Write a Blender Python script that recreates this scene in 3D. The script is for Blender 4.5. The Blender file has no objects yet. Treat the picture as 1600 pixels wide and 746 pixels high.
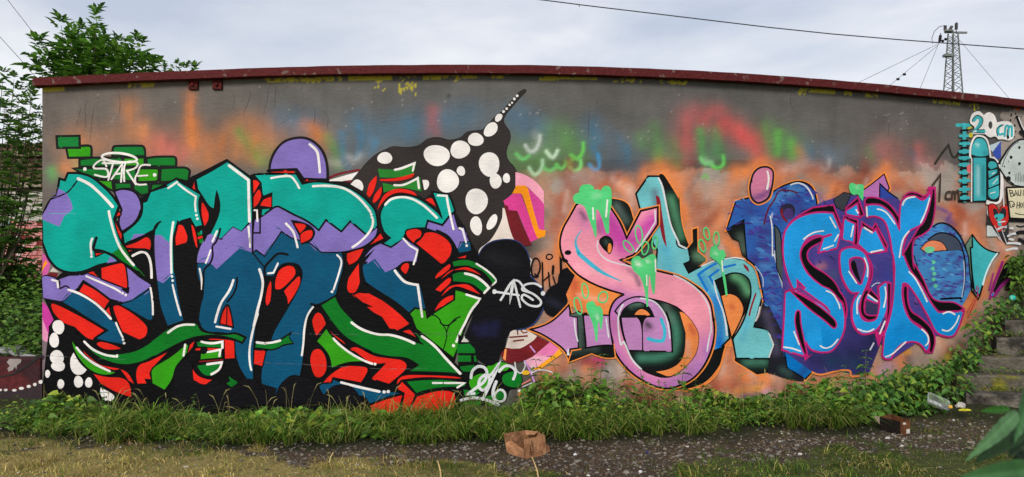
import bpy, bmesh, math, random
import numpy as np
from mathutils import Vector, Matrix
from mathutils.geometry import delaunay_2d_cdt
R = math.radians
random.seed(7)
RNG = np.random.default_rng(11)
SC = bpy.context.scene
COL = SC.collection

# ------------------------------------------------------------------ camera, sky, sun, exposure
FPX, CX, HY, EYE = 1143.0, 800.0, 431.0, 1.55      # focal length and horizon of the photograph (in its own 1600 px grid)
cam = bpy.data.cameras.new('camera')
cam.sensor_width = 36.0
cam.lens = FPX * 36.0 / 1600.0
cam.shift_y = 58.0 / 1600.0
cam.clip_start, cam.clip_end = 0.05, 3000.0
cam.dof.use_dof = True
cam.dof.focus_distance = 8.0
cam.dof.aperture_fstop = 5.0
cam_o = bpy.data.objects.new('camera', cam)
cam_o.location = (0, 0, EYE)
cam_o.rotation_euler = (R(90), 0, 0)
COL.objects.link(cam_o)
SC.camera = cam_o
SUN_EL, SUN_AZ = R(33), R(200)                      # azimuth clockwise from +Y (the view direction)
world = bpy.data.worlds.new('World')
SC.world = world
world.use_nodes = True
wn = world.node_tree.nodes
wl = world.node_tree.links
wn.clear()
w_out = wn.new('ShaderNodeOutputWorld')
w_bg = wn.new('ShaderNodeBackground')
w_sky = wn.new('ShaderNodeTexSky')
w_sky.sky_type = 'NISHITA'
w_sky.sun_disc = False
w_sky.sun_elevation = SUN_EL
w_sky.sun_rotation = SUN_AZ
w_sky.dust_density = 2.0
w_tc = wn.new('ShaderNodeTexCoord')
w_map = wn.new('ShaderNodeMapping')
w_map.inputs['Scale'].default_value = (1.0, 1.0, 2.8)
w_map.inputs['Rotation'].default_value = (0.12, -0.1, 0.4)
w_no = wn.new('ShaderNodeTexNoise')
w_no.inputs['Scale'].default_value = 2.0
w_no.inputs['Detail'].default_value = 7.0
w_no.inputs['Roughness'].default_value = 0.55
w_no.inputs['Distortion'].default_value = 0.35
w_ramp = wn.new('ShaderNodeValToRGB')
w_ramp.color_ramp.elements[0].position = 0.36
w_ramp.color_ramp.elements[0].color = (0.0, 0.0, 0.0, 1)
w_ramp.color_ramp.elements[1].position = 0.66
w_ramp.color_ramp.elements[1].color = (1, 1, 1, 1)
w_sep = wn.new('ShaderNodeSeparateXYZ')
w_elev = wn.new('ShaderNodeMapRange')               # thin high cloud, whiter towards the horizon
w_elev.inputs['From Min'].default_value = 0.02
w_elev.inputs['From Max'].default_value = 0.36
w_elev.inputs['To Min'].default_value = 0.42
w_elev.inputs['To Max'].default_value = -0.02
w_add = wn.new('ShaderNodeMath'); w_add.operation = 'ADD'; w_add.use_clamp = True
w_cl = wn.new('ShaderNodeMixRGB')                    # blue-grey veil to white cloud
w_cl.inputs[1].default_value = (3.4, 3.75, 4.45, 1)
w_cl.inputs[2].default_value = (5.9, 5.9, 6.0, 1)
w_mix = wn.new('ShaderNodeMixRGB')
w_mix.inputs[0].default_value = 0.86
w_bg.inputs['Strength'].default_value = 0.10
wl.new(w_tc.outputs['Generated'], w_map.inputs['Vector'])
wl.new(w_map.outputs[0], w_no.inputs['Vector'])
wl.new(w_no.outputs[0], w_ramp.inputs[0])
wl.new(w_tc.outputs['Generated'], w_sep.inputs[0])
wl.new(w_sep.outputs[2], w_elev.inputs[0])
wl.new(w_ramp.outputs[0], w_add.inputs[0])
wl.new(w_elev.outputs[0], w_add.inputs[1])
wl.new(w_add.outputs[0], w_cl.inputs[0])
wl.new(w_sky.outputs[0], w_mix.inputs[1])
wl.new(w_cl.outputs[0], w_mix.inputs[2])
wl.new(w_mix.outputs[0], w_bg.inputs[0])
wl.new(w_bg.outputs[0], w_out.inputs[0])
sun = bpy.data.lights.new('sun', 'SUN')
sun.energy = 1.5
sun.angle = R(18)
sun.color = (1.0, 0.95, 0.88)
sun_o = bpy.data.objects.new('sun', sun)
sd = Vector((math.sin(SUN_AZ) * math.cos(SUN_EL), math.cos(SUN_AZ) * math.cos(SUN_EL), math.sin(SUN_EL)))
sun_o.rotation_euler = sd.to_track_quat('Z', 'Y').to_euler()
COL.objects.link(sun_o)
vs = SC.view_settings
vs.view_transform = 'Standard'; vs.look = 'None'; vs.exposure = 0.72; vs.gamma = 1.0; vs.use_curve_mapping = False
SC.cycles.transparent_max_bounces = 24
SC.cycles.max_bounces = 8

# ------------------------------------------------------------------ helpers
def lin(c):
    c = np.asarray(c, float) / 255.0
    return np.where(c <= 0.04045, c / 12.92, ((c + 0.055) / 1.055) ** 2.4)
def L4(c): return tuple(lin(c)) + (1.0,)

def tag(o, label=None, cat=None, group=None, kind=None):
    if label: o['label'] = label
    if cat: o['category'] = cat
    if group: o['group'] = group
    if kind: o['kind'] = kind
    return o
def empty(name, loc=(0, 0, 0), rz=0.0):
    o = bpy.data.objects.new(name, None)
    o.location = loc; o.rotation_euler = (0, 0, rz); o.empty_display_size = 0.2
    COL.objects.link(o)
    return o
def link(name, me, mat=None, parent=None):
    o = bpy.data.objects.new(name, me)
    COL.objects.link(o)
    if mat is not None:
        for m in (mat if isinstance(mat, (list, tuple)) else [mat]): me.materials.append(m)
    if parent is not None: o.parent = parent
    return o
def mesh_np(name, V, F, cols=None, smooth=False):
    """V (n,3); F list of index arrays (m,k); cols (n,3) linear colours"""
    me = bpy.data.meshes.new(name)
    V = np.asarray(V, np.float32)
    if not isinstance(F, list): F = [F]
    F = [np.asarray(f, np.int32) for f in F if len(f)]
    me.vertices.add(len(V)); me.vertices.foreach_set('co', V.ravel())
    nl = sum(f.size for f in F); npoly = sum(len(f) for f in F)
    me.loops.add(nl); me.loops.foreach_set('vertex_index', np.concatenate([f.ravel() for f in F]))
    me.polygons.add(npoly)
    tot = np.concatenate([np.full(len(f), f.shape[1], np.int32) for f in F])
    st = np.concatenate([[0], np.cumsum(tot)[:-1]]).astype(np.int32)
    me.polygons.foreach_set('loop_start', st); me.polygons.foreach_set('loop_total', tot)
    me.polygons.foreach_set('use_smooth', np.full(npoly, smooth))
    me.update(calc_edges=True); me.validate()
    if cols is not None:
        at = me.color_attributes.new('Col', 'FLOAT_COLOR', 'POINT')
        c = np.ones((len(V), 4), np.float32); c[:, :3] = cols
        at.data.foreach_set('color', c.ravel())
    return me

class MB:
    """collects boxes, prisms and tubes and links them as one mesh"""
    def __init__(s): s.v = []; s.f = []
    def quad(s, *p):
        n = len(s.v); s.v += [tuple(q) for q in p]; s.f.append(tuple(range(n, n + len(p))))
    def box(s, lo, hi, M=None):
        n = len(s.v)
        P = [Vector((x, y, z)) for z in (lo[2], hi[2]) for y in (lo[1], hi[1]) for x in (lo[0], hi[0])]
        if M is not None: P = [M @ p for p in P]
        s.v += [tuple(p) for p in P]
        for f in ((0, 2, 3, 1), (4, 5, 7, 6), (0, 1, 5, 4), (1, 3, 7, 5), (3, 2, 6, 7), (2, 0, 4, 6)): s.f.append(tuple(n + i for i in f))
    def tube(s, pts, r, n=6, cap=True):
        pts = [Vector(p) for p in pts]
        rr = [float(q) for q in r] if isinstance(r, (list, tuple)) else [float(r)] * len(pts)
        base = len(s.v)
        for i, p in enumerate(pts):
            d = (pts[min(i + 1, len(pts) - 1)] - pts[max(i - 1, 0)]).normalized()
            a = d.cross(Vector((0, 0, 1)))
            if a.length < 1e-3: a = d.cross(Vector((1, 0, 0)))
            a.normalize(); b = d.cross(a)
            for k in range(n):
                t = 2 * math.pi * k / n
                s.v.append(tuple(p + rr[i] * (math.cos(t) * a + math.sin(t) * b)))
        for i in range(len(pts) - 1):
            for k in range(n):
                k2 = (k + 1) % n
                s.f.append((base + i * n + k, base + i * n + k2, base + (i + 1) * n + k2, base + (i + 1) * n + k))
        if cap:
            s.f.append(tuple(base + k for k in range(n))[::-1])
            s.f.append(tuple(base + (len(pts) - 1) * n + k for k in range(n)))
    def build(s, name, mat, parent=None, smooth=False, bevel=0):
        me = bpy.data.meshes.new(name)
        me.from_pydata(s.v, [], s.f); me.update()
        if smooth: me.polygons.foreach_set('use_smooth', [True] * len(me.polygons))
        o = link(name, me, mat, parent)
        if bevel:
            m = o.modifiers.new('bevel', 'BEVEL'); m.width = bevel; m.segments = 2; m.limit_method = 'ANGLE'
        return o

def vnoise(x, y, seed=0):
    """smooth value noise in 0..1"""
    xi = np.floor(x).astype(np.int64); yi = np.floor(y).astype(np.int64)
    fx = x - xi; fy = y - yi
    fx = fx * fx * (3 - 2 * fx); fy = fy * fy * (3 - 2 * fy)
    def h(a, b):
        n = (a * 374761393 + b * 668265263 + seed * 1442695041) & 0xffffffff
        n = ((n ^ (n >> 13)) * 1274126177) & 0xffffffff
        return ((n ^ (n >> 16)) & 0xffff) / 65535.0
    return (h(xi, yi) * (1 - fx) + h(xi + 1, yi) * fx) * (1 - fy) + (h(xi, yi + 1) * (1 - fx) + h(xi + 1, yi + 1) * fx) * fy
def fbm(x, y, seed=0, n=4):
    t = 0; a = 0.5; s = 0
    for k in range(n):
        t = t + a * vnoise(x * 2 ** k, y * 2 ** k, seed + k); s += a; a *= 0.55
    return t / s
def ss(x, a, b):
    t = np.clip((x - a) / (b - a), 0, 1); return t * t * (3 - 2 * t)

# ------------------------------------------------------------------ materials
def nodes_of(name):
    m = bpy.data.materials.new(name); m.use_nodes = True
    nt = m.node_tree
    return m, nt.nodes, nt.links, nt.nodes['Principled BSDF']
def noise_var(N, K, scale, lo, hi, detail=5.0, coord='pos', stretch=None):
    """a grey factor lo..hi from noise over position"""
    if coord == 'pos':
        g = N.new('ShaderNodeNewGeometry'); src = g.outputs['Position']
    else:
        g = N.new('ShaderNodeTexCoord'); src = g.outputs['Object']
    if stretch:
        mp = N.new('ShaderNodeMapping'); mp.inputs['Scale'].default_value = stretch
        K.new(src, mp.inputs['Vector']); src = mp.outputs[0]
    n = N.new('ShaderNodeTexNoise'); n.inputs['Scale'].default_value = scale; n.inputs['Detail'].default_value = detail
    K.new(src, n.inputs['Vector'])
    r = N.new('ShaderNodeMapRange'); r.inputs['From Min'].default_value = 0.3; r.inputs['From Max'].default_value = 0.7
    r.inputs['To Min'].default_value = lo; r.inputs['To Max'].default_value = hi
    K.new(n.outputs[0], r.inputs[0])
    return r.outputs[0], src
def mul(N, K, col, fac):
    v = N.new('ShaderNodeVectorMath'); v.operation = 'SCALE'
    K.new(col, v.inputs[0]); K.new(fac, v.inputs['Scale'])
    return v.outputs[0]
def bump(N, K, B, src, scale, strength, dist=0.01, detail=4.0):
    n = N.new('ShaderNodeTexNoise'); n.inputs['Scale'].default_value = scale; n.inputs['Detail'].default_value = detail
    K.new(src, n.inputs['Vector'])
    b = N.new('ShaderNodeBump'); b.inputs['Strength'].default_value = strength; b.inputs['Distance'].default_value = dist
    K.new(n.outputs[0], b.inputs['Height']); K.new(b.outputs[0], B.inputs['Normal'])
    return b
def mat_flat(name, c, rough=0.7, scale=8.0, lo=0.75, hi=1.15, bs=0.3, bscale=40.0, bdist=0.01, metal=0.0, spec=0.3, coord='pos', stretch=None):
    m, N, K, B = nodes_of(name)
    rgb = N.new('ShaderNodeRGB'); rgb.outputs[0].default_value = L4(c)
    f, src = noise_var(N, K, scale, lo, hi, coord=coord, stretch=stretch)
    K.new(mul(N, K, rgb.outputs[0], f), B.inputs['Base Color'])
    B.inputs['Roughness'].default_value = rough; B.inputs['Metallic'].default_value = metal
    B.inputs['Specular IOR Level'].default_value = spec
    if bs: bump(N, K, B, src, bscale, bs, bdist)
    return m
def mat_two(name, c1, c2, scale, a, b, rough=0.8, bs=0.4, bscale=30.0, spec=0.2, stretch=None, bdist=0.01):
    """two colours parted by a noise edge (wear, stains)"""
    m, N, K, B = nodes_of(name)
    f, src = noise_var(N, K, scale, 0, 1, detail=8.0, stretch=stretch)
    r = N.new('ShaderNodeMapRange'); r.inputs['From Min'].default_value = a; r.inputs['From Max'].default_value = b
    K.new(f, r.inputs[0])
    mx = N.new('ShaderNodeMixRGB'); mx.inputs[1].default_value = L4(c1); mx.inputs[2].default_value = L4(c2)
    K.new(r.outputs[0], mx.inputs[0])
    f2, _ = noise_var(N, K, scale * 5, 0.66, 1.25)
    K.new(mul(N, K, mx.outputs[0], f2), B.inputs['Base Color'])
    B.inputs['Roughness'].default_value = rough; B.inputs['Specular IOR Level'].default_value = spec
    bump(N, K, B, src, bscale, bs, bdist)
    return m
def mat_paint(name, rough=0.62, lo=0.80, hi=1.08, bs=0.5, spec=0.10):
    """painted plaster: colour from the paint itself, roller grain and plaster relief from nodes"""
    m, N, K, B = nodes_of(name)
    a = N.new('ShaderNodeVertexColor'); a.layer_name = 'Col'
    f, src = noise_var(N, K, 3.5, lo, hi, detail=6.0)
    f2, _ = noise_var(N, K, 70.0, 0.95, 1.05, detail=3.0, stretch=(1, 1, 1.8))
    c = mul(N, K, mul(N, K, a.outputs[0], f), f2)
    # fine flecks where the roller missed the pores
    nf = N.new('ShaderNodeTexNoise'); nf.inputs['Scale'].default_value = 46.0; nf.inputs['Detail'].default_value = 6.0; nf.inputs['Roughness'].default_value = 0.75
    mf = N.new('ShaderNodeMapping'); mf.inputs['Scale'].default_value = (0.55, 0.55, 1.9); K.new(src, mf.inputs['Vector']); K.new(mf.outputs[0], nf.inputs['Vector'])
    rf = N.new('ShaderNodeMapRange'); rf.inputs['From Min'].default_value = 0.62; rf.inputs['From Max'].default_value = 0.74; rf.inputs['To Max'].default_value = 0.11
    K.new(nf.outputs[0], rf.inputs[0])
    mxf = N.new('ShaderNodeMixRGB'); mxf.inputs[2].default_value = (0.26, 0.25, 0.24, 1); K.new(rf.outputs[0], mxf.inputs[0]); K.new(c, mxf.inputs[1])
    K.new(mxf.outputs[0], B.inputs['Base Color'])
    B.inputs['Roughness'].default_value = rough; B.inputs['Specular IOR Level'].default_value = spec
    n1 = N.new('ShaderNodeTexNoise'); n1.inputs['Scale'].default_value = 15.0; n1.inputs['Detail'].default_value = 8.0; n1.inputs['Roughness'].default_value = 0.7
    mp = N.new('ShaderNodeMapping'); mp.inputs['Scale'].default_value = (1.0, 1.0, 2.2)
    K.new(src, mp.inputs['Vector']); K.new(mp.outputs[0], n1.inputs['Vector'])
    b = N.new('ShaderNodeBump'); b.inputs['Strength'].default_value = bs; b.inputs['Distance'].default_value = 0.02
    K.new(n1.outputs[0], b.inputs['Height']); K.new(b.outputs[0], B.inputs['Normal'])
    return m
def mat_leaf(name, rough=0.5, trans=0.35, spec=0.35):
    m, N, K, B = nodes_of(name)
    a = N.new('ShaderNodeVertexColor'); a.layer_name = 'Col'
    f, src = noise_var(N, K, 25.0, 0.8, 1.2)
    c = mul(N, K, a.outputs[0], f)
    K.new(c, B.inputs['Base Color'])
    B.inputs['Roughness'].default_value = rough; B.inputs['Specular IOR Level'].default_value = spec
    t = N.new('ShaderNodeBsdfTranslucent'); K.new(c, t.inputs[0])
    mx = N.new('ShaderNodeMixShader'); mx.inputs[0].default_value = trans
    K.new(B.outputs[0], mx.inputs[1]); K.new(t.outputs[0], mx.inputs[2])
    K.new(mx.outputs[0], N['Material Output'].inputs[0])
    return m
M_PAINT = mat_paint('wall_paint')
M_LEAF = mat_leaf('leaf')
M_GRASS = mat_leaf('grass_blade', rough=0.6, trans=0.3, spec=0.2)
M_STEM = mat_flat('plant_stem', (86, 92, 52), 0.8, bs=0)
M_BARK = mat_flat('bark', (80, 72, 58), 0.9, 20, bs=0.5)

# ------------------------------------------------------------------ the wall's plan curve (it bows out towards the viewer)
H_TOP = 3.82                                         # top of the roof slab
_tx = np.array([55, 201, 400, 514, 614, 800, 934, 1031, 1200, 1341, 1478, 1600, 1720, 1840])
_ty = np.array([122, 115.6, 107, 102.3, 101.3, 103, 105, 108.5, 116.5, 128, 142.5, 156, 170.5, 185.5])
_pf = np.polyfit((_tx - 900) / 900.0, _ty, 5)
def slab_depth(px): return FPX * (H_TOP - EYE) / (HY - np.polyval(_pf, (px - 900) / 900.0))
_px = np.linspace(55, 1840, 1400)
_d = slab_depth(_px)
_sx, _sy = (_px - CX) / FPX * _d, _d
def offset_curve(x, y, d):
    tx, ty = np.gradient(x), np.gradient(y); n = np.hypot(tx, ty)
    return x - ty / n * d, y + tx / n * d
OVER = 0.10
_wx, _wy = offset_curve(_sx, _sy, OVER)
_k = np.searchsorted(CX + FPX * _wx / _wy, 66.0)
_wx, _wy = _wx[_k:], _wy[_k:]
_s = np.concatenate([[0], np.cumsum(np.hypot(np.diff(_wx), np.diff(_wy)))])
FACET = 0.25
NF = int(_s[-1] // FACET)
FU = np.arange(NF + 1) * FACET
FX, FY = np.interp(FU, _s, _wx), np.interp(FU, _s, _wy)
U_MAX = FU[-1]
_tx_, _ty_ = np.gradient(FX), np.gradient(FY); _nn = np.hypot(_tx_, _ty_)
FNX, FNY = _ty_ / _nn, -_tx_ / _nn                   # outward normal (towards the viewer)
def wall_xy(u): return np.interp(u, FU, FX), np.interp(u, FU, FY)
_uf = np.linspace(0, U_MAX, 6000)
_ux, _uy = wall_xy(_uf)
_upx = CX + FPX * _ux / _uy
def pix2uv(x, y):
    u = np.interp(x, _upx, _uf)
    X, Y = wall_xy(u)
    return u, EYE - (np.asarray(y, float) - HY) * Y / FPX
def uv2pix(u, v):
    X, Y = wall_xy(u)
    return CX + FPX * X / Y, HY - FPX * (v - EYE) / Y
def uv2world(u, v, off):
    X, Y = wall_xy(u); nx = np.interp(u, FU, FNX); ny = np.interp(u, FU, FNY)
    return np.stack([X + nx * off, Y + ny * off, v], -1)
def at(px, py, Y):
    """the point at depth Y that the photograph shows at px, py"""
    return Vector(((px - CX) / FPX * Y, Y, EYE - (py - HY) / FPX * Y))
def ground_z(x, y):
    x = np.asarray(x, float); y = np.asarray(y, float)
    z = 0.03 * (fbm(x * 0.9 + 50, y * 0.9 + 50, 3) - 0.5)
    wy = np.interp(x, FX, FY)
    z = z + 0.16 * ss(x, 3.6, 5.4) * ss(y - wy, -2.2, -0.6)
    z = z + 0.62 * ss(x, 5.2, 5.75) * ss(y - 0.45 * (5.6 - x), 7.9, 9.1) * (1 - 0.72 * ss(x, 5.45, 5.8))
    z = z + (0.56 * ss(y, 8.42, 8.6) + 0.26 * np.clip(y - 8.5, 0, 3.4)) * ss(-x, 5.3, 5.5)
    return z
# ------------------------------------------------------------------ painting engine: shapes traced in photograph pixels, laid on the wall surface
CROP = {'A': (60, 190), 'B': (60, 320), 'C': (60, 450), 'D': (240, 230), 'E': (240, 360), 'F': (240, 490), 'G': (400, 200), 'H': (400, 330),
        'I': (400, 470), 'J': (570, 230), 'K': (570, 360), 'L': (570, 500), 'M': (680, 130), 'N': (720, 260), 'O': (720, 390), 'Q': (720, 500),
        'R': (860, 260), 'S': (860, 390), 'T': (940, 480), 'U': (1020, 260), 'V': (1040, 390), 'W': (1120, 480), 'X': (1140, 250),
        'Y': (1200, 330), 'Z': (1200, 450), 'a': (1320, 270), 'b': (1340, 400)}
CROP = {k: (v[0], v[1], 4.975) for k, v in CROP.items()}
CROP.update({'c': (1440, 150, 6.219), 'd': (1440, 250, 6.219), 'e': (1460, 350, 6.214), 'f': (0, 460, 3.73), '0': (0, 0, 1),
             '1': (0, 0, 2.985), '2': (400, 80, 2.985), '3': (800, 80, 2.985), '4': (1200, 0, 2.985), '5': (0, 496, 2.985),
             '6': (400, 496, 2.985), '7': (800, 496, 2.985), '8': (1200, 496, 2.985)})
def parse(s):
    pts, cor = [], []
    ox, oy, sc = CROP['0']
    for w in s.split():
        if w in CROP: ox, oy, sc = CROP[w]; continue
        c = w.endswith('!'); x, y = w.rstrip('!').split(',')
        pts.append((ox + float(x) / sc, oy + float(y) / sc)); cor.append(c)
    return np.array(pts), cor
def curve(P, cor, closed, step=3.0):
    n = len(P)
    if n < 3 and closed: return P
    out = []
    segs = n if closed else n - 1
    for i in range(segs):
        p1, p2 = P[i], P[(i + 1) % n]
        d = p2 - p1
        if cor[i] or (not closed and i == 0): t1 = None
        else: t1 = (p2 - P[i - 1]) * 0.5
        j = (i + 1) % n
        if cor[j] or (not closed and i == segs - 1): t2 = None
        else: t2 = (P[(j + 1) % n] - p1) * 0.5
        L = max(np.hypot(*d), 1e-6)
        straight = t1 is None and t2 is None
        if t1 is None: t1 = d if t2 is None else 1.5 * d - 0.5 * t2
        if t2 is None: t2 = d if straight else 1.5 * d - 0.5 * t1
        for t in (t1, t2):
            l = np.hypot(*t)
            if l > 1.3 * L: t *= 1.3 * L / l
        k = max(1, int(math.ceil(L / (12.0 if straight else step))))
        for q in range(k):
            s = q / k; s2, s3 = s * s, s ** 3
            out.append((2 * s3 - 3 * s2 + 1) * p1 + (s3 - 2 * s2 + s) * t1 + (3 * s2 - 2 * s3) * p2 + (s3 - s2) * t2)
    if not closed: out.append(P[-1])
    return np.array(out)
PAL = dict(teal=(0, 160, 146), pur=(128, 110, 184), blue=(2, 78, 112), red=(226, 36, 24), dg=(6, 114, 32), lg=(50, 152, 16), k=(7, 7, 9),
           kk=(11, 11, 16), blob=(50, 45, 43), w=(236, 231, 227), w2=(214, 216, 218), pink=(242, 152, 172), lav=(190, 132, 186), lb=(112, 192, 198),
           bl=(0, 112, 190), org=(234, 136, 72), org2=(240, 140, 66), sek=(30, 152, 222), mag=(188, 32, 110), slime=(86, 208, 126), mar=(112, 28, 34),
           cream=(226, 212, 202), hot=(222, 66, 146), amber=(252, 152, 24), cyan=(60, 180, 205), gg=(58, 74, 66), navy=(46, 44, 92), tq=(64, 178, 184),
           ochre=(196, 186, 48), gkd=(14, 17, 17))
SHAPES = []
SPRAY = {}
def F(elem, c, s, ol=0, olc='k', spray=None, over=0, overc='org2'):
    P, cor = parse(s)
    C = curve(P, cor, True)
    if over: SHAPES.append(dict(e=elem, c=overc, P=C, w=over, t='ring'))
    SHAPES.append(dict(e=elem, c=c, P=C, t='fill', sp=spray))
    if ol: SHAPES.append(dict(e=elem, c=olc, P=C, w=ol * 0.82, t='ring'))
def Ln(elem, c, w, s, taper=0.0):
    P, cor = parse(s)
    SHAPES.append(dict(e=elem, c=c, P=curve(P, cor, False), w=w * (0.76 if c in ('w', 'w2') else 1), t='line', taper=taper))
def D(elem, c, x, y, rx, ry=None, ang=0, crop='0', ol=0, olc='k', ring=0, n=22, wob=0.03):
    ox, oy, sc = CROP[crop]
    ry = rx if ry is None else ry
    t = np.linspace(0, 2 * math.pi, n, endpoint=False)
    rr = 1 + wob * np.sin(2 * t + x) + wob * np.sin(3 * t + y)
    a, b = rx * np.cos(t) * rr, ry * np.sin(t) * rr
    ca, sa = math.cos(R(ang)), math.sin(R(ang))
    P = np.stack([ox + (x + a * ca - b * sa) / sc, oy + (y + a * sa + b * ca) / sc], 1)
    if ring: SHAPES.append(dict(e=elem, c=c, P=P, w=ring, t='ring'))
    else:
        SHAPES.append(dict(e=elem, c=c, P=P, t='fill'))
        if ol: SHAPES.append(dict(e=elem, c=olc, P=P, w=ol, t='ring'))
def colour(c): return lin(PAL[c] if isinstance(c, str) else c)
def seg_dist(X, Y, P):
    """distance of points to a polyline"""
    best = np.full(X.shape, 1e9)
    if len(P) == 1: return np.hypot(X - P[0][0], Y - P[0][1])
    for a, b in zip(P[:-1], P[1:]):
        d = b - a; l2 = max(d @ d, 1e-9)
        t = np.clip(((X - a[0]) * d[0] + (Y - a[1]) * d[1]) / l2, 0, 1)
        best = np.minimum(best, np.hypot(X - a[0] - t * d[0], Y - a[1] - t * d[1]))
    return best
def in_poly(X, Y, P):
    r = np.zeros(X.shape, bool); n = len(P); j = n - 1
    for i in range(n):
        xi, yi = P[i]; xj, yj = P[j]
        if yi != yj:
            c = ((yi > Y) != (yj > Y)) & (X < (xj - xi) * (Y - yi) / (yj - yi) + xi)
            r ^= c
        j = i
    return r
def apply_spray(col, X, Y, sprays):
    """sprays: (colour, alpha, radius px, points, noise 0..1)"""
    for sp in sprays:
        c, a, r, s = sp[:4]; nz = sp[4] if len(sp) > 4 else 0.35
        P, cor = parse(s)
        if len(P) > 2: P = curve(P, cor, False, 6.0)
        lo, hi = P.min(0) - 2.6 * r, P.max(0) + 2.6 * r
        m = (X > lo[0]) & (X < hi[0]) & (Y > lo[1]) & (Y < hi[1])
        if not m.any(): continue
        x, y = X[m], Y[m]
        d = seg_dist(x, y, P)
        f = np.exp(-(d / r) ** 2) * a
        if nz: f = f * (1 - nz + nz * 1.6 * np.clip(fbm(x / 17.0 + r, y / 26.0 + a * 7, 5, 3) * 1.6 - 0.3, 0, 1))
        f = np.clip(f, 0, 1)[:, None]
        col[m] = col[m] * (1 - f) + colour(c) * f
    return col
def ribbon(P, w, closed, taper=0.0):
    P = np.asarray(P, float)
    keep = [0]
    for i in range(1, len(P)):
        if np.hypot(*(P[i] - P[keep[-1]])) > 0.35: keep.append(i)
    P = P[keep]
    if closed and np.hypot(*(P[0] - P[-1])) < 0.35: P = P[:-1]
    n = len(P)
    if n < 2: return None
    if closed: prv, nxt = np.roll(P, 1, 0), np.roll(P, -1, 0)
    else:
        prv = np.vstack([2 * P[0] - P[1], P[:-1]]); nxt = np.vstack([P[1:], 2 * P[-1] - P[-2]])
    d1 = P - prv; d2 = nxt - P
    d1 /= np.hypot(d1[:, 0], d1[:, 1])[:, None] + 1e-9; d2 /= np.hypot(d2[:, 0], d2[:, 1])[:, None] + 1e-9
    n1 = np.stack([-d1[:, 1], d1[:, 0]], 1); n2 = np.stack([-d2[:, 1], d2[:, 0]], 1)
    m = n1 + n2; ml = np.hypot(m[:, 0], m[:, 1])[:, None] + 1e-9; m /= ml
    k = 1.0 / np.clip((m * n1).sum(1), 0.5, 1.0)
    hw = np.full(n, w / 2.0)
    # hand-drawn unevenness
    hw = hw * (0.9 + 0.22 * vnoise(P[:, 0] / 15.0, P[:, 1] / 15.0, 9))
    if taper and not closed:
        q = np.linspace(0, 1, n); hw = hw * np.clip(np.minimum(q, 1 - q) * 2 / max(taper, 1e-3) + 0.2, 0, 1)
    off = m * (hw * k)[:, None]
    V = np.vstack([P + off, P - off])
    i = np.arange(n if closed else n - 1); j = (i + 1) % n
    Q = np.stack([i, j, n + j, n + i], 1)
    T = []
    if not closed and not taper:
        VV = [V]; c = 2 * n
        for e, dd in ((0, -d2[0]), (n - 1, d1[-1])):
            a = P[e] + off[e]; b = P[e] - off[e]; r = hw[e]
            nn = (a - b) / (np.hypot(*(a - b)) + 1e-9)
            arc = np.array([P[e] + r * (math.cos(t) * nn + math.sin(t) * dd) for t in (R(36), R(72), R(108), R(144))])
            ids = [e, c, c + 1, c + 2, c + 3, n + e]
            VV.append(arc); c += 4
            for q in range(1, 5): T.append((ids[0], ids[q], ids[q + 1]))
        V = np.vstack(VV)
    return V, Q, np.array(T, int).reshape(-1, 3)
def winding(X, Y, P):
    w = np.zeros(X.shape, int); Q = np.roll(P, -1, 0)
    for (x1, y1), (x2, y2) in zip(P, Q):
        side = (x2 - x1) * (Y - y1) - (X - x1) * (y2 - y1)
        w += ((y1 <= Y) & (y2 > Y) & (side > 0)).astype(int) - ((y1 > Y) & (y2 <= Y) & (side < 0)).astype(int)
    return w
def fill_mesh(P, grid):
    """triangles of a closed outline in wall coordinates, split at the wall's facets (and on a fine grid where the paint is blended)"""
    u, v = pix2uv(P[:, 0], P[:, 1])
    u = np.clip(u, 0.001, U_MAX - 0.001)
    pts = [Vector((a, b)) for a, b in zip(u, v)]
    n = len(pts)
    edges = []
    lo, hi = v.min() - 0.01, v.max() + 0.01
    st = grid or FACET
    k0, k1 = int(math.ceil(u.min() / st)), int(math.floor(u.max() / st))
    vs_ = np.linspace(lo, hi, max(2, int((hi - lo) / grid) + 1)) if grid else [lo, hi]
    for k in range(k0, k1 + 1):
        b = len(pts)
        pts += [Vector((k * st, y)) for y in vs_]
        edges += [(b + i, b + i + 1) for i in range(len(vs_) - 1)]
    r = delaunay_2d_cdt(pts, edges + [(i, (i + 1) % n) for i in range(n)], [], 0, 1e-6)
    V = np.array([(p.x, p.y) for p in r[0]])
    T = np.array(r[2], int).reshape(-1, 3)
    c = V[T].mean(1)
    return V, T[winding(c[:, 0], c[:, 1], np.stack([u, v], 1)) != 0]
NDOT = [0]
def split_islands():
    """dots, bricks and splinters: each painted piece is a part of its own"""
    for s in SHAPES:
        if s['e'].split('#')[0] in ('painted_dots', 'painted_splinter', 'painted_ring', 'painted_rubble', 'painted_highlight') and (s['t'] != 'line' or s['e'] == 'painted_highlight') and not (s['e'] == 'painted_rubble' and s['c'] == 'k'):
            NDOT[0] += 1; s['e'] = {'painted_dots': 'painted_dot', 'painted_splinter': 'painted_splinter', 'painted_ring': 'painted_ring', 'painted_rubble': 'painted_brick', 'painted_highlight': 'painted_highlight'}[s['e'].split('#')[0]] + '#i%d' % NDOT[0]
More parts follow.
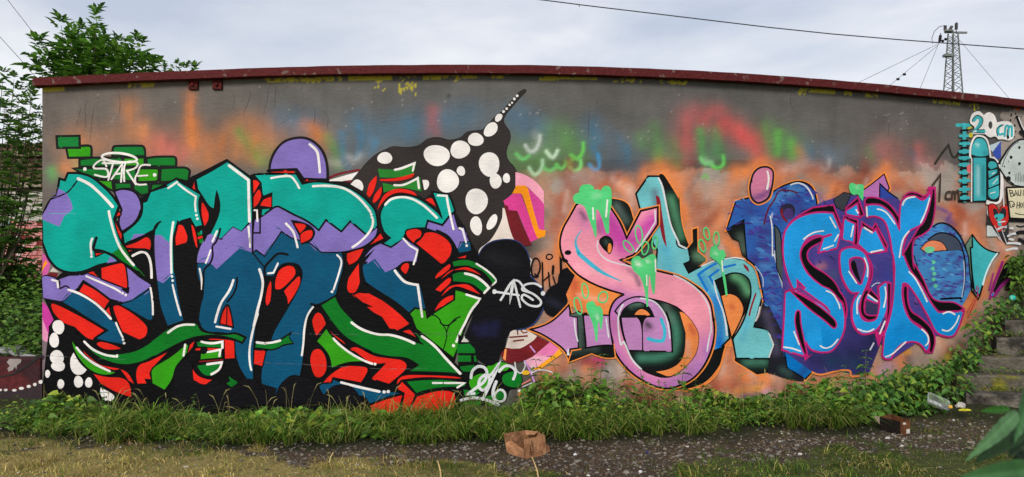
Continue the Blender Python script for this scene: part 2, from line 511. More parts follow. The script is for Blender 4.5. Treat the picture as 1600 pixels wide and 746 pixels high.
def build_shapes(parent, base_off=0.0008, gap=0.0001):
    split_islands()
    boxes, layers = [], []
    acc = {}
    order = []
    for s in SHAPES:
        P = s['P']; w = s.get('w', 0) / 2 + 0.6
        b = np.array([*(P.min(0) - w), *(P.max(0) + w)])
        if boxes:
            B = np.array(boxes); Ls = np.array(layers)
            hit = (B[:, 0] < b[2]) & (B[:, 2] > b[0]) & (B[:, 1] < b[3]) & (B[:, 3] > b[1])
            lay = int(Ls[hit].max()) + 1 if hit.any() else 0
        else: lay = 0
        boxes.append(b); layers.append(lay)
        off = base_off + lay * gap
        if s['t'] == 'fill':
            V, T = fill_mesh(P, FACET / 8 if s.get('sp') else None)
            if not len(T): continue
            u, v = V[:, 0], V[:, 1]
            col = np.tile(colour(s['c']), (len(V), 1))
            if s.get('sp'):
                X, Y = uv2pix(u, v); col = apply_spray(col, X, Y, s['sp'])
            tri = T
        else:
            r = ribbon(P, s['w'], s['t'] == 'ring', s.get('taper', 0))
            if r is None: continue
            V2, Q, T = r
            u, v = pix2uv(V2[:, 0], V2[:, 1]); u = np.clip(u, 0.001, U_MAX - 0.001)
            tri = np.vstack([Q[:, [0, 1, 2]], Q[:, [0, 2, 3]], T]) if len(T) else np.vstack([Q[:, [0, 1, 2]], Q[:, [0, 2, 3]]])
            col = np.tile(colour(s['c']), (len(u), 1))
        W = uv2world(u, v, off)
        a, b_, c_ = W[tri[:, 0]], W[tri[:, 1]], W[tri[:, 2]]
        nrm = np.cross(b_ - a, c_ - a)
        area = np.hypot(np.hypot(nrm[:, 0], nrm[:, 1]), nrm[:, 2])
        flip = nrm[:, 1] > 0
        tri = tri.copy(); tri[flip] = tri[flip][:, [0, 2, 1]]
        tri = tri[area > 1e-10]
        if s['e'] not in acc: acc[s['e']] = [[], [], [], 0]; order.append(s['e'])
        A = acc[s['e']]
        A[0].append(W); A[1].append(tri + A[3]); A[2].append(col); A[3] += len(W)
    print('paint layers', max(layers), 'shapes', len(SHAPES), 'elements', len(order))
    for e in order:
        A = acc[e]
        name = e.split('#')[0]
        me = mesh_np(name, np.vstack(A[0]), np.vstack(A[1]), np.vstack(A[2]))
        o = link(name, me, M_PAINT, parent)
        if name in ('plaster_crack', 'painted_brush_mark'): o['kind'] = 'stuff'
        if e in PAINT_LABELS: o['label'] = PAINT_LABELS[e]
# ------------------------------------------------------------------ left piece
def paint_left():
    e = 'painted_brick#'
    nb = [0]
    def brick(c, s):
        nb[0] += 1
        F(e + str(nb[0]), c, s, ol=4.6, olc=(22, 26, 24))
    brick('lg', 'A 215,200! 330,190! 400,190 413,212 412,280! 232,284!')
    brick((16, 122, 52), 'A 142,116! 320,112! 322,205! 147,205!')
    brick((12, 120, 48), 'A 580,205 600,192 800,190 825,210 830,272! 575,272!')
    brick((12, 118, 42), 'A 320,295! 415,282! 655,282! 655,352! 320,352!')
    brick('lg', 'A 660,282! 827,280! 827,350! 660,350!')
    brick((12, 118, 40), 'A 840,285! D 20,76! D 160,76 175,95 175,152! A 840,350!')
    brick((12, 116, 40), 'A 270,365! 560,358! 560,445! 400,440!')
    brick((12, 116, 40), 'A 562,358! 760,358! 760,470! 562,455!')
    brick('lg', 'A 770,365! 925,365 937,380 932,450 920,467 770,472!')
    brick((12, 116, 40), 'D 55,165! 240,160 277,178 280,200 270,268! 50,272!')
    brick('lg', 'A 450,455! 575,458! 583,540! 545,525!')
    brick((10, 110, 38), 'A 588,475! 722,475! 727,522! 600,535!')
    brick((10, 110, 38), 'A 735,490! 862,482! 862,565! 800,575! 740,530!')
    brick((10, 112, 38), 'A 880,490! D 0,285! 120,285! 0,338! A 868,548!')
    brick('lg', 'A 800,575! 858,575! 842,622! 815,622!')
    # magenta corner at the wall's left edge
    e = 'painted_backdrop#1'
    F(e, (206, 90, 160), 'B 20,365! 90,450 60,560! 20,560!')
    F(e, 'amber', 'B 20,490! 58,430! 72,455! 20,520!')
    F(e, (196, 188, 180), 'B 88,522! 112,488! 160,525!')
    F(e, 'mar', 'B 60,548! 90,526! 155,534! 140,572!')
    F(e, (206, 62, 160), 'C 20,95! 90,170 128,250 75,352! 20,280!')
    F(e, (228, 150, 186), 'C 15,150! 30,230 75,350! 75,425! 15,400!')
    F(e, (120, 104, 110), 'C 15,400! 75,425! 90,520! 60,640! 15,640!')
    # white shard and maroon between dome and dotted shape
    e = 'painted_backdrop#2'
    F(e, 'w', 'G 560,408! 795,342! 730,420! 575,425!')
    Ln(e, 'mar', 3.5, 'G 560,395 650,357 800,328'); Ln(e, 'mar', 3.5, 'G 620,432 740,414')
    # dotted black shape
    e = 'painted_dotted_shape'
    F(e, 'blob', 'G 740,430! 800,345 870,262 940,203 2 600,462 640,446 700,450 760,440 800,412 850,403 900,415 940,410 M 150,445! 205,420 250,382 320,370 365,366! 420,315 465,262 520,220 600,130 660,68 695,50 706,64 660,112 600,182 552,240 530,292 547,330 578,380 582,440 560,500 553,560 575,610 612,652 636,700 N 440,60 442,105 425,165 390,215 335,275! 330,330 322,400 290,480 230,565 140,665! K 900,200! 560,330! J 100,480!',
      spray=[((24, 22, 22), 0.9, 38, '0 640,420 700,430 740,420', 0.1), ((24, 22, 22), 0.6, 25, '0 600,320 580,330', 0.1)], ol=1.5, olc=(38, 34, 33))  # paler black higher up: sheen on the wall put into the colour
    # black body that carries the letters
    e = 'painted_shadow'
    F(e, 'k', 'C 40,75! B 150,560! A 800,600! 870,540! D 180,240! 270,260! 300,225! 450,170! 572,95! 760,240! G 20,350! 560,415! 740,430 860,520 930,590! J 30,390! 100,330! 150,300! 300,320! 470,400! 525,350! 690,480! 770,610! 830,745! K 1000,380! 940,505! 900,540! L 760,60! 700,330! 800,440! 780,600! 740,700! 690,780! 300,800! 0,790! 0 700,668! 480,676! 300,670! 215,655! 170,632! 130,632! C 190,700! 210,640! 130,760! 60,770! 55,640! 90,520! 80,300! 120,250!',
      spray=[((40, 36, 34), 0.8, 26, '0 560,310 600,330 690,330', 0.1)])  # paler spray at the top paints the same sheen into the black
    F(e, 'k', 'C 90,300 150,240! 270,300! 450,440! 430,760! 5 470,420! 200,410! 185,330! C 40,720!')
    # purple pill between S and T
    F('painted_letter#T0', 'pur', 'A 590,545! 650,525 720,535 770,570 800,640 806,745 B 800,40 780,95 740,150 650,212! 625,140 640,60 A 648,690 628,640', ol=4)
    # ---- S
    e = 'painted_letter#S'
    F(e, 'pur', 'B 28,565! 65,552 155,578! 240,548! 345,545! 480,490! 640,440! 730,500! 885,612! 872,645! C 740,92! 660,117! 560,90! B 450,655! 350,590! 310,650! C 210,90! 175,107! 40,78!', ol=3)
    F(e, 'teal', 'A 165,445! 207,458! 230,402! 330,405 420,435 500,500 570,570 630,655! 600,735! B 590,110! 610,180 640,270 690,360 740,440 800,520 877,612! 790,560 720,500 625,440! 480,470 380,510 310,528 240,528 180,512 130,480 80,420 50,345 30,290! 25,100! A 40,720! 70,650 100,605 145,575!', ol=4.6)
    F(e, 'pur', 'A 157,522! 215,557 252,615 272,690 B 268,30 255,50 203,88! 165,172! 40,122! 33,85 A 60,685 100,612 142,580!')
    F(e, 'pur', 'B 560,402! 612,440! 533,456!')
    Ln(e, 'k', 2.4, 'A 300,465 240,540 190,570 100,605')
    F(e, 'dg', 'B 640,300! 690,365 740,470 780,500 830,560! 760,535 720,490 620,425! 560,385! 625,345!')
    F(e, 'k', 'B 785,515! 880,618! 790,562! 720,500!')
    Ln(e, 'k', 4.2, 'B 452,258 436,310 432,350 500,362 580,397 640,442 720,492 800,552 872,612')
    F(e, 'red', 'B 440,370! 508,378! 446,405!', ol=2.6)
    F(e, 'red', 'B 622,50! 645,78 602,112 630,190 657,230! 645,288! 610,200 592,120!', ol=2.6)
    F(e, 'red', 'B 378,530! 430,514! 472,567!', ol=2.6)
    F(e, 'red', 'B 485,490! 640,450 668,462 682,490 697,612 690,657! 620,630 488,577!', ol=3)
    F(e, 'k', 'B 430,505! 490,480! 484,575! 465,565!')
    F(e, 'k', 'B 640,655! 710,640! 705,690! 690,690!')
    F(e, 'blue', 'C 175,107! 210,88 250,40! 300,30! 430,110 560,240! 600,262! 655,385 667,442! 560,425 438,395! 540,330! 400,245 300,180!', ol=3)
    F(e, 'pur', 'B 30,565! 65,555 152,580! 168,650! 215,635! C 265,35! 205,92! 175,104! 40,78!')
    Ln(e, 'k', 2.6, 'B 140,575 165,600 168,650 215,632 240,650')
    F(e, 'red', 'B 308,682! 352,610! 450,662 556,742 C 562,100! 540,130 515,172! 400,78! 322,36!', ol=3.2)
    F(e, 'red', 'C 520,178! 552,138! 572,232!', ol=2.4)
    F(e, 'red', 'C 575,150 600,130 640,135 740,195 830,270 856,320 840,380 785,410! 650,347! 600,232!', ol=4)
    F(e, 'red', 'C 95,135 110,115 170,135 280,190 400,255 527,332! 440,392! 430,412! 370,390 280,310! 200,280 150,240 110,190!', ol=4)
    F(e, 'blue', 'C 630,132! 660,118 740,92 870,0! 893,210! 893,240 868,256 820,235 700,165!', ol=3)
    F(e, 'red', 'C 450,440 480,415 560,430 662,472! 600,485 510,480', ol=3)
    for a in (('B 375,557 480,602 600,655 640,682', 4), ('C 235,15 330,50 430,110 500,170 565,240', 4.6), ('C 605,272 630,330 657,385', 3.8),
              ('C 873,0 888,100 892,208', 4), ('B 108,585 150,596! 155,642', 4), ('A 310,445 400,490 470,550 530,610 577,662', 6), ('A 550,700 B 550,60 570,150 600,250 640,340 690,410 742,470', 5), ('B 420,265 408,310 414,385', 4.2)):
        Ln(e, 'w', a[1], a[0])
    for x, y, c in ((414, 404, 'B'), (657, 690, 'B'), (681, 703, 'B'), (660, 403, 'C'), (668, 430, 'C')): D(e, 'w', x, y, 10, crop=c)
    for yy in (560, 590, 620, 650, 680): Ln(e, (116, 100, 172), 0.6, f'A 105,{yy} 235,{yy}')  # louvre creases of the overpainted plate, shade drawn as darker purple lines
    Ln(e, (80, 176, 168), 0.7, 'A 80,716 295,716'); Ln(e, (30, 168, 156), 0.6, 'A 150,516 300,516')  # highlights on the plate's edges, drawn as paler teal lines without relief
    # ---- T
    e = 'painted_letter#T'
    F(e, 'teal', 'A 870,545! 995,505! D 90,297 180,245! 240,290 375,370! 357,420 362,500 387,612! 325,628! 285,557! 190,585! 175,640 E 160,60 160,200 165,330 190,500 235,705! 110,745! 60,600 20,400 8,200 B 903,330 900,200! 840,230 760,265 667,312! 655,225! 750,150 800,80 A 810,630! 842,618!', ol=4)
    F(e, 'pur', 'B 903,240! 950,238 990,262! E 70,55 130,98! 142,120 145,342! 77,414! 20,387! 10,250!')
    F(e, 'pur', 'B 720,278! 745,230! 835,228!')
    F(e, 'blue', 'E 20,385! 77,412! 150,345! 163,330 190,500 233,700! 112,742! 60,600!')
    F(e, 'k', 'B 905,175! 955,128! 912,200! 905,300 912,450 945,745! 890,745! 900,640! 890,400!')
    F(e, 'red', 'B 672,318! 760,290 840,248 875,270 882,310 872,358! 800,345 705,372!', ol=3)
    Ln(e, 'w', 5, 'B 735,398 790,372 830,372 862,410 878,480 882,568')
    Ln(e, 'k', 4, 'B 690,345 800,350 850,362 885,395 895,440')
    F(e, 'k', 'D 185,560! 195,588! 285,552! 330,630! 400,640! E 430,30! 345,190! 345,260! 385,490! 360,650! 350,720! 235,710! 165,330! 160,100!')
    F(e, 'red', 'D 192,605! 232,610 267,690 E 262,90 250,102! 172,124! 168,60!', ol=2)
    F(e, 'red', 'D 290,600! 312,612 335,680 E 347,145! 325,120 300,20!', ol=2)
    F(e, 'dg', 'D 338,668! 392,640! 397,675! 347,695!', ol=1.5)
    F(e, 'teal', 'D 365,655! 392,642! 396,668! 372,680!')
    F(e, 'dg', 'D 350,722! 397,707! 385,745! E 360,110! 345,40!', ol=1.5)
    F(e, 'red', 'D 345,700! 396,686! 396,702! 347,718!')
    F(e, 'red', 'D 298,322! 318,262! 332,342!', ol=2.5)
    F(e, 'red', 'D 375,412! 412,460 438,520 430,580 395,632! 370,540 366,465', ol=4)
    for a in (('D 155,585 140,700 E 137,150 141,330', 5), ('E 150,425 180,550 212,660', 4), ('D 115,320 185,273', 4), ('D 195,290 260,340 331,386! 325,440 330,500', 4)): Ln(e, 'w', a[1], a[0])
    for x, y, c in ((145, 360, 'E'), (150, 392, 'E'), (335, 530, 'D'), (343, 558, 'D')): D(e, 'w', x, y, 10, crop=c)
    Ln(e, 'k', 3, 'D 55,580 20,610 5,650 0,740')
    # ---- A and R
    e = 'painted_letter#A'
    F(e, 'k', 'D 280,240! 572,92! 775,240! 760,300! 330,300! 320,260!')
    F(e, 'blue', 'E 340,255! 440,250! 490,290! 670,130! 770,165! 872,200! 865,300 860,450 830,620 790,745 F 810,20 782,250 780,515! 722,510! 660,400 632,280 625,165! 520,150 430,145 375,110 352,50 E 350,690 365,590 388,480 350,380 338,310!', ol=2.6)
    F(e, 'pur', 'D 430,680! 530,715! 620,625! 685,660! 770,575! 780,590! E 772,40! 840,-10! 870,205! 800,155! 770,175! 670,140! 490,305! 440,260 340,252! 352,170 400,60!')
    F(e, 'teal', 'D 330,250! 450,185 575,110! 665,172 765,252! 772,420! 775,590! 755,580! 685,660! 620,625! 530,716! 432,690! 500,540 514,450 492,345! 475,487! 430,460 380,385 342,330!', ol=3.5)
    F(e, 'pur', 'D 440,675! 470,683! 530,714! 620,625! 685,658! 770,576! 772,640! 640,720! E 480,60! 420,60! 400,60!')
    F(e, 'k', 'D 495,340! 514,440 505,530 430,670 395,745! 380,640 432,580 440,520 430,470! 478,490!')
    e = 'painted_letter#R'
    F(e, 'blue', 'E 772,175! 800,150! 865,200! H 200,152! 280,200! 420,240! 510,310! 668,318! 682,430 642,580 622,662! 490,725! I 440,60 390,200 370,450 345,590! 250,600 150,740! 100,745! 45,650 45,530 75,400 110,320 150,220 268,22 H 330,602 360,500 340,430 280,406 200,420 150,490! 140,508! 75,508! 68,440!', ol=2.6)
    F(e, 'pur', 'E 772,40! D 785,560! 830,550! 920,480! 960,465! G 160,615! 220,620 300,660 400,705 H 420,95! 490,148! 545,65! 665,158! 735,75! 860,180! 948,118! 930,200 850,270 760,302 660,320 510,322! 420,250! 280,212! 200,160! 70,352! 0,305! E 865,205! 800,155! 770,178!', ol=2.6)
    F(e, 'teal', 'D 782,215! 900,207! 995,207! G 0,362! 315,356! 362,436! 450,420 570,426 700,456 800,510 880,580 930,650 947,745 H 946,120! 860,185! 735,80! 665,160! 545,70! 490,150! 400,80 300,30 220,-12 G 170,612 D 920,482! 835,545! 850,380!', ol=3.8)
    F(e, 'k', 'D 752,215! 785,212! 842,278! 852,380! 926,350! 926,480! 768,492!')
    F(e, 'red', 'D 776,262! 800,260 826,282! 780,362!'); F(e, 'red', 'D 820,332 838,380 815,440 780,470! 780,390!'); F(e, 'red', 'D 832,455! 860,410 918,388! 916,467!')
    Ln(e, 'k', 2.5, 'D 780,486! 830,486! 830,668! 775,668!'); Ln(e, 'k', 2.6, 'D 772,490 772,745'); Ln(e, 'k', 2.6, 'E 772,90 772,160')
    Ln(e, 'w', 3.6, 'D 785,492! 806,492! 809,577')
    for a in (('D 590,145 740,258! 742,400 748,578', 5.6), ('D 740,620 752,740 E 750,60 752,130', 4), ('D 495,655 460,735', 4), ('E 445,155 430,200 408,255', 3.6), ('E 360,300 375,380 378,458', 3.8),
              ('E 622,388 590,470 530,560 500,640 480,715', 4.6), ('F 490,102 600,120', 4), ('E 825,305 850,400 840,500 810,620 780,745', 5), ('F 812,0 770,150 748,280 750,380 762,440', 4.2),
              ('H 95,485 138,480! 172,408', 3.8), ('H 235,98 290,160 310,220 325,282', 4.4), ('G 120,392 190,380 268,378 310,420 338,470', 4.2), ('G 445,455 560,452 680,470 780,530 850,600 890,655', 4.8),
              ('H 910,65 905,120 870,180 810,240 752,282', 4.8), ('H 632,343 665,390 650,470 605,610', 3.8), ('I 445,50 400,120 378,220 370,330 358,425', 4)):
        Ln(e, 'w', a[1], a[0])
    for x, y in ((897, 27), (903, 50), (593, 627)): D(e, 'w', x, y, 11, crop='H')
    Ln(e, 'k', 3, 'D 520,635 510,680 485,742 E 460,125 462,200 440,260 395,310 390,400 382,490')
    Ln(e, 'k', 3, 'E 650,370 645,440 620,500 575,555')
    F(e, 'red', 'F 515,80! E 535,640 575,580 602,640 F 622,108!', ol=3); Ln(e, 'k', 1.8, 'E 573,590 570,742')
    Ln(e, 'k', 3.6, 'H 72,510 70,440 110,390 160,340 200,330 247,340')
    F(e, 'k', 'H 75,508! 145,505! 170,470! 260,410 330,440 345,520 310,620 265,720! I 150,225! 120,310! F 900,215! 800,210! 815,40! E 800,740! 850,560!')
    F(e, 'red', 'H 148,608! 150,540 180,462 240,425 292,430 312,470 300,512 210,602 160,612!', ol=2)
    F(e, 'red', 'H 215,622! 310,522 342,505 347,560 310,642 250,732! 240,672!', ol=2)
    F(e, 'red', 'H 115,533! 126,580 116,700 85,742! 73,690 90,590!', ol=2)
    F(e, 'k', 'H 270,68! 360,85 430,118 462,170 430,235 352,262! 335,190!')
    F(e, 'red', 'H 300,97! 360,100 390,120 345,172!'); F(e, 'red', 'H 347,188! 380,160 437,152 430,210 352,250!')
    # reds between R and E
    F(e, 'red', 'H 970,165! 1000,217! 878,272!', ol=3)
    F(e, 'red', 'H 710,332! 770,310 837,293! 790,380 725,418! 708,380!'); F(e, 'red', 'H 800,408! 803,500 806,560 772,630 725,632 710,590 722,520!')
    # ---- E
    e = 'painted_letter#E'
    F(e, 'blue', 'K 0,262! 50,228 80,210! 160,318! 240,292! 268,320 330,390 432,417! 467,560 478,622! 390,607! 345,647! 240,560 100,470 0,402 H 860,580 830,480 830,420 870,385!', ol=3)
    F(e, 'pur', 'K 0,210! 60,140 140,98! 205,126! 300,60! 418,142! 402,250! 340,240 280,262 240,292 160,327! 80,222! 20,262! H 870,392! 850,395! 930,290!')
    F(e, 'lg', 'K 345,648! 390,605! 477,620! 487,680! 540,640 695,540! 700,460! 780,482 902,532! 840,640 790,720! L 730,200 692,302! 600,230 400,72! 372,0 K 372,690!', ol=3.5)
    F(e, 'pur', 'J 490,568! 605,603! 690,495! 715,590 735,642! 770,613! 800,700! K 818,90! 745,94! 720,162! 690,100 640,40 560,0 J 560,660 465,630!', ol=3)
    F(e, 'teal', 'J 120,520 150,450 200,400 280,375 380,385 470,430 560,500 602,552! 523,348! 652,368! 680,430 702,500! 655,540! 603,606! 490,571! 472,632! 400,632 330,645! 310,690 292,720! K 300,66! 205,132! 138,104! J 197,707! 150,660 125,590', ol=3.5)
    F(e, 'blue', 'K 745,92! 820,87! 830,160! 735,180! 720,155!', ol=2)
    F(e, 'k', 'J 315,650 400,626 500,638 600,690 652,745! K 685,110 690,180 662,242 600,272 545,232 440,162 380,102 328,52!')
    F(e, 'red', 'J 328,655 400,638 440,660 432,700 K 402,70 380,98! 335,55!'); F(e, 'red', 'J 440,715 K 470,22! 540,20 620,60 670,120 665,190 620,250 590,258! 540,215 460,150 400,102!')
    F(e, 'k', 'K 265,290 290,250 350,240 420,250! 430,145! 560,235! 600,290! 690,300! 700,460! 690,545! 530,640! 485,685! 470,560! 432,415! 330,390 280,330!')
    F(e, 'red', 'K 277,295 302,260 340,255 347,290 322,342 295,327', ol=2)
    for s in ('K 545,382! 560,340 640,270 667,263! 660,302 600,352!', 'K 573,397! 650,322 702,303! 640,350!', 'K 543,464! 640,375 672,373! 665,412 590,482!', 'K 588,522! 640,450 690,425! 800,420 870,470 907,507! 840,480 720,440 650,470!',
              'K 538,632! 580,560 640,515 692,503! 690,540!'): F(e, 'red', s, ol=1.5)
    F(e, 'dg', 'K 675,243! 780,226 870,250! O 120,108 200,150 282,240! 245,282! 220,230 160,170 80,140 K 790,278 690,287!', ol=2.5)
    F(e, 'dg', 'K 678,342! 740,322 820,326 900,370 962,430 940,502! 900,470 830,420 740,405 685,402!', ol=2.5)
    F(e, 'red', 'K 690,310! 780,288 840,305 905,350! 830,322 770,305!'); F(e, 'red', 'K 718,216! 790,196! 782,216!')
    for a in (('O 122,112 210,170 282,240! 250,278', 4), ('K 780,337 860,360 930,410 965,450! 930,487', 5), ('K 790,500 902,536! 830,620 780,720 L 745,90 712,170', 4.6), ('J 160,450 210,405 290,390 370,405 450,450 520,510 560,550', 4.6), ('J 568,377 637,380! 650,460 690,640', 4.4),
              ('J 735,632 760,640! K 787,95', 3.8), ('J 300,712 K 350,120! 410,155! 400,200 380,265', 4), ('K 235,315 270,360 320,405 412,425! 430,550 447,672', 5)): Ln(e, 'w', a[1], a[0])
    D(e, 'w', 690, 200, 13, crop='L'); D(e, 'w', 792, 120, 10, crop='K')
    Ln(e, 'k', 2, 'K 490,662 540,660 580,690 600,730 650,738 700,692 740,672'); Ln(e, 'k', 1.4, 'L 585,20 637,102 610,232'); Ln(e, 'k', 1.4, 'L 637,95 660,40 712,0')
    F(e, 'red', 'H 748,652! 800,630 860,635 K 30,482 150,547 270,640 357,727! L 320,55! 270,82! 190,74! 130,-20! K 60,640 0,587! H 900,745! 830,717!', ol=4)
    F(e, 'red', 'L 285,90! 330,75 362,80 412,147! 350,117!', ol=2.5)
    # small things on the dotted shape
    e = 'painted_splinter#1'
    F(e, (40, 128, 44), 'J 103,170! 240,177! 402,118! 380,210! 250,237 118,237!'); F(e, 'red', 'J 118,252! 250,240 387,204! 360,240 250,265 120,263!')
    F(e, (40, 128, 44), 'J 140,280! 250,302! 430,235! 442,347! 300,320 220,332 148,357!'); F(e, 'red', 'J 98,490! 140,390 200,340 280,325 370,345 407,382! 330,360 260,355 190,382 130,442!')
    F(e, 'red', 'J 20,350 40,280 92,225! 92,270 67,350 37,392! 17,370'); F(e, 'red', 'J 63,427! 80,370 130,308! 132,350 112,400 72,437'); F(e, 'red', 'J 473,412! 510,397 530,410 552,462!')
    for a in (('J 235,178 290,165 387,127! 374,185', 4.4), ('J 230,297 310,292 412,243! 422,320', 4.4)): Ln(e, 'w', a[1], a[0])
    e = 'painted_dots#1'
    for x, y, rx, ry, an, c in ((157, 87, 58, 46, -8, 'J'), (843, 487, 60, 50, 5, '2'), (952, 460, 46, 42, 0, '2'), (315, 440, 60, 52, 0, 'M'), (432, 362, 66, 43, -48, 'M'), (493, 270, 35, 24, -48, 'M'), (531, 222, 11, 11, 0, 'M'), (555, 200, 10, 10, 0, 'M'),
                                (578, 170, 9, 9, 0, 'M'), (597, 153, 8, 8, 0, 'M'), (615, 124, 11, 11, 0, 'M'), (637, 100, 11, 11, 0, 'M'), (420, 632, 82, 93, 0, 'M'), (270, 115, 47, 59, 0, 'N'), (355, 93, 28, 38, -8, 'N'), (645, 265, 88, 89, 0, 'J'),
                                (748, 187, 32, 39, -10, 'J'), (122, 272, 86, 101, -10, 'N'), (120, 463, 45, 76, -6, 'N'), (243, 435, 33, 65, 27, 'N')): D(e, 'w', x, y, rx, ry, an, c)
    F(e, 'w', 'G 737,440! 780,402 820,418 836,460 826,490!'); F(e, 'w', 'J 448,257! 490,260 501,290 485,325 463,335!')
    e = 'painted_dots#2'
    for x, y, rx, ry, an, c in ((158, 305, 45, 57, -5, 'C'), (125, 408, 38, 57, 0, 'C'), (145, 540, 53, 56, 0, 'C'), (155, 608, 55, 40, 5, 'C'), (73, 668, 20, 30, 0, 'C'), (355, 523, 20, 28, 0, 'f'), (458, 510, 27, 34, 0, 'f'), (518, 515, 21, 30, 0, 'f')): D(e, 'w', x, y, rx, ry, an, c)
    F(e, 'w', 'C 250,560 275,503! 320,580 377,637! 340,672 290,672 255,630'); F(e, 'w', '5 470,328! 532,365 520,390 490,387 470,360')
    # purple dome
    e = 'painted_dome'
    F(e, 'pur', 'G 106,330! 120,250 160,170 220,110 300,82 380,80 450,110 510,170 545,250 557,330 557,405! 372,400! 318,325!', ol=5, olc=(24, 22, 24))
    F(e, 'red', 'G 118,347! 132,328! 290,333! 302,352!'); F(e, 'red', 'G 378,414! 410,400 530,402! 527,414!')
    Ln(e, 'k', 4.5, 'G 95,335 310,325! 365,400! 560,405'); Ln(e, 'w', 5.2, 'G 420,130 475,185 490,260 498,347')
    # lower left: ribbons, crescents and wedges
    e = 'painted_ribbon#1'
    F(e, 'lg', 'C 260,393! 310,470 400,560 500,622 612,655! 560,677 470,672 380,622 310,540 270,460', ol=2.5)
    F(e, 'red', 'C 328,460! 400,530 480,590 560,612 642,625! 600,642 520,622 430,572 360,512!', ol=2)
    F(e, 'red', '5 560,240! 600,260 630,314! 600,297!', ol=2); F(e, 'red', '5 430,258! 500,275 570,280 607,310 618,377! 540,350 468,310!', ol=3)
    F(e, 'red', '5 640,312! 633,260 650,220 700,200 802,148! 770,180 722,230 702,260 712,292! 680,290! 690,312!', ol=3)
    F(e, 'lg', '5 705,260! 720,230 800,180 870,122! 882,130! 880,160 840,210 820,240 805,290 770,342! 710,310!', ol=3)
    F(e, 'red', 'F 280,238! 327,208! 310,265! 263,317!', ol=3)
    F(e, 'dg', 'C 285,333! 380,430 480,490 600,510 740,490 850,435 F 0,200 100,125 180,90 270,70 340,78 375,130 440,150 560,160 640,155 717,188! 690,230! 620,200 500,175 380,178 280,200 150,260 0,345 C 900,535 800,580 680,600 560,580 450,530 360,440!', ol=4)
    for a in (('F 115,150 180,105 240,88 317,88', 4.6), ('C 360,418 430,480 520,520 600,533', 4.6), ('C 300,465 360,530 440,590 557,648', 4.8), ('F 248,242 235,327', 4.2)): Ln(e, 'w', a[1], a[0])
    D(e, 'w', 615, 530, 9, 14, 0, 'C')
    e = 'painted_face'
    F(e, 'red', 'F 430,193! 500,193 607,205! 632,212! 637,352! 553,357! 550,215! 430,212!', ol=2.5)
    F(e, 'dg', 'F 335,220! 380,210! 542,213! 542,272! 400,265 338,262!', ol=3); F(e, 'red', 'F 330,273! 390,268 532,273! 532,281 330,287')
    F(e, 'lg', 'F 365,310! 430,300! 532,278! 537,347! 362,362!', ol=3); F(e, 'dg', 'F 328,400! 430,385! 542,378! 530,430 480,480 420,490 370,462', ol=3.5)
    Ln(e, (120, 24, 24), 2.2, 'F 360,374 540,360')
    for a in (('F 375,220 450,232 537,220! 537,267', 4.6), ('F 420,300 470,292 522,281! 514,330', 4.2), ('F 420,395 532,380! 510,435 452,472', 4.8)): Ln(e, 'w', a[1], a[0])
    D(e, 'k', 393, 285, 30, crop='F'); D(e, 'k', 330, 335, 36, crop='F')
    F(e, 'red', 'F 305,423! 350,480 410,505 472,512! 430,540 385,574! 350,540 303,517!', ol=2); F(e, 'dg', 'F 585,488! 657,535! 615,577! 568,545! 597,525!')
    e = 'painted_ribbon#2'
    F(e, 'red', 'F 782,280! 877,290! 850,414! 778,395!', ol=2.5)
    F(e, 'dg', 'F 800,210! 880,232 960,218 I 120,315 190,302 292,236! 263,285 302,332! 220,345 150,378 60,382 F 900,282 783,268!', ol=3)
    F(e, 'blue', 'I 292,225! 320,340! 300,335! 262,285!'); Ln(e, 'w', 4.6, 'F 805,225 880,235 I 60,333 130,325 190,310')
    # green rubble with the year
    e = 'painted_rubble'
    F(e, 'k', 'Q -20,110! 70,170! 130,240! 130,330! 220,350 300,320 370,340 420,395 470,430 477,490 440,532 380,545 350,625 290,667 150,670! -20,650!')
    for c, s in (('dg', 'Q -30,190! 70,185! 122,240! 115,258! -30,258!'), ('dg', 'Q -20,276! 80,276! 80,325! -25,325!'), ('dg', 'Q 100,276! 125,280! 125,325! 105,325!'), ('dg', 'Q -5,362! 105,350! 105,392 50,402 0,397!'),
                 ('lg', 'Q 205,362 300,330 372,345 360,390 280,400 210,420'), ('lg', 'Q 68,470 150,418 200,440 212,500 150,542 88,540'), ('dg', 'Q 330,430 430,400 472,450 462,510 420,525 338,500'),
                 ('dg', 'Q 248,562 330,540 352,600 290,622 248,612'), ('dg', 'Q 180,600! 250,580! 240,640!'), ('lg', 'Q 195,650! 255,640! 240,672!'), ('dg', 'Q 20,540! 150,560! 120,590! 30,590!'), ('dg', 'Q 20,640! 160,630! 150,665! 20,662!')): F(e, c, s)
    F(e, (200, 200, 190), 'Q 3,172! 30,123! 62,172!')
    # lower right of the left piece
    e = 'painted_ribbon#3'
    F(e, 'blue', 'I 585,597! 660,630 800,650 L 40,533 150,545! 302,570! 180,602 38,657! I 820,742 700,790! 560,780! 500,700! 488,660!', ol=3)
    F(e, 'red', 'I 485,370 520,390 550,450 552,540 510,597 460,592 430,530 418,450 440,388', ol=3)
    F(e, 'red', 'I 513,642! 580,570 680,508 780,503 862,515 872,552 820,642! 720,622 600,600! 590,637!', ol=3)
    F(e, 'red', 'I 440,200 435,150 460,100 490,88 520,110 552,182! 470,287!', ol=3); F(e, 'red', 'I 553,188! 600,250 680,310 712,357! 660,322 600,272 558,217!', ol=3)
    F(e, 'red', 'I 725,370! 780,355 850,385 L 40,258 100,280 200,293 290,308 330,345 317,395 190,504! 43,457! 155,342! 60,345 0,310 I 800,425!', ol=3.5)
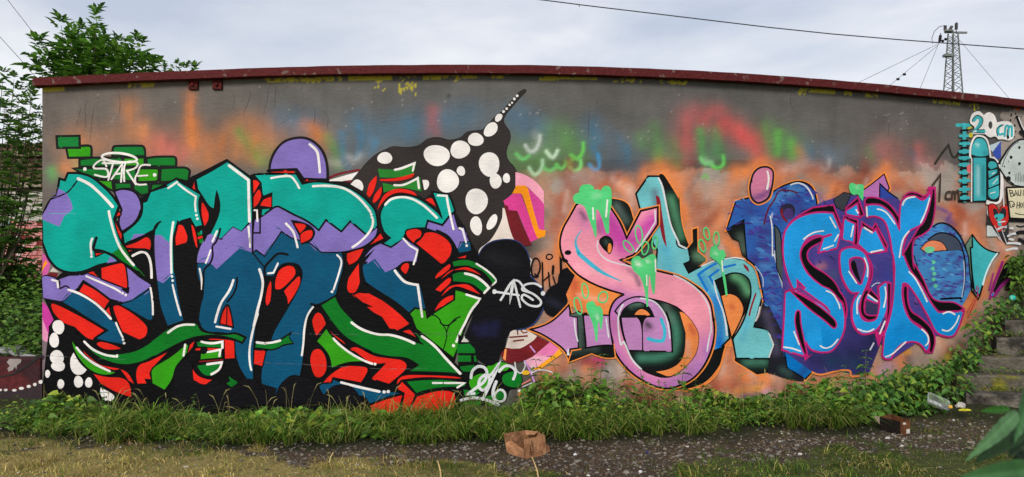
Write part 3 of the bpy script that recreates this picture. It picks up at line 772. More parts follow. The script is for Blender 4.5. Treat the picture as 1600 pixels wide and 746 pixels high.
    F(e, 'lg', 'I 550,208! 600,280 700,370 800,440 900,490 L 110,360! I 870,482 750,480 660,500 585,532! 560,420 468,315!', ol=3.5)
    F(e, 'dg', 'I 500,35! H 620,658! I 660,40 720,110 800,190 L 0,75 80,105 160,118 250,125 340,150 447,184! 348,58! 440,125 600,250 787,434! 650,415 500,408 333,404! 412,350! 320,300 200,290 100,270 0,235 I 900,400 800,350 690,280 600,180!', ol=4)
    Ln(e, 'k', 3, 'I 430,25 490,32 560,0')
    F(e, 'red', 'L 245,517! 260,455 330,425 500,425 700,435 777,457! 700,460 480,450 320,465 285,472!', ol=3)
    F(e, 'red', 'L 250,522! 290,473! 397,577! 330,780! 270,780! 305,570! 255,542!', ol=3); F(e, 'red', 'L 38,662! 170,612 302,576! 265,707! 250,790! 60,790!', ol=3)
    F(e, 'red', 'L 400,592! 520,555 640,543 702,570 710,640 690,690 640,720 600,790! 300,790!', ol=4)
    F(e, 'dg', 'L 313,473! 480,460 640,460 782,485! 777,522 600,530 480,550 400,577!', ol=4)
    for a in (('I 745,170 830,225 L 100,112 200,118 300,145 385,182', 5), ('L 445,128 540,200 640,310 742,417', 5), ('I 605,295 660,350 740,410 830,460 905,490', 4.4), ('I 665,635 800,670 960,706', 5), ('L 530,490 777,490! 720,525', 4)): Ln(e, 'w', a[1], a[0])
    D(e, 'w', 927, 493, 11, crop='I'); D(e, 'w', 152, 560, 13, crop='L'); D(e, 'w', 184, 557, 13, crop='L')
    e = 'painted_brush_mark'
    for c, t in (('blue', 'H 40,330 75,290'), ('blue', 'H 60,350 110,270'), ('pur', 'H 175,190 200,140'), ('blue', 'H 205,150 150,120'), ('blue', 'H 440,235 505,320'), ('pur', 'H 420,260 480,315'), ('blue', 'K 60,240 95,215'), ('blue', 'K 85,245 130,310'), ('pur', 'K 60,225 120,300'), ('blue', 'K 20,265 80,225'),
                 ('blue', 'K 720,150 745,95'), ('pur', 'K 730,140 760,85'), ('blue', 'E 355,235 430,205'), ('blue', 'E 870,200 925,100'), ('blue', 'E 650,120 720,150'), ('blue', 'E 40,375 75,370'), ('blue', 'E 75,390 130,345'), ('blue', 'C 190,90 250,30'), ('blue', 'C 660,115 760,85'), ('blue', 'C 740,85 850,10'), ('pur', 'C 820,60 870,20')): Ln(e, c, 1.5, t, taper=.8)
    e = 'painted_bumps'
    F(e, 'kk', 'I 100,800! 150,745 185,660 250,600 340,590 430,620 490,690 525,740! 590,668 670,650 750,672 810,742 840,800!')
    F(e, 'kk', 'F 150,800! 165,480 200,390 250,365 300,390! 315,520! 400,550 470,520! 600,580! 700,520 800,520! 880,640! 930,680! 960,580! I 30,640! 110,760! 110,800!')
    e = 'painted_year'
    for a in ('Q 80,450 92,395 135,362 185,372 205,420 180,480 110,535 52,578! 105,572', 'Q 205,420 225,470 205,525 165,545 140,510 150,460 190,425', 'Q 190,440 240,420 305,330! 170,620', 'Q 300,400 340,360 390,362 425,400 408,460', 'Q 275,480 250,560 262,620 292,660', 'Q 0,625 100,605 200,622 285,662'): Ln(e, 'w2', 5.8, a)
    D(e, 'w2', 305, 590, 42, 46, 0, 'Q', ring=3.6)
    # signature tag
    e = 'painted_tag#1'
    for a in ('A 530,350 500,300 445,330 435,365 530,372 535,430 440,415', 'A 500,325 660,325', 'A 580,335 545,455', 'A 570,450 655,330! 645,470', 'A 600,410 650,405', 'A 670,465 680,325 770,320 760,360 690,385! 760,490', 'A 870,340 800,345 775,400 755,440 765,487 840,490', 'A 775,425 850,420'): Ln(e, 'w', 3.6, a)
    D(e, 'w', 632, 283, 138, 34, 6, 'A', ring=3.6)
    for x, y in ((362, 371), (906, 417)): D(e, 'w', x, y, 14, crop='A')
    # hairline cracks in the render
    e = 'plaster_crack'
    rg = random.Random(5)
    for s in ('1 358,600 362,560 374,520 372,490', '1 395,610 400,560 396,500 410,470', '1 420,660 430,560 440,490', '1 550,560 560,500 556,430', '1 1085,520 1092,470 1088,430', '1 1130,540 1150,500 1165,450 1168,420', '2 35,300 50,240 60,180 72,150', '2 85,270 90,200 95,160', '2 210,195 214,150', '2 265,360 275,310 270,260', '2 330,370 336,310 320,280', '3 355,420 358,330 362,270', '3 395,260 400,220', '3 740,405 752,392', '3 435,290 450,292', '4 110,430 105,480 120,520', '4 700,470 705,520', '3 130,260 135,320', '4 560,640 565,560'):
        Ln(e, (70, 66, 63), .7, s, taper=.8)
    for s in ('0 66,556 90,557 118,560 160,561 215,562', '0 400,566 430,568 470,569 520,573 560,574 600,577 670,575', '0 455,521 520,523 560,522', '0 640,521 700,522 760,519', '0 1120,508 1190,510 1260,506', '0 380,560 420,567'):
        P, cor = parse(s); C = curve(P, cor, False, 2.0); k = 0
        while k < len(C) - 3:
            n = rg.randint(3, 12)
            Q = C[k:k + n] + np.array([[0, rg.uniform(-.5, .5)]]) * np.arange(len(C[k:k + n]))[:, None] * .15
            if len(Q) > 2 and rg.random() < .75: SHAPES.append(dict(e=e, c=(104, 106, 104), P=Q, w=rg.uniform(.35, .7), t='line', taper=.6))
            k += n
# ------------------------------------------------------------------ middle and right piece
def scribble(e, poly, cols, n, length, w, ang=8):
    P, cor = parse(poly); C = curve(P, cor, True); lo, hi = C.min(0), C.max(0); rg = np.random.default_rng(len(poly)); k = 0
    while k < n:
        p = lo + (hi - lo) * rg.random(2)
        if not in_poly(np.array([p[0]]), np.array([p[1]]), C)[0]: continue
        k += 1; a = R(ang + rg.normal(0, 16)); L = length * rg.uniform(.5, 1.4); d = np.array([math.cos(a), math.sin(a)]) * L / 2
        Q = np.array([p - d, p + np.array([0, rg.normal(0, 1.2)]), p + d])
        SHAPES.append(dict(e=e, c=cols[rg.integers(len(cols))], P=curve(Q, [False] * 3, False, 2.0), w=w * rg.uniform(.6, 1.3), t='line', taper=.9))
def paint_middle():
    e = 'painted_backdrop#3'
    F(e, (243, 164, 186), 'N 425,45! 500,68 580,118 645,195! 645,300! 560,200 515,160! 425,160!')
    F(e, (214, 70, 150), 'N 510,160! 600,240 648,300! 648,500! 600,495! 560,330!')
    F(e, 'hot', 'N 330,272! 400,218! 465,210! 575,500 605,560! 540,592! 440,350! 368,342!')
    F(e, 'amber', 'N 400,212! 432,150! 500,150! 522,172! 562,330 607,490! 660,500! 655,545! 600,562! 570,500 480,230 462,212!')
    F(e, 'cream', 'N 325,325! 347,340 380,440 415,565! O 560,90! 545,190! 300,200! N 140,690! 150,640 230,575 290,480 322,400!')
    F(e, 'mar', 'N 333,298! 365,308! 370,342! 437,347! 470,440 552,612! 490,622! 420,580 375,470!')
    F(e, 'cream', 'Q 345,225! 400,40! 440,60 520,85 595,130! 560,172 460,222!', spray=[((170, 150, 140), 0.5, 10, '0 800,540 820,520', 0.6)])
    F(e, 'mar', 'Q 308,262! 340,218 450,225 560,162 592,123! 692,175! 620,252 500,312 380,338 328,312!', spray=[((150, 40, 46), 0.5, 8, '0 830,545 850,535', 0.5)])
    F(e, (240, 150, 84), 'Q 328,300! 342,222! 356,228! 348,318!'); F(e, (232, 120, 176), 'Q 560,285! 692,172! 772,232! 700,282 600,340!', spray=[((244, 170, 196), 0.8, 8, '0 838,560 850,565', 0.4)])
    F(e, (240, 172, 196), 'Q 495,318! 560,285! 700,282! 640,350! 560,395!'); F(e, (250, 166, 40), 'Q 565,385! 722,270! 762,222! 790,262! 690,330 600,397!')
    for s, c, w in (('Q 380,135 515,125', 'mar', 2.4), ('Q 410,165 487,155', 'mar', 2.4), ('Q 440,60 442,112', 'mar', 2), ('Q 465,75 485,100 515,95', 'mar', 2), ('Q 495,318 540,400 570,480', (206, 150, 214), 2.6), ('Q 540,205 575,250', (206, 150, 214), 2.4), ('Q 555,410 620,388 705,405', 'w2', 2.6), ('Q 555,350 550,412', 'w2', 2.4), ('Q 420,330 435,395 470,412 500,360 492,328', 'w2', 2.4),
                     ('Q 475,500 540,465', (230, 130, 120), 2), ('Q 480,520 550,490', 'w2', 1.8), ('Q 710,410 770,480', 'w2', 2)): Ln(e, c, w, s)
    D(e, (230, 180, 40), 505, 410, 30, 18, 0, 'Q'); D(e, 'w', 455, 552, 12, crop='Q'); D(e, (232, 110, 40), 460, 578, 12, crop='Q')
    e = 'painted_cloud'
    F(e, 'kk', 'N 140,690! 180,632 240,590 320,574 400,576 460,602 508,660 540,745! O 540,205! 598,270 638,340 648,420 618,500 568,570 505,608 430,622 385,640 350,700! Q 345,225! 310,262! 290,322! 220,355 120,300! 110,230! 60,150! O 30,680 60,600 100,500 160,380 240,290 280,240 210,150 140,70!',
      spray=[((34, 34, 78), 0.5, 7, '0 745,512 775,508', 0.7), ((34, 34, 78), 0.5, 7, '0 750,520 770,520', 0.7), ((36, 36, 42), 0.6, 12, '0 770,400 800,410', 0.6)])
    Ln(e, (40, 60, 110), 1.6, 'N 138,692 176,630 240,587 320,570 402,572 462,599 510,657 540,742'); Ln(e, (40, 60, 110), 1.8, 'O 540,205 600,268 640,340 651,422 620,503 570,573 510,612 430,625')
    F(e, 'kk', 'O 760,200 790,155 850,143 897,190 897,260 872,322 820,342! 824,420 790,492 720,524 658,492 638,420 658,340 700,288 748,262', spray=[((40, 42, 60), 0.6, 6, '0 855,470 880,480', 0.6)])
    e = 'painted_tag#2'
    D(e, 'w2', 262, 328, 18, crop='O'); D(e, 'w2', 638, 342, 17, crop='O')
    for s in ('O 275,330 450,356', 'O 310,393 400,248! 380,418! 412,240! 462,447', 'O 345,330 400,250 450,248 500,310 560,345', 'O 622,290 570,265 500,275 478,315 560,345 622,402 602,440 530,432 475,385 490,352 560,392'): Ln(e, 'w2', 4.2, s)
    e = 'painted_tag#3'
    D(e, 'k', 580, 140, 33, 75, 5, 'O', ring=2.6); D(e, 'k', 688, 58, 24, 20, 0, 'O', ring=2.2)
    for s, w in (('O 632,100 637,310', 2.4), ('O 680,180 690,290', 2.4), ('O 632,250 690,200', 2), ('O 775,55 778,210', 4), ('O 717,130 712,188', 3.6), ('O 715,210 732,265', 2.4), ('O 575,190 590,215 600,205', 2.6)): Ln(e, 'k', w, s)

def paint_right():
    HALO = [((206, 92, 60), 0.7, 9, '0 890,420 905,480', 0.8), ((240, 190, 170), 0.5, 4, '0 905,462 945,470', 0.3)]
    e = 'painted_letter#K'
    # blackish green depth behind the letters
    F(e, 'gkd', 'R 465,250! 560,268 612,310 642,400 657,445! 702,350! 590,560! 530,430 468,330!', spray=[((84, 104, 96), 0.8, 7, '0 962,322 978,345', 0.4)], over=4)
    F(e, 'gkd', 'R 845,65! 880,68 960,190 1000,262! U 207,235! 225,440 270,590 302,645! 275,645! 200,612 130,450 90,280 58,95!', spray=[((74, 130, 96), 0.9, 7, '0 1048,310 1056,340 1064,370', 0.3)], over=4)
    F(e, (42, 46, 46), 'R 655,690! 780,558! 800,690! S 822,50! 700,70 640,92 538,80!', spray=[((110, 112, 110), 0.6, 7, '0 1005,395 1015,392', 0.4)])
    F(e, 'gkd', 'U 270,640! 312,588! 308,492! 345,480! 347,662! 412,716! V 312,92! 180,185! 143,113! 190,90! U 285,732!', spray=[((92, 130, 100), 0.9, 8, '0 1090,400 1100,403', 0.3)], over=4)
    F(e, 'gkd', 'W 140,395! 410,395! 430,445! 395,512! 312,525! 138,418!', spray=[((62, 112, 92), 0.9, 7, '0 1165,566 1195,566', 0.3)], over=4)
    e = 'painted_letter#S2'
    F(e, 'gkd', 'T 858,345! 957,308! 950,380 900,480 820,572 720,622 600,642 500,640! 600,600 720,540 800,440!', over=4)
    F('painted_backdrop#4', 'org', 'S 120,350! 190,200! 330,272 570,352! 462,512! 255,512! 150,432!', spray=HALO)
    e = 'painted_letter#K'
    BL = [((0, 108, 192), 0.95, 11, '0 1122,470 1126,510 1124,545', 0.2), ((20, 120, 205), 0.6, 7, '0 1098,432 1110,455 1120,480', 0.2), ((0, 100, 190), 0.7, 9, '0 1122,535 1130,545', 0.1),
          ((70, 165, 200), 0.6, 10, '0 1040,390 1045,420', 0.3), ((60, 160, 205), 0.5, 5, '0 1168,500 1160,530', 0.3), ((40, 60, 90), 0.5, 6, '0 1112,485 1116,520', 0.2), ((96, 96, 116), 0.7, 6, '0 1023,300 1024,318', 0.3), ((96, 120, 130), 0.5, 6, '0 1115,420 1120,430', 0.2)]
    F(e, 'lb', 'R 665,215! 760,78! 848,78! 878,180 900,300 930,430 980,560! U 200,622 277,642! 292,730! V 185,95! 143,113! 180,182! 280,130 400,85 500,66 622,83! 702,150 747,220 757,330 732,440 688,602! 800,622! W 412,195! 447,297! 402,402! 150,400! 123,250! V 520,697! 602,560 652,400 662,310 642,230 580,190 500,190 388,243! 430,360 488,600! 497,692! 440,750! T 952,310 858,347! 872,200 864,60! V 362,520 342,420 292,340 202,270 102,215 0,183! S 818,165! 830,0! R 800,610! 780,548! 832,452! 832,318! 700,347!', ol=3.4, spray=BL)
    F(e, 'gkd', 'V 383,243! 440,222 500,190 580,190 640,230 660,310 650,400 602,520! 602,440 560,368 500,343 428,362!', spray=[((100, 170, 120), 0.9, 7, '0 1148,432 1160,440 1168,456', 0.2)], ol=2)
    F(e, 'org', 'V 428,360! 500,343 562,370 604,440 602,500 560,600 512,690! 490,600!', ol=2.6, spray=[((190, 70, 60), 0.7, 5, '0 1144,480', 0)])
    F(e, 'org', 'W 690,700! 0,0!' if False else 'V 502,695! 525,760! 470,760!')
    F(e, 'org', 'V 722,540! 745,588! 690,600!', ol=1.6)
    for s, c, w in (('V 322,320 254,195! 330,142 390,110', (20, 118, 208), 3.6), ('V 375,272 340,212! 410,160', (20, 118, 208), 3.6), ('V 450,140 540,118', (20, 118, 208), 3.4), ('V 280,130 380,88', 'w2', 2.8), ('V 455,75 540,65 622,80', 'w2', 2.8), ('V 375,250 400,360 450,500 475,662', 'w2', 3), ('W 405,205 440,292! 405,390', 'w2', 3),
                    ('W 335,0 320,60 300,110', 'w2', 2.6), ('V 700,345 665,450 650,512', (140, 30, 45), 2.8), ('T 930,-5 960,90 975,220', 'w2', 3), ('R 840,92 870,160 890,250 910,350 940,470 995,590 U 205,612 262,640', 'w2', 3.6)): Ln(e, c, w, s)
    F(e, (140, 30, 45), 'R 818,228! 850,250 872,400 905,632! 868,550 832,350!'); F(e, (140, 30, 45), 'V 600,108! 640,140 650,182! 612,142!')
    e = 'painted_letter#S2'
    SP = [((198, 70, 165), 0.95, 22, '0 950,340 975,385', 0.15), ((198, 70, 165), 0.95, 14, '0 990,375 1020,345', 0.1), ((198, 66, 160), 0.8, 10, '0 940,350 955,370', 0.1), ((184, 104, 178), 0.9, 22, '0 960,470 955,540 990,590 1040,605 1090,580 1110,540', 0.12),
          ((206, 124, 172), 0.7, 14, '0 905,335 915,350', 0.2), ((178, 120, 190), 0.8, 14, '0 960,475 1000,470', 0.1), ((176, 128, 190), 0.6, 20, '0 1100,560 1060,600', 0.1), ((250, 178, 190), 0.5, 8, '0 905,420 960,430 1010,445', 0.3), ((84, 64, 96), 0.8, 4, '0 908,332 914,342', 0.1), ((110, 80, 110), 0.7, 4, '0 983,423 992,430 998,445', 0.3),
          ((90, 60, 110), 0.6, 5, '0 932,350 936,362', 0.2), ((240, 150, 190), 0.5, 5, '0 1085,530 1095,560', 0.2)]
    F(e, 'pink', 'R 200,300! 150,390 100,480 75,570 78,650 100,705! S 90,50 140,120 210,195 310,257 430,307 572,350! 500,395 462,470 455,560 470,670! T 80,250 110,360 180,460 270,540 400,610 510,632 620,602 720,542 800,442 852,320 872,200 864,80! V 367,560 347,430 292,338 202,268 100,213 0,183! S 820,165! 630,130! 540,82! R 640,690! 720,610 832,452! 832,318! 700,348! 590,560! 540,440 470,330! 400,270 300,260!', ol=3.8, spray=SP, over=7)
    F(e, 'gkd', 'S 720,373! 850,400 942,432! T 580,0! 640,50 702,120 744,200 747,280 722,370 642,467 552,532 480,545 400,527 310,482 240,402 195,317 155,182 138,80! S 560,420 640,385', ol=2.6, spray=[((64, 122, 100), 1.0, 7, '0 1049,495 1056,520 1052,548 1030,558 1000,559', 0.15), ((96, 120, 110), 0.6, 7, '0 1040,478 1048,500', 0.2)])
    F(e, 'org', 'T 602,38! 640,50 702,120 744,200 747,280 722,370 642,467 552,528 500,535! 418,502! 520,482 600,432 640,350 650,200!', spray=[((200, 80, 60), 0.7, 5, '0 1078,510 1083,520', 0.3), ((214, 160, 140), 0.6, 5, '0 1073,535 1075,555', 0.3)])
    F(e, 'lav', 'S 500,480! 560,410 640,372 720,372 790,398 862,460 912,550! T 500,38 532,150 547,347! 203,337! 165,200 148,85!', ol=3, spray=[((60, 50, 64), 0.95, 5, '0 1010,506 1015,510', 0.1), ((90, 70, 96), 0.5, 5, '0 1008,515', 0.1)])
    F(e, 'gkd', 'S 543,527! 563,470 620,425 690,410 762,447 802,524!', spray=[((80, 110, 98), 0.9, 4, '0 985,478 1000,475', 0.2)], ol=2)
    F(e, 'org', 'S 643,512! 670,475 710,460 752,480 780,514!', ol=2); F(e, 'k', 'S 655,518! 792,518! 740,535 720,572 716,625! T 322,347! 311,347! 308,180 293,110 265,78!')
    F(e, 'k', 'S 545,520! 560,640! T 205,337! 190,335! 155,200! 138,80!')
    Ln(e, 'cyan', 5.4, 'T 460,95 485,170 485,230 470,262! 420,262 360,245')
    for s, w in (('R 368,580 365,640 400,700 470,742 S 560,118 632,135', 2.8), ('S 700,380 790,400 850,450 900,540 925,690', 3), ('S 562,430 530,500 525,600 545,740 T 170,270 230,400 305,482', 3.2), ('V 60,200 160,250 250,320 320,420 345,520 350,640 T 840,200 815,342', 2.8), ('R 810,345 814,432! 740,550 660,665', 3.2), ('T 45,85 60,200', 0.1)): Ln(e, 'w2', w, s)
    Ln(e, (70, 178, 206), 7, 'R 240,500 200,560 198,620 230,690 S 215,30 320,120 400,178 470,213 545,245', taper=1.1)
    F(e, 'k', 'R 378,590 400,552 440,543 477,570 484,620 462,672 418,650', ol=1, spray=[((52, 74, 66), 0.9, 4, '0 946,378 950,382', 0.1)]); D(e, 'org2', 458, 637, 19, 42, 4, 'R', ol=1.4)
    D(e, 'kk', 135, 672, 26, 19, 0, 'R'); F(e, 'k', 'S 80,60! 110,70 140,90 115,105 95,90'); D(e, 'k', 905, 10, 1)
    e = 'painted_letter#foot'
    F(e, 'gkd', '7 245,150! 330,145 430,128 472,128! 478,187! 430,187 370,167! 265,208!', over=4, spray=[((70, 90, 80), 0.6, 6, '0 895,548 930,545', 0.4)])
    F(e, 'lav', 'O 540,622! 700,562 838,432! 857,517! 907,527! Q 912,40! 917,218! 850,228! 835,292! 800,232 740,182 640,117 545,77!', ol=3.4, over=6.6)
    F(e, (66, 82, 76), 'S 148,438! 160,500 215,480! 250,502! 272,750! Q 968,217! 912,217! S 207,527! 150,517!', ol=2.4, spray=[((150, 180, 160), 0.8, 5, '0 895,485', 0.2), ((26, 30, 30), 0.8, 4, '0 913,520 914,545', 0.1)])
    F(e, 'lav', 'S 253,508! 455,512! 460,600! 482,745! 7 470,132! 430,130 343,142! S 275,740!', ol=3); F(e, 'k', 'S 255,490! 285,490! 285,505! 255,505!')
    Ln(e, 'w2', 3, 'O 880,540 890,640 907,712'); Ln(e, 'w2', 3.2, 'S 430,535 450,680'); F(e, 'w2', 'Q 822,275! 832,210! 845,275!')
    Ln(e, 'org2', 2.6, '7 800,345 900,312 960,250 990,150 1005,118')
    # purple-blue figure
    MOT = [((58, 42, 120), 0.75, 9, f'0 {x},{y} {x + dx},{y + dy}', 0.9) for x, y, dx, dy in ((1168, 330, 20, 6), (1195, 345, 18, -4), (1172, 360, 25, 5), (1190, 385, 22, 6), (1172, 405, 30, 4), (1195, 425, 20, 6), (1185, 450, 30, -4), (1205, 470, 14, 8), (1230, 310, 20, 4), (1215, 500, 8, 20), (1190, 300, 6, 6), (1250, 330, 12, 12))]
    MOT += [((74, 130, 190), 0.7, 6, f'0 {x},{y} {x + 14},{y + 3}', 0.8) for x, y in ((1178, 345), (1185, 372), (1190, 395), (1190, 415), (1200, 440), (1195, 460), (1210, 480), (1218, 300), (1200, 310), (1235, 295))]
    e = 'painted_figure'
    F(e, (44, 92, 168), 'U 570,492! 640,275! 750,245! X 220,340 330,250! 420,200 520,172 600,190 652,250 674,358! 560,402! 470,490 420,580! 412,745! Y 110,300! 130,602! Z 103,482! W 640,395! 737,500! 680,560! 540,467! 500,340 430,150! V 762,410! 742,300 702,150 630,80! U 722,700 702,420!', ol=3.2, over=6.6, spray=MOT)
    F(e, 'gkd', 'U 568,492! 697,423! 725,745! V 630,85! 590,40! U 662,580! 612,562!', over=0, ol=1.2, spray=[((84, 104, 92), 0.8, 7, '0 1156,370 1160,390', 0.3)])
    F(e, (28, 30, 38), 'V 750,408! 800,440! 905,650! W 505,340! 540,467! 680,560! 664,574! 560,562 440,522! 392,512! 402,400! 447,297! 407,190! 330,150! 288,152! 332,52!', spray=[((86, 78, 104), 0.8, 7, '0 1196,490 1204,520 1212,550', 0.3), ((66, 100, 92), 0.6, 6, '0 1222,578 1232,585', 0.3)])
    scribble(e, 'U 570,492! 640,275! 750,245! X 220,340 330,250! 420,200 520,172 600,190 652,250 674,358! 470,490 Y 110,300! 130,602! Z 103,482! W 640,395! 560,440! V 760,410! 702,150 722,100 U 722,420!', [(66, 50, 136), (58, 44, 120), (74, 60, 150), (70, 128, 190), (36, 70, 150)], 150, 11, 2.4)
    Ln(e, (90, 24, 40), 2.4, 'U 860,450 890,340 940,260 X 380,245 460,240 520,260'); D(e, (40, 36, 60), 445, 400, 62, 60, 0, 'X'); D(e, (70, 50, 110), 450, 420, 40, 42, 0, 'X')
    Ln(e, (120, 24, 40), 3.4, 'X 400,390 405,440 440,480'); Ln(e, 'w2', 3, 'X 470,195 530,182 590,210 630,270 642,305'); Ln(e, 'w2', 2.6, 'X 310,440 325,540 328,745 Y 40,340 80,480 110,600')
    Ln(e, (170, 180, 200), 1.6, 'V 840,10 860,140 910,310'); Ln(e, (180, 190, 200), 1.4, 'V 690,130 745,210 752,290')
    Ln(e, (150, 160, 190), 3, 'X 330,405 322,440 318,470', taper=.9)
    F(e, (70, 80, 82), 'Y 45,110! 90,180 107,400 130,602! 60,440!', ol=2)
    F(e, 'bl', 'W 520,335! 540,467! 680,560! 737,500! 642,395! 560,370!', ol=2.4, spray=[((30, 50, 110), 0.7, 7, '0 1250,585 1258,575', 0.4)]); Ln(e, 'w2', 2.4, 'W 645,400 705,470')
    e = 'painted_figure_head'
    F(e, (210, 124, 156), 'X 163,160 185,100 230,63 290,58 330,90 332,160 316,240 290,302 220,337 170,302 153,230', ol=3.8, olc=(26, 26, 40), over=7, spray=[((90, 60, 130), 0.8, 5, '0 1178,310 1192,305 1200,298', 0.3)])
    Ln(e, 'w', 4, 'X 288,92 298,150 286,228'); D(e, 'k', 165, 165, 8, 14, 0, 'X')
    # backdrop of the blue letters
    NV = [((36, 36, 78), 0.95, 34, '0 1280,560 1340,555 1360,520', 0.3), ((70, 52, 110), 0.7, 20, '0 1300,420 1330,440', 0.6), ((44, 60, 140), 0.7, 14, '0 1385,420 1390,440', 0.7), ((36, 40, 88), 0.8, 20, '0 1325,500 1350,480', 0.4), ((190, 120, 110), 0.6, 6, '0 1275,420 1285,415', 0.6), ((120, 70, 150), 0.6, 8, '0 1232,440 1235,455', 0.5), ((60, 90, 100), 0.5, 8, '0 1300,430', 0.4), ((20, 60, 80), 0.6, 14, '0 1300,565 1330,570', 0.6)]
    e = 'painted_backdrop#5'
    F(e, (184, 112, 178), 'a 0,170! 60,165 150,130 305,12! 345,120! 250,300! 0,330!', ol=2.4, over=7); F(e, (48, 70, 160), 'a 272,85! 340,150 410,200! 420,400! 270,250!', ol=2.6)
    F(e, (74, 62, 138), 'Y 108,300! X 470,470 690,340 800,300 870,262! a 60,180! 160,190! 410,205! 560,450! b 420,30 500,180 580,330 600,520! 640,610! 470,660! Z 950,560! 870,430! 780,660! 650,667 560,640! W 900,502 800,522 735,502! Z 103,482!', spray=NV)
    scribble(e, 'Y 130,320! X 470,490 690,360 800,330 870,280! a 300,200! 410,220! 540,440 b 480,180 560,330 600,500! 470,600! Z 950,500! 800,420! 560,420! 300,450!', [(70, 52, 130), (60, 46, 110), (96, 74, 150), (58, 72, 160), (120, 70, 140), (44, 44, 92)], 120, 12, 2.6, 60)
    F(e, (60, 62, 70), 'X 800,310! 880,255! 940,262! 880,400! 820,370!', ol=1.6)
    Ln(e, 'org2', 2.6, 'W 735,505 800,525 900,503 960,492 Z 560,640 630,645 645,690 780,665')
    # mottled arch at the right
    MC = [((66, 52, 132), 0.9, 3.2, f'0 {x},{y} {x + 9},{y - 3}', 0.5) for x, y in ((1452, 420), (1470, 415), (1488, 412), (1455, 432), (1476, 430), (1493, 428), (1450, 446), (1468, 444), (1486, 446), (1462, 457), (1480, 458), (1496, 442), (1458, 407), (1480, 400), (1495, 405), (1504, 430), (1505, 450), (1447, 380), (1460, 370), (1476, 357), (1490, 365), (1500, 385), (1442, 395), (1509, 415))]
    e = 'painted_arch'
    F(e, (64, 132, 190), 'a 520,600! 560,500 640,440 720,388 802,410 882,480 932,580 957,750! b 867,100 872,250 802,390! 700,360 600,347 540,262 460,122 428,52!', over=0, spray=MC)
    scribble(e, 'a 530,600! 560,500 640,440 720,390 802,410 882,480 932,580 957,750! b 867,100 862,250 802,380! 700,350 600,335 540,240 470,120!', [(66, 52, 136), (60, 46, 126), (84, 70, 160), (90, 160, 200)], 110, 8, 2.2, 5)
    F(e, (66, 74, 92), 'a 640,520! 740,468 832,490 892,560 908,602! 600,622!'); F(e, (226, 132, 92), 'a 578,592! 650,530 740,540 787,602! 620,622!', ol=1.6); D(e, (110, 200, 150), 650, 600, 40, 26, 0, 'a')
    for y, x in ((420, 1456), (428, 1458), (437, 1457), (447, 1460), (410, 1457)): D(e, (96, 190, 150), x, y, 3.2, 3)
    for s, w in (('a 680,420 740,392 820,420 890,500 942,620 b 855,0 872,100 874,250', 2.8), ('a 640,520 740,468 860,510 912,620 b 827,100 812,290 790,337', 2.2), ('b 640,335 790,327', 3), ('b 430,0 470,130', 1.6)): Ln(e, 'k', w, s)
    Ln(e, (190, 196, 214), 1.4, 'b 815,40 820,180 800,320')
    e = 'painted_diamond'
    F(e, (96, 132, 112), 'e 288,212! 350,108! 360,235! 340,240! 355,620! 428,700! 415,730! 350,642! 335,500 318,320!', ol=2)
    F(e, 'tq', 'e 355,105! 420,190 500,252 612,285! 530,390 480,522 427,697! 375,652! 350,450 337,235! 357,230!', ol=3.2); Ln(e, (210, 236, 240), 2.8, 'e 598,290 540,370 490,480 458,590')
    Ln(e, (150, 40, 130), 1.8, 'e 405,600 385,660'); Ln(e, (150, 40, 130), 1.8, 'e 415,620 405,690')
    # blue letters
    def sek(elem, s): F(elem, 'sek', s, ol=3.6, olc='mag', spray=[((0, 132, 206), 0.8, 40, '0 1240,540 1300,540 1400,530 1480,500', 0.1)])
    def shd(elem, s): F(elem, 'k', s, ol=2.8, olc='mag')
    e = 'painted_letter#S3'
    shd(e, 'Y 140,130! 200,60 X 640,372! 800,352! 872,540! 858,590! 790,500! 640,470! Y 140,160!')
    sek(e, 'Y 110,250 130,150 200,70 300,25 400,10 500,17! 560,157! 530,290! 385,325! 425,202! 370,190 300,220 255,290 250,370 300,480 400,570 480,612 550,700! Z 572,130 592,250 572,370 500,480 420,502 330,480 290,420! Z 277,532! 103,482! 130,30! 170,18! 280,0! 220,-60! Y 220,660 150,520 115,380')
    shd(e, 'Y 418,198! 330,222 258,290 250,375 305,485 400,572 480,614 550,690 Z 575,120 594,245! 606,180 590,90 545,20 Y 540,600 500,540 430,480 350,430 302,370 312,300 410,242!')
    Ln(e, 'mag', 4, 'Y 425,202 480,185')
    F(e, 'sek', 'Z 240,170 230,150 262,170 262,300! 300,420! 340,480! 420,480! 400,300! 200,120! 150,60! 132,40! 118,470! 270,518! 235,400 200,270')
    F(e, (110, 60, 130), 'Z 240,-10! 330,60 440,140 475,195! 420,140 330,90 200,10!', ol=2.4, olc='mag')
    shd(e, 'Z 158,14! 260,60 400,150 512,250 524,300 500,312 430,252 300,152'); shd(e, 'Z 213,185 240,180 252,300 302,532! 290,545! 238,420 203,270')
    F(e, 'mag', 'Z 270,528! 300,500! 300,535! 342,510! 280,568!')
    e = 'painted_letter#E2'
    shd(e, 'Y 575,38! 690,70! 692,272! 655,262! 668,110!'); sek(e, 'Y 580,60! 672,100! 660,250! 568,217!'); shd(e, 'Y 720,85! 805,140! 827,93! 922,270! 910,315! 800,300! 720,150!'); sek(e, 'Y 720,118! 800,170! 830,140! 912,312! 770,332! 688,257!')
    shd(e, 'a 0,275! 95,192! 142,330! 115,345! 60,300! 0,300!'); sek(e, 'a 0,297! 90,240! 107,347! 40,335 0,327!')
    shd(e, 'Y 720,300! 792,400 802,500 772,600 752,745! Z 700,140! 690,60! Y 730,560!'); shd(e, 'Y 770,590! 858,682! 850,720! 755,640!'); sek(e, 'Y 765,642! 862,722! Z 852,130! 752,85! 765,40!')
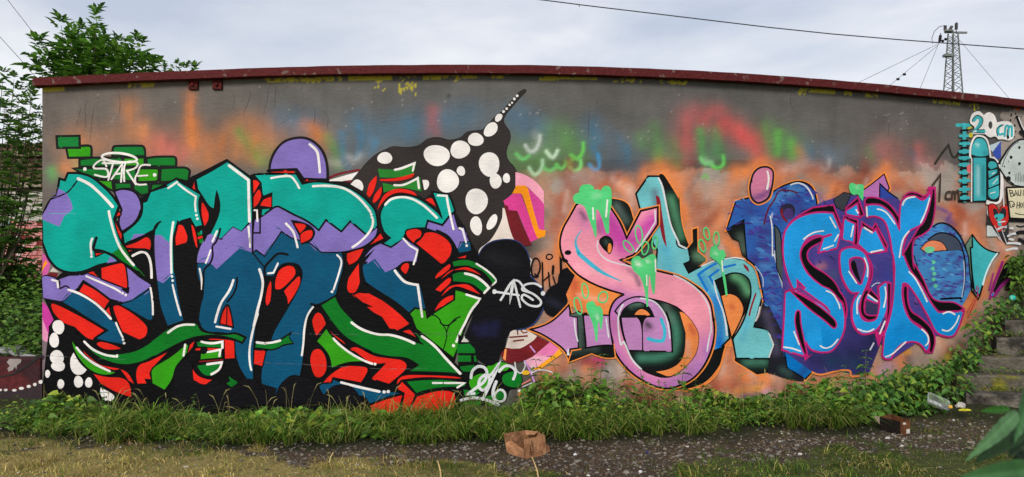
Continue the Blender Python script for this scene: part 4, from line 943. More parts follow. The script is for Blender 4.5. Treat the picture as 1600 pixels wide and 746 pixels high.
    F(e, 'sek', 'Y 550,330 590,290 660,283 740,320 782,420 777,530 740,625! Z 700,150! 722,232 770,257 830,237 852,150 852,55! Y 848,590! 900,553! 942,560! Z 937,100 902,220 852,312 790,352 720,357 668,310 643,230 648,120 690,40! Y 622,622 558,490', ol=4.4, olc='mag')
    F(e, (84, 62, 120), 'Y 628,382! 660,363 722,370 747,430 718,562! 690,560 638,470', ol=4, olc='mag'); F(e, 'k', 'Y 650,383! 672,400 692,480 717,562! 680,522 638,430')
    F(e, 'k', 'Z 745,20! 790,10! 745,100 750,200 832,213! 832,238 770,252 713,200 713,100', ol=3, olc='mag'); F(e, (58, 50, 92), 'Z 752,100! 850,130! 840,205! 752,196!')
    shd(e, 'Y 918,558! 947,563! 942,745! Z 937,200! 905,332! 918,150!'); F(e, 'mag', 'Z 818,345! 902,328! 850,462!'); F(e, (70, 60, 120), 'Z 880,240! 905,215! 900,290! 850,345!'); Ln(e, 'mag', 3, 'Y 965,400 970,560 Z 955,150 920,330')
    e = 'painted_letter#K2'
    shd(e, 'a 148,215! 180,193 260,203 340,250 402,330 432,380 416,442! 340,400! 240,300! 146,240!'); shd(e, 'a 448,185! 500,153 560,163 610,183 655,130! 692,123! 692,280 662,420 602,480 532,520 517,620 530,745! b 430,60 500,180 560,310 622,353 740,363 818,412! 740,440 600,440! 540,340 470,220 400,110 355,0! a 440,640! 640,300! 640,200! 500,200!')
    sek(e, 'a 150,260! 165,347! 240,345 302,385 337,490 357,620! b 267,0! 277,150 257,400 200,600! Z 878,520! 900,552 950,550! b 280,745 340,685 420,668 480,690 522,748! 552,700 537,620 480,560 410,505 365,430 340,320 343,218! 380,225 450,320 530,460 600,590 680,627 740,617 782,540 817,430! 620,437! 560,360 480,220 400,110 352,0! a 440,640 450,560 490,460 590,400 640,280 667,138! 600,212 540,185 470,190 425,240 415,447! 360,330 280,260 200,248')
    shd(e, 'b 350,233! 377,240 382,350 410,430 480,480 560,560 592,650 572,750! 540,750! 550,680 530,600 470,540 400,490 360,400 343,300')
    F(e, 'mag', 'a 625,140! 640,110! 700,108! 700,135! 668,125!')
    e = 'painted_highlight'
    for s in ("Y 475,50 520,130", "Y 270,220 340,172 425,155", "Y 540,185 510,235", "Y 425,295 500,268", "Y 655,115 638,200", "Y 740,130 800,167", "Y 790,322 875,302", "Y 445,620 500,650 540,720 Z 550,160", "Z 400,450 440,468 490,450 535,400", "Z 195,340 235,440", "Z 115,460 180,470 245,492",
              "Y 740,365 765,440 762,510", "Y 620,470 680,560", "Z 710,60 685,110 685,200", "Z 770,55 840,105", "Z 690,320 760,340 812,320", "Y 900,590 908,660 Z 890,150", "Z 905,535 960,510 b 365,668", "b 490,570 535,620 540,670 520,695", "b 650,575 700,580 750,530 778,465", "b 655,450 700,435 745,455",
              "b 390,125 440,180 490,270 530,355", "a 245,285 310,310 380,400", "a 440,252 470,205 535,190", "a 650,200 620,300 580,390", "a 490,455 440,530 415,660", "a 160,270 165,340", "a 80,290 95,315", "a 195,617 280,602", "Z 860,355 900,260"): Ln(e, 'w', 2.9, s)
    for s in ('b 100,240 130,215 160,212', 'Z 785,485 815,430', 'b 85,730 115,675', 'Y 800,585 830,562 860,560'): Ln(e, (200, 200, 214), 1.4, s)
    # dripping green
    e = 'painted_drip#1'
    F(e, 'slime', 'R 175,250 188,220 220,207! 230,160 270,142 322,150 340,187! 360,180 390,190! 410,160 450,155 472,190 472,300 457,380 453,520 440,527 424,500 402,420 372,345 355,340 352,400 357,540 345,552 330,500 300,420 270,330 240,300 190,287', spray=[((160, 226, 176), 0.6, 4, '0 928,307 935,305', 0.3)])
    Ln(e, 'w', 3.4, 'R 328,325 332,412'); Ln(e, 'w', 3.4, 'R 441,265 430,392')
    F('painted_drip#2', 'slime', 'S 625,100 640,65 680,50 710,77! 740,60 790,35 817,60 822,110 815,200 806,345 795,347 780,280 765,200 758,320 756,442 745,447 738,380 720,280 690,210 640,160', spray=[((220, 240, 220), 0.9, 3.4, '0 995,412 998,413', 0.1), ((220, 240, 220), 0.9, 2.6, '0 1012,408', 0.1)])
    Ln('painted_drip#2', 'w', 3, 'S 812,80 815,172'); Ln('painted_drip#2', 'w', 2.4, 'S 745,200 747,280')
    F('painted_drip#3', 'slime', 'S 275,440 290,410 330,402 357,440 380,440 402,470 406,540 395,622 385,617 378,560 368,570 366,640 362,717 350,714 340,640 320,560 290,490', spray=[((180, 236, 196), 0.8, 3, '0 932,492', 0.1), ((210, 236, 214), 0.8, 2, '0 934,498', 0.1)])
    F('painted_drip#4', 'slime', 'U 438,680 450,630 490,620 512,655 545,650 562,690! V 462,50 440,90! 445,160 462,230 476,355 464,362 450,280 422,130 390,90 345,60 338,20', spray=[((200, 240, 208), 0.8, 3, '0 1117,396', 0.1)])
    Ln('painted_drip#4', 'w', 2.6, 'V 433,90 440,170')
    F('painted_drip#5', 'slime', 'a 25,100 50,80 80,97! 110,90 138,100 137,150 132,220 115,202 90,170 60,175 33,150', spray=[((180, 230, 190), 0.8, 3, '0 1338,292', 0.1)])
    e = 'painted_ring'
    for x, y, rx, ry, an, c in ((685, 530, 26, 70, -6, 'R'), (603, 625, 55, 26, 48, 'R'), (733, 637, 26, 50, 8, 'R'), (808, 595, 20, 50, 6, 'R'), (268, 322, 24, 58, -10, 'S'), (213, 437, 26, 66, -14, 'S'), (407, 371, 36, 43, 20, 'S'), (415, 526, 20, 48, -12, 'U'), (490, 565, 22, 52, 0, 'U'), (380, 620, 22, 50, -20, 'U')):
        D(e, 'slime', x, y, rx, ry, an, c, ring=2.2)

def paint_far_right():
    e = 'painted_ruler'
    Ln(e, (52, 48, 44), 3.6, 'c 130,660 190,570 260,480! 310,600 370,540')
    Ln(e, 'tq', 5, 'c 345,285 470,285'); Ln(e, 'tq', 6, 'c 402,285 405,640 d 405,120 405,400')
    for c, y in (('c', 393), ('c', 468), ('c', 545), ('c', 607), ('c', 672), ('d', 48), ('d', 125), ('d', 205), ('d', 290), ('d', 372)): Ln(e, 'tq', 4.6, f'{c} 362,{y} 446,{y - 3}')
    for c, y in (('c', 340), ('c', 440), ('c', 510), ('c', 580), ('c', 642), ('c', 706), ('d', 88), ('d', 160), ('d', 246), ('d', 335)): Ln(e, (24, 22, 22), 3.4, f'{c} 372,{y} 432,{y - 4}')
    Ln(e, 'k', 3, 'd 352,402 470,398'); F(e, (226, 110, 110), 'd 425,60! 462,40! 462,140! 430,120!'); D(e, 'ochre', 465, 385, 20, 24, 0, 'c'); Ln(e, 'ochre', 2.6, 'c 440,320 470,310'); Ln(e, 'ochre', 2.6, 'c 510,75 515,140')
    for s in ('d 92,252 130,200 172,142! 160,400', 'd 265,312 232,320 222,372 262,382', 'd 282,382 286,312! 310,318 312,382', 'd 312,330 335,302 345,330 352,385'): Ln(e, (66, 54, 44), 3.0, s)
    e = 'painted_tag#4'
    F(e, (60, 84, 176), 'c 690,545! 770,440! 772,600! 720,625!'); F(e, (190, 206, 214), 'c 640,490! 770,438! 690,545!')
    F(e, 'w', 'c 456,240 480,178 540,152 592,190! 640,162 692,190 720,262! 780,250 845,258 884,310 882,400 840,436 780,425 730,427! 700,397 650,407 605,375! 478,375! 500,310 465,275')
    Ln(e, 'tq', 5.4, 'c 495,240 530,207 562,240 540,300 502,347! 592,348'); Ln(e, (30, 50, 54), 1.4, 'c 480,255 490,220 530,192 580,225 570,290 530,330 595,330'); D(e, (72, 70, 70), 655, 287, 19, 38, 0, 'c'); Ln(e, 'k', 1.4, 'c 495,362 595,364')
    Ln(e, 'tq', 3.6, 'c 765,290 735,315 735,375 775,372'); Ln(e, 'tq', 3.4, 'c 792,395 805,300 830,300 826,390'); Ln(e, 'tq', 3.4, 'c 830,320 860,300 862,395'); Ln(e, (30, 40, 44), 1.4, 'c 780,285 720,320 725,395'); Ln(e, (30, 40, 44), 1.4, 'c 815,400 822,330'); D(e, (30, 40, 44), 825, 405, 12, 20, 0, 'c')
    e = 'painted_column'
    F(e, 'w', 'c 448,590! 458,480 500,395 560,385 615,410 645,480 665,600! 690,595 735,640! d 775,150 782,300 755,410 680,440 610,430! d 615,410! 465,410! 468,0!')
    F(e, (20, 26, 26), 'c 468,590! 475,490 510,412 560,402 605,425 632,490 650,605! 700,620 735,680! d 752,150 750,300 735,400 680,410 620,390! 615,410! 478,410! 480,0! c 480,620!')
    F(e, 'tq', 'c 472,572! 480,490 515,425 560,415 600,435 625,495 638,575! 590,590 520,588!', spray=[((200, 230, 230), 0.8, 3, '0 1525,227', 0.1), ((30, 110, 120), 0.6, 4, '0 1537,240', 0.2)])
    F(e, 'tq', 'c 490,605! 612,605! d 612,395! 492,400!', spray=[((180, 216, 222), 0.7, 2.6, '0 1526,262 1526,305', 0.2), ((30, 110, 120), 0.6, 3, '0 1534,262 1534,305', 0.2)]); F(e, 'tq', 'd 632,60 650,20 700,25 722,70! 660,95!'); F(e, 'tq', 'd 635,110! 720,95! 720,130! 640,180!'); F(e, 'tq', 'd 635,200! 735,150! 735,235! 640,275!'); F(e, 'tq', 'd 635,290! 735,250! 735,350 690,385 640,360')
    for s in ('d 670,140 695,125', 'd 680,235 722,185', 'd 655,328 700,315'): Ln(e, 'w', 1.8, s)
    e = 'painted_heart'
    F(e, (200, 206, 202), 'd 640,600! 690,690! 790,745! e 720,180! 640,60! d 620,745!' if False else 'd 620,440! 640,600! 700,700! 720,745! 620,745!')
    F(e, (48, 46, 48), 'd 620,520! 700,700! 800,700! 830,600! 835,770! e 690,200! 640,140! 530,20! d 615,640!')
    F(e, (206, 44, 36), 'd 640,440 700,437 735,505! 780,437 832,465 832,590 745,705 680,640 638,540', ol=1.6); F(e, (40, 40, 44), 'd 680,480 710,480 735,530! 770,470 805,490 800,560 760,560! 700,560'); F(e, 'tq', 'd 690,550 720,528 780,530 778,570 752,590 764,640 732,642 722,600')
    D(e, 'k', 715, 570, 10, crop='d')
    for s, w in (('d 735,607 795,600', 2.6), ('d 715,680 760,655 810,660', 2.6), ('d 780,310 785,450', 2.4), ('e 600,60 690,20', 1.6), ('e 540,30 620,150', 1.6), ('e 570,20 640,170', 1), ('e 640,60 690,200', 1.4)): Ln(e, 'w2', w, s)
    e = 'painted_snail'
    F(e, (196, 204, 200), 'c 760,640! 790,560 850,480 930,430 1010,428 1100,430! d 1100,270! 880,240 800,180 740,90!', spray=[((150, 156, 152), 0.5, 7, '0 1580,260 1590,280', 0.5)])
    for s, w in (('c 735,660 780,590 850,490 930,432 1010,425 1100,425', 3), ('c 770,690 800,600 860,500 930,450', 1), ('d 745,90 800,170 880,240', 2.4), ('c 925,205 960,290 1000,370', 4.4), ('c 945,350 1000,400', 4)): Ln(e, (26, 26, 26), w, s)
    Ln(e, 'w', 2, 'c 930,215 962,295 1000,368')
    for x, y, r, c in ((935, 505, 12, 'c'), (855, 600, 14, 'c'), (935, 662, 13, 'c'), (790, 690, 7, 'c'), (830, 640, 5, 'c'), (838, 130, 12, 'd'), (940, 40, 10, 'd'), (830, 185, 22, 'd'), (860, 185, 9, 'c'), (912, 175, 8, 'c'), (905, 290, 9, 'c'), (850, 240, 9, 'c'), (900, 350, 7, 'c'), (955, 205, 6, 'c'), (890, 400, 6, 'c'), (895, 220, 6, 'c')): D(e, (26, 26, 26), x, y, r, r * 1.2, 0, c)
    for x in range(895, 1000, 16): Ln(e, (60, 62, 62), 0.7, f'd {x},{120 + (x * 7) % 40} {x + 2},{180 + (x * 5) % 40}')
    Ln(e, (232, 96, 30), 3.4, 'c 915,118 945,135'); Ln(e, (60, 84, 176), 2.6, 'c 960,120 985,130')
    e = 'painted_sign'
    F(e, 'k', 'd 803,262! 1000,255! 1280,250! 1280,600! 1000,606! 835,600!'); F(e, (224, 214, 180), 'd 820,280! 1000,275! 1262,270! 1262,560! 1000,568! 850,560!')
    for s in ('d 838,295 850,350', 'd 835,298 868,302 872,318 845,325! 880,335 880,352 848,356', 'd 888,352 898,298! 916,350', 'd 892,335 910,333', 'd 922,298 926,340 944,348 950,296', 'd 972,348 974,295! 1000,345! 1004,292',
              'd 838,405 848,462! 878,455 888,430 870,408 838,405', 'd 910,470 914,412', 'd 936,415 936,470', 'd 912,443 936,442', 'd 980,412 980,470', 'd 980,440 1004,438', 'd 1004,410 1004,470', 'd 895,520 940,532 1000,538'): Ln(e, 'k', 1.4, s)
    D(e, 'k', 877, 445, 9, 12, 0, 'd', ring=1.2); D(e, 'k', 956, 442, 9, 22, 0, 'd', ring=1.2)
    e = 'painted_scrawl'
    for s, w in (('e 700,120 740,100 780,95', 4.6), ('e 720,45 745,45', 4), ('e 715,150 750,155', 4.4), ('e 700,190 760,188 815,195', 4.4), ('e 700,255 760,240 800,240', 4.4)): Ln(e, 'w2', w, s)
    for s, w in (('e 790,90 850,80 930,110', 5), ('e 800,20 840,30 900,10', 2.6), ('e 810,150 880,190', 4), ('e 690,400 640,520 590,640', 8), ('e 720,490 680,560', 7), ('e 750,560 700,620', 9)): Ln(e, (22, 20, 22), w, s)
    for s, w in (('e 650,370 600,500 560,600 530,720', 4), ('e 720,530 640,600 570,700', 4.6), ('e 560,480 520,640', 2.4)): Ln(e, (158, 36, 128), w, s)
    Ln(e, (60, 140, 200), 3, 'e 548,690 555,680'); Ln(e, (190, 60, 60), 1.4, 'b 930,300 850,470'); Ln(e, (200, 70, 60), 1.2, 'b 900,330 840,440')

PAINT_LABELS = {'painted_dotted_shape': 'black shape with white dots that ends in a pointed tail', 'painted_dome': 'purple half dome with a white glint',
                'painted_sign': 'cream sign with black hand lettering cut by the picture edge', 'painted_ruler': 'turquoise ruler marked 1 cm', 'painted_year': 'white sprayed year 2016',
                'painted_tag#1': 'white sprayed tag STARE', 'painted_tag#2': 'white tag AFS on black cloud', 'painted_tag#4': 'white edged 20cm lettering', 'painted_diamond': 'turquoise spike with black outline',
                'painted_figure_head': 'pink oval head', 'painted_arch': 'mottled blue and violet arch', 'painted_letter#S3': 'bright blue letter S with pink outline', 'painted_letter#E2': 'bright blue letter e with dots above',
                'painted_letter#K2': 'bright blue letter K with pink outline', 'painted_letter#S2': 'pink and lilac letter S with ring', 'painted_letter#K': 'pale turquoise letter K'}
# ------------------------------------------------------------------ the painted building
def wall_colours(U, V):
    X, Y = uv2pix(U, V)
    n1 = fbm(X / 60.0, Y / 60.0, 1, 5)[..., None]; n2 = fbm(X / 9.0, Y / 90.0, 2, 4)[..., None]; n3 = fbm(X / 14.0, Y / 14.0, 4, 4)[..., None]
    warm = ss(X, 620, 150)[..., None] + 0.5 * ss(X, 1150, 1400)[..., None]
    col = lin((100, 98, 95)) * (1 - warm) + lin((110, 103, 97)) * warm
    col = col * (0.74 + 0.36 * n1 + 0.06 * n2)
    # old coats under the sprayed halo of the right piece
    def soft(m, w): return np.clip(m, 0, 1)[..., None] * w
    edge = (fbm(X / 22.0, Y / 40.0, 8, 5) - 0.5) * 34
    low = ss(Y, 268 + 0, 274) * ss(X, 840, 856) * ss(X, 1600, 1565)
    dark = ss(Y, 249, 251) * ss(X, 798, 801) * ss(X, 1182, 1179)
    f = soft(dark, 0.75); col = col * (1 - f) + lin((80, 72, 66)) * f
    ex = (fbm(Y / 30.0, X * 0 + 3.3, 15, 4) - 0.5) * 60
    f = soft(ss(Y + edge, 262, 270) * ss(X + ex, 815, 850) * ss(X + ex, 1600, 1560), 1.0)
    base = lin((158, 136, 122)) * (0.6 + 0.8 * n3)
    oy = ss(fbm(X / 46.0, Y / 60.0, 12, 6), 0.30, 0.78)[..., None]
    base = base * (1 - 0.6 * oy) + lin((196, 122, 86)) * (0.75 + .4 * n3) * 0.6 * oy
    col = col * (1 - f) + base * f
    patch = lin((164, 152, 142))
    for P in ('3 190,592! 320,585! 425,578! 430,640! 300,640! 195,680!', '3 905,552! 1000,560! 1060,572! 1020,640! 900,690! 860,620!', '3 820,600! 900,560! 880,640! 840,660!', 'a 400,0! 760,0! 900,20! 985,0! 985,240! 800,280! 720,120! 560,130! 480,80!', 'c 0,665! 120,690! 240,630! 340,700! 640,745! d 600,150! 640,480! 480,560! 240,430! 100,200! 0,230!', 'c 780,160! 900,100! 1010,120! 1300,120! d 1300,745! 880,745! 800,300! 760,100!', 'e 500,0! 700,0! 720,400! 690,300! 540,200! 500,120!'):
        p, _ = parse(P); nx = (n3[..., 0] - 0.5) * 22
        m = in_poly(X + nx, Y + nx, p)
        col[m] = patch * (0.9 + 0.25 * n3[m])
    S = []
    def sp(c, a, r, s, nz=0.55): S.append((c, a, r, s, nz))
    O, O2, PK, GR, BLU, RD = (206, 130, 76), (214, 124, 62), (226, 112, 104), (92, 150, 72), (70, 120, 150), (196, 92, 90)
    for c, a, r, s in ((O, .6, 12, '0 122,212 116,262'), (O, .75, 13, '0 203,170 214,205'), (O, .6, 12, '0 222,205 236,225'), (O2, .8, 7, '0 296,150 299,190 301,225'), (O2, .6, 11, '0 300,195 306,225'), (PK, .7, 14, '0 246,228 262,248'), (PK, .5, 9, '0 268,225 285,240'),
                       (O2, .6, 7, '0 325,215 328,250'), (O2, .6, 8, '0 345,215 342,245'), (O, .7, 9, '0 362,200 366,240'), (O, .6, 14, '0 390,195 395,235'), (O2, .6, 7, '0 398,220 402,250'), (GR, .7, 7, '0 372,205 388,225 404,250'), (GR, .6, 9, '0 408,235 412,250'), (O, .5, 12, '0 310,250 340,262'),
                       (O, .5, 14, '0 412,205 425,225'), (BLU, .45, 14, '0 440,190 478,192'), (O2, .75, 8, '0 490,200 500,215'), (O, .5, 10, '0 478,198 505,228'), (GR, .6, 7, '0 512,215 528,240'), (GR, .5, 6, '0 523,250 530,262'), ((196, 186, 176), .45, 5, '0 508,254 530,255'),
                       (BLU, .7, 5, '0 535,210 537,245 544,262'), (BLU, .8, 4, '0 562,195 564,225 558,245'), (BLU, .7, 5, '0 588,222 578,240'), ((176, 180, 182), .6, 5, '0 545,246 553,251 562,245'), (BLU, .5, 11, '0 560,185 575,215'), (BLU, .55, 9, '0 636,195 640,215'), (BLU, .35, 16, '0 600,205 650,195'),
                       (RD, .55, 8, '0 676,175 678,205'), (BLU, .4, 15, '0 700,190 735,182'), (BLU, .5, 14, '0 805,178 822,200'), (BLU, .5, 10, '0 836,190 848,200'), ((100, 150, 90), .4, 20, '0 800,250 850,235 880,215'), (GR, .5, 14, '0 870,205 890,225 905,245'), (GR, .45, 18, '0 820,250 860,262'),
                       ((180, 186, 180), .5, 5, '0 838,210 842,225 832,236'), (BLU, .45, 15, '0 925,200 935,215'), (BLU, .7, 6, '0 928,195 931,220'), (BLU, .85, 4, '0 926,230 936,248'), (BLU, .5, 6, '0 965,215 980,240'), (BLU, .7, 3.4, '0 981,230 980,252'), ((74, 92, 104), .6, 22, '0 960,262 990,266'),
                       ((90, 150, 80), .5, 8, '0 1022,200 1026,225 1028,245'), ((110, 160, 60), .6, 5, '0 1028,240 1029,250'), (GR, .4, 9, '0 1052,225 1056,255'), (GR, .35, 8, '0 1000,215 1005,225'), (RD, .5, 14, '0 1078,185 1070,215'), (RD, .7, 9, '0 1075,225 1074,250'), (RD, .65, 10, '0 1100,185 1120,172'),
                       ((224, 82, 82), .75, 9, '0 1135,195 1160,212 1180,228 1186,245'), ((214, 90, 84), .6, 12, '0 1140,195 1175,215'), ((80, 160, 80), .85, 5, '0 1094,205 1097,240 1106,254'), ((80, 160, 80), .6, 6, '0 1118,205 1124,240'), ((80, 150, 90), .45, 12, '0 1105,220 1125,250'), ((190, 200, 190), .5, 4, '0 1100,252 1110,256'),
                       (GR, .55, 9, '0 1200,200 1210,235'), ((96, 190, 70), .7, 5, '0 1215,208 1217,240'), ((96, 190, 70), .6, 6, '0 1236,222 1240,245'), (GR, .45, 11, '0 1225,215 1240,235'), (O, .55, 7, '0 1250,235 1256,250'), (BLU, .5, 8, '0 1262,232 1266,248'), ((120, 140, 160), .5, 9, '0 1290,240 1305,246'), ((190, 190, 190), .45, 3.6, '0 1283,262 1292,266 1296,250'),
                       (GR, .4, 6, '0 1358,235 1360,250'), (PK, .35, 12, '0 1385,232 1390,250'), (PK, .6, 6, '0 1434,232 1436,250'), (BLU, .4, 6, '0 1425,240 1432,248'), ((230, 150, 140), .4, 8, '0 1440,255 1470,258'), ((120, 150, 110), .4, 5, '0 75,268 85,272'), ((90, 170, 90), .55, 9, '0 82,268 84,276'), (O, .5, 10, '0 100,262 112,272'), ((206, 206, 100), .35, 6, '0 118,245 122,262')): sp(c, a, r, s)
    # drips with bright rims
    for s, c in (('3 20,480 50,505 80,488', (110, 200, 110)), ('3 62,440 85,470 110,460 128,420 130,395', (196, 206, 196)), ('3 160,468 190,497 212,465', (200, 226, 196)), ('3 275,485 305,502 330,470 332,430', (110, 210, 90)), ('3 80,545 108,578 138,545 142,510', (180, 220, 180)), ('3 150,545 175,558 202,545', (110, 200, 110)),
                 ('3 208,530 230,549 252,528', (110, 210, 100)), ('3 250,515 268,522 282,505', (100, 190, 90)), ('3 268,540 295,560 320,540 320,510', (130, 220, 120)), ('3 362,530 385,555 407,540 400,480', (70, 150, 200)), ('3 880,500 900,525 930,520', (120, 200, 120)), ('3 935,535 958,546 985,530 985,490', (110, 220, 100)), ('3 890,590 905,580 915,600', (110, 200, 100))): sp(c, .9, 2.6, s, 0.1)
    # sprayed halo round the right piece
    OR, BR, WH = (232, 134, 74), (176, 86, 58), (228, 200, 188)
    for _c in ('0 870,285 900,282 930,284', '0 1108,290 1125,310 1140,300', '0 1255,262 1275,266', '0 1440,270 1460,290'): sp((168, 154, 146), .8, 11, _c, .5)
    for c, a, r, s in ((OR, .8, 9, '0 905,325 885,365 872,400 876,420'), (BR, .6, 14, '0 900,290 880,320 868,360'), (BR, .5, 16, '0 930,285 960,290'), (OR, .8, 14, '0 975,290 1000,300 1015,272 1035,268 1050,285'), (WH, .5, 6, '0 960,282 985,305 985,320'), (WH, .5, 7, '0 985,295 1000,310'), (OR, .85, 9, '0 1060,300 1070,340 1078,380'), (OR, .5, 15, '0 1040,266 1085,300'),
                       (OR, .8, 12, '0 1150,270 1140,300 1120,340 1105,380'), (BR, .55, 14, '0 1095,330 1100,370 1095,410'), (WH, .45, 8, '0 1110,395 1125,390'), ((206, 150, 120), .7, 14, '0 1120,300 1110,350'), (OR, .85, 9, '0 1135,375 1150,395 1155,410'), (OR, .8, 10, '0 1165,270 1190,255 1212,275 1212,295'), (OR, .5, 10, '0 1225,275 1270,274 1300,290 1330,320'), (BR, .5, 12, '0 1220,262 1290,270 1330,300'),
                       (WH, .4, 7, '0 1225,265 1240,262'), ((90, 66, 140), .6, 9, '0 1285,310 1300,325', ), (OR, .85, 9, '0 1340,290 1370,275 1385,262'), (OR, .7, 16, '0 1390,275 1430,290'), (BR, .5, 10, '0 1400,290 1440,300'), (OR, .8, 12, '0 1480,325 1510,350 1530,380'), (BR, .7, 9, '0 1490,322 1515,345 1505,360'), (WH, .6, 4, '0 1508,350 1507,365'), ((90, 66, 140), .7, 3.4, '0 1465,325 1485,335 1480,345 1492,352'), ((90, 66, 140), .5, 7, '0 1465,335 1485,345'),
                       (OR, .9, 11, '0 1120,560 1130,520 1138,560'), (OR, .9, 16, '0 1110,590 1150,590 1200,590 1240,600'), (BR, .6, 12, '0 1140,575 1150,590 1120,600'), (BR, .7, 20, '0 1000,620 1060,628 1110,615'), ((150, 50, 66), .8, 10, '0 905,565 935,568'), ((176, 168, 164), .7, 11, '0 950,580 965,590'), ((216, 60, 130), .7, 6, '0 930,560 940,566'), ((176, 80, 60), .6, 12, '0 975,600 1000,615'), ((120, 116, 90), .7, 18, '0 850,600 880,610'), ((200, 120, 60), .7, 5, '0 845,585 847,605'), ((120, 110, 80), .6, 18, '0 900,605 940,615'),
                       ((246, 156, 40), .9, 6, '0 1148,612 1165,610 1195,608'), ((72, 60, 96), .9, 8, '0 1165,622 1190,620'), ((228, 168, 196), .8, 9, '0 1200,615 1212,620'), ((196, 190, 60), .8, 6, '0 1195,626 1205,630'), ((226, 214, 160), .85, 7, '0 1065,627 1100,625 1145,628'), ((176, 70, 66), .6, 6, '0 1218,605 1230,610'), ((60, 54, 70), .6, 7, '0 1230,601 1243,602'), ((210, 130, 90), .8, 8, '0 1265,598 1300,592 1325,590'), ((60, 160, 90), .8, 4, '0 1285,600 1320,595'), ((196, 190, 50), .8, 5, '0 1285,606 1300,603'),
                       ((230, 150, 80), .8, 8, '0 1365,590 1375,600'), ((196, 140, 110), .7, 12, '0 1365,570 1375,590'), ((214, 160, 200), .7, 8, '0 1380,580 1390,570'), ((90, 84, 90), .6, 14, '0 1410,560 1430,575'), ((220, 150, 50), .7, 4, '0 1408,552 1420,550'), ((206, 150, 120), .8, 14, '0 1465,530 1475,545'), ((224, 130, 76), .85, 12, '0 1525,450 1515,480 1500,510'), ((224, 130, 76), .8, 9, '0 1575,400 1555,430 1540,460'), ((96, 40, 36), .8, 8, '0 1485,548 1480,560'),
                       ((130, 124, 122), .8, 14, '0 1530,500 1510,530'), ((196, 190, 50), .6, 6, '0 1480,558'), ((190, 100, 90), .5, 5, '0 1560,380 1570,400'), ((220, 150, 110), .7, 10, '0 1545,360 1570,385')): sp(c, a, r, s)
    rg = np.random.default_rng(3)
    for _ in range(260):
        x, y = rg.uniform(850, 1540), rg.uniform(285, 625); c = ((164, 84, 62), (212, 182, 168), (222, 128, 72), (146, 132, 124), (140, 68, 50), (186, 104, 66))[rg.integers(6)]; a = rg.uniform(-2.2, -.6); L = rg.uniform(8, 40)
        sp(c, rg.uniform(.3, .65), rg.uniform(4, 11), f'0 {x:.0f},{y:.0f} {x + L * math.cos(a):.0f},{y + L * math.sin(a):.0f}', .6)
    sp((40, 38, 36), .7, 2.4, '0 700,150 702,150', 0.2)
    # roller grey smear and mountain shade at the far right
    sp((84, 80, 78), .8, 10, 'c 220,600 300,620 380,660', .4); sp((70, 68, 66), .6, 12, 'c 660,80 760,120 800,200', .4); sp((60, 58, 58), .6, 9, 'c 620,430 700,440', .4)
    # bottom-left dark zone
    sp((40, 34, 40), .8, 16, '0 80,600 100,640 160,650', .3); sp((150, 130, 150), .6, 9, '0 120,632 135,640', .4); sp((206, 140, 180), .7, 8, '0 185,632 205,636', .2)
    def top(s): return parse(s)[0][:, 1].max() < 266
    S = [(c, a * (0.74 if top(s) and r > 3 else 1.0), r * (1.42 if top(s) and r > 3 else 1.1), s, n) for c, a, r, s, n in S]
    # thin overall haze of overspray under the single bursts
    for c, a, r, s in ((O, .30, 30, '0 110,225 200,225 300,225 400,215'), (O, .22, 26, '0 400,215 500,220'), (PK, .22, 28, '0 240,240 280,235'), (GR, .18, 22, '0 380,230 420,240'), (BLU, .22, 34, '0 440,200 560,215 660,195 740,190'), (BLU, .22, 28, '0 800,190 850,205'), (GR, .24, 26, '0 810,245 900,230'), (BLU, .18, 26, '0 920,215 985,240'), (GR, .2, 22, '0 1010,225 1050,240'), (RD, .24, 24, '0 1070,215 1090,185 1180,225'), (GR, .2, 26, '0 1195,220 1240,230'), (BLU, .15, 24, '0 1265,240 1310,240'), (PK, .14, 26, '0 1380,240 1440,240')): S.insert(0, (c, a, r, s, .5))
    col = apply_spray(col, X, Y, S)
    # yellow remains of an old band under the roof edge
    ytop = np.polyval(_pf, (X - 900) / 900.0) + 19
    band = np.zeros_like(X)
    for a, b, w, k in ((66, 100, 3.2, 1), (200, 240, 4, .8), (415, 535, 5, .7), (480, 505, 13, .5), (545, 612, 5, 1), (580, 612, 26, .32), (622, 650, 30, .55), (660, 690, 4, .9), (690, 722, 6, .6), (722, 746, 3, .9), (768, 785, 3, .9), (842, 872, 4, .8), (868, 932, 3, 1), (958, 1002, 4, .6), (1030, 1075, 4, .7), (1246, 1262, 9, .6), (1262, 1305, 3.4, 1), (1320, 1330, 4, .8), (1352, 1372, 3, .8), (1458, 1500, 3, .7), (1510, 1530, 3, .8)):
        rag = (vnoise(X / 2.5, Y / 2.5, 3) * .6 + .4 * vnoise(X / 7, Y / 7, 6)) > (1 - .62 * k - .1)
        band = np.maximum(band, (X > a) * (X < b) * (Y - ytop > -6) * (Y - ytop < w) * rag)
    f = (band * 0.85)[..., None]; col = col * (1 - f) + lin((190, 178, 52)) * f
    # pale scuffs
    sc = ((vnoise(X / 1.7, Y / 1.7, 21) > 0.93) & (fbm(X / 30, Y / 30, 22, 3) > 0.62))
    col[sc] = col[sc] * 0.5 + lin((170, 164, 156)) * 0.5
    dr = (fbm(X / 3.2, Y / 160.0, 31, 3) > 0.70) & (Y < 240)
    col[dr] *= 0.94
    return np.clip(col, 0.004, 0.85)

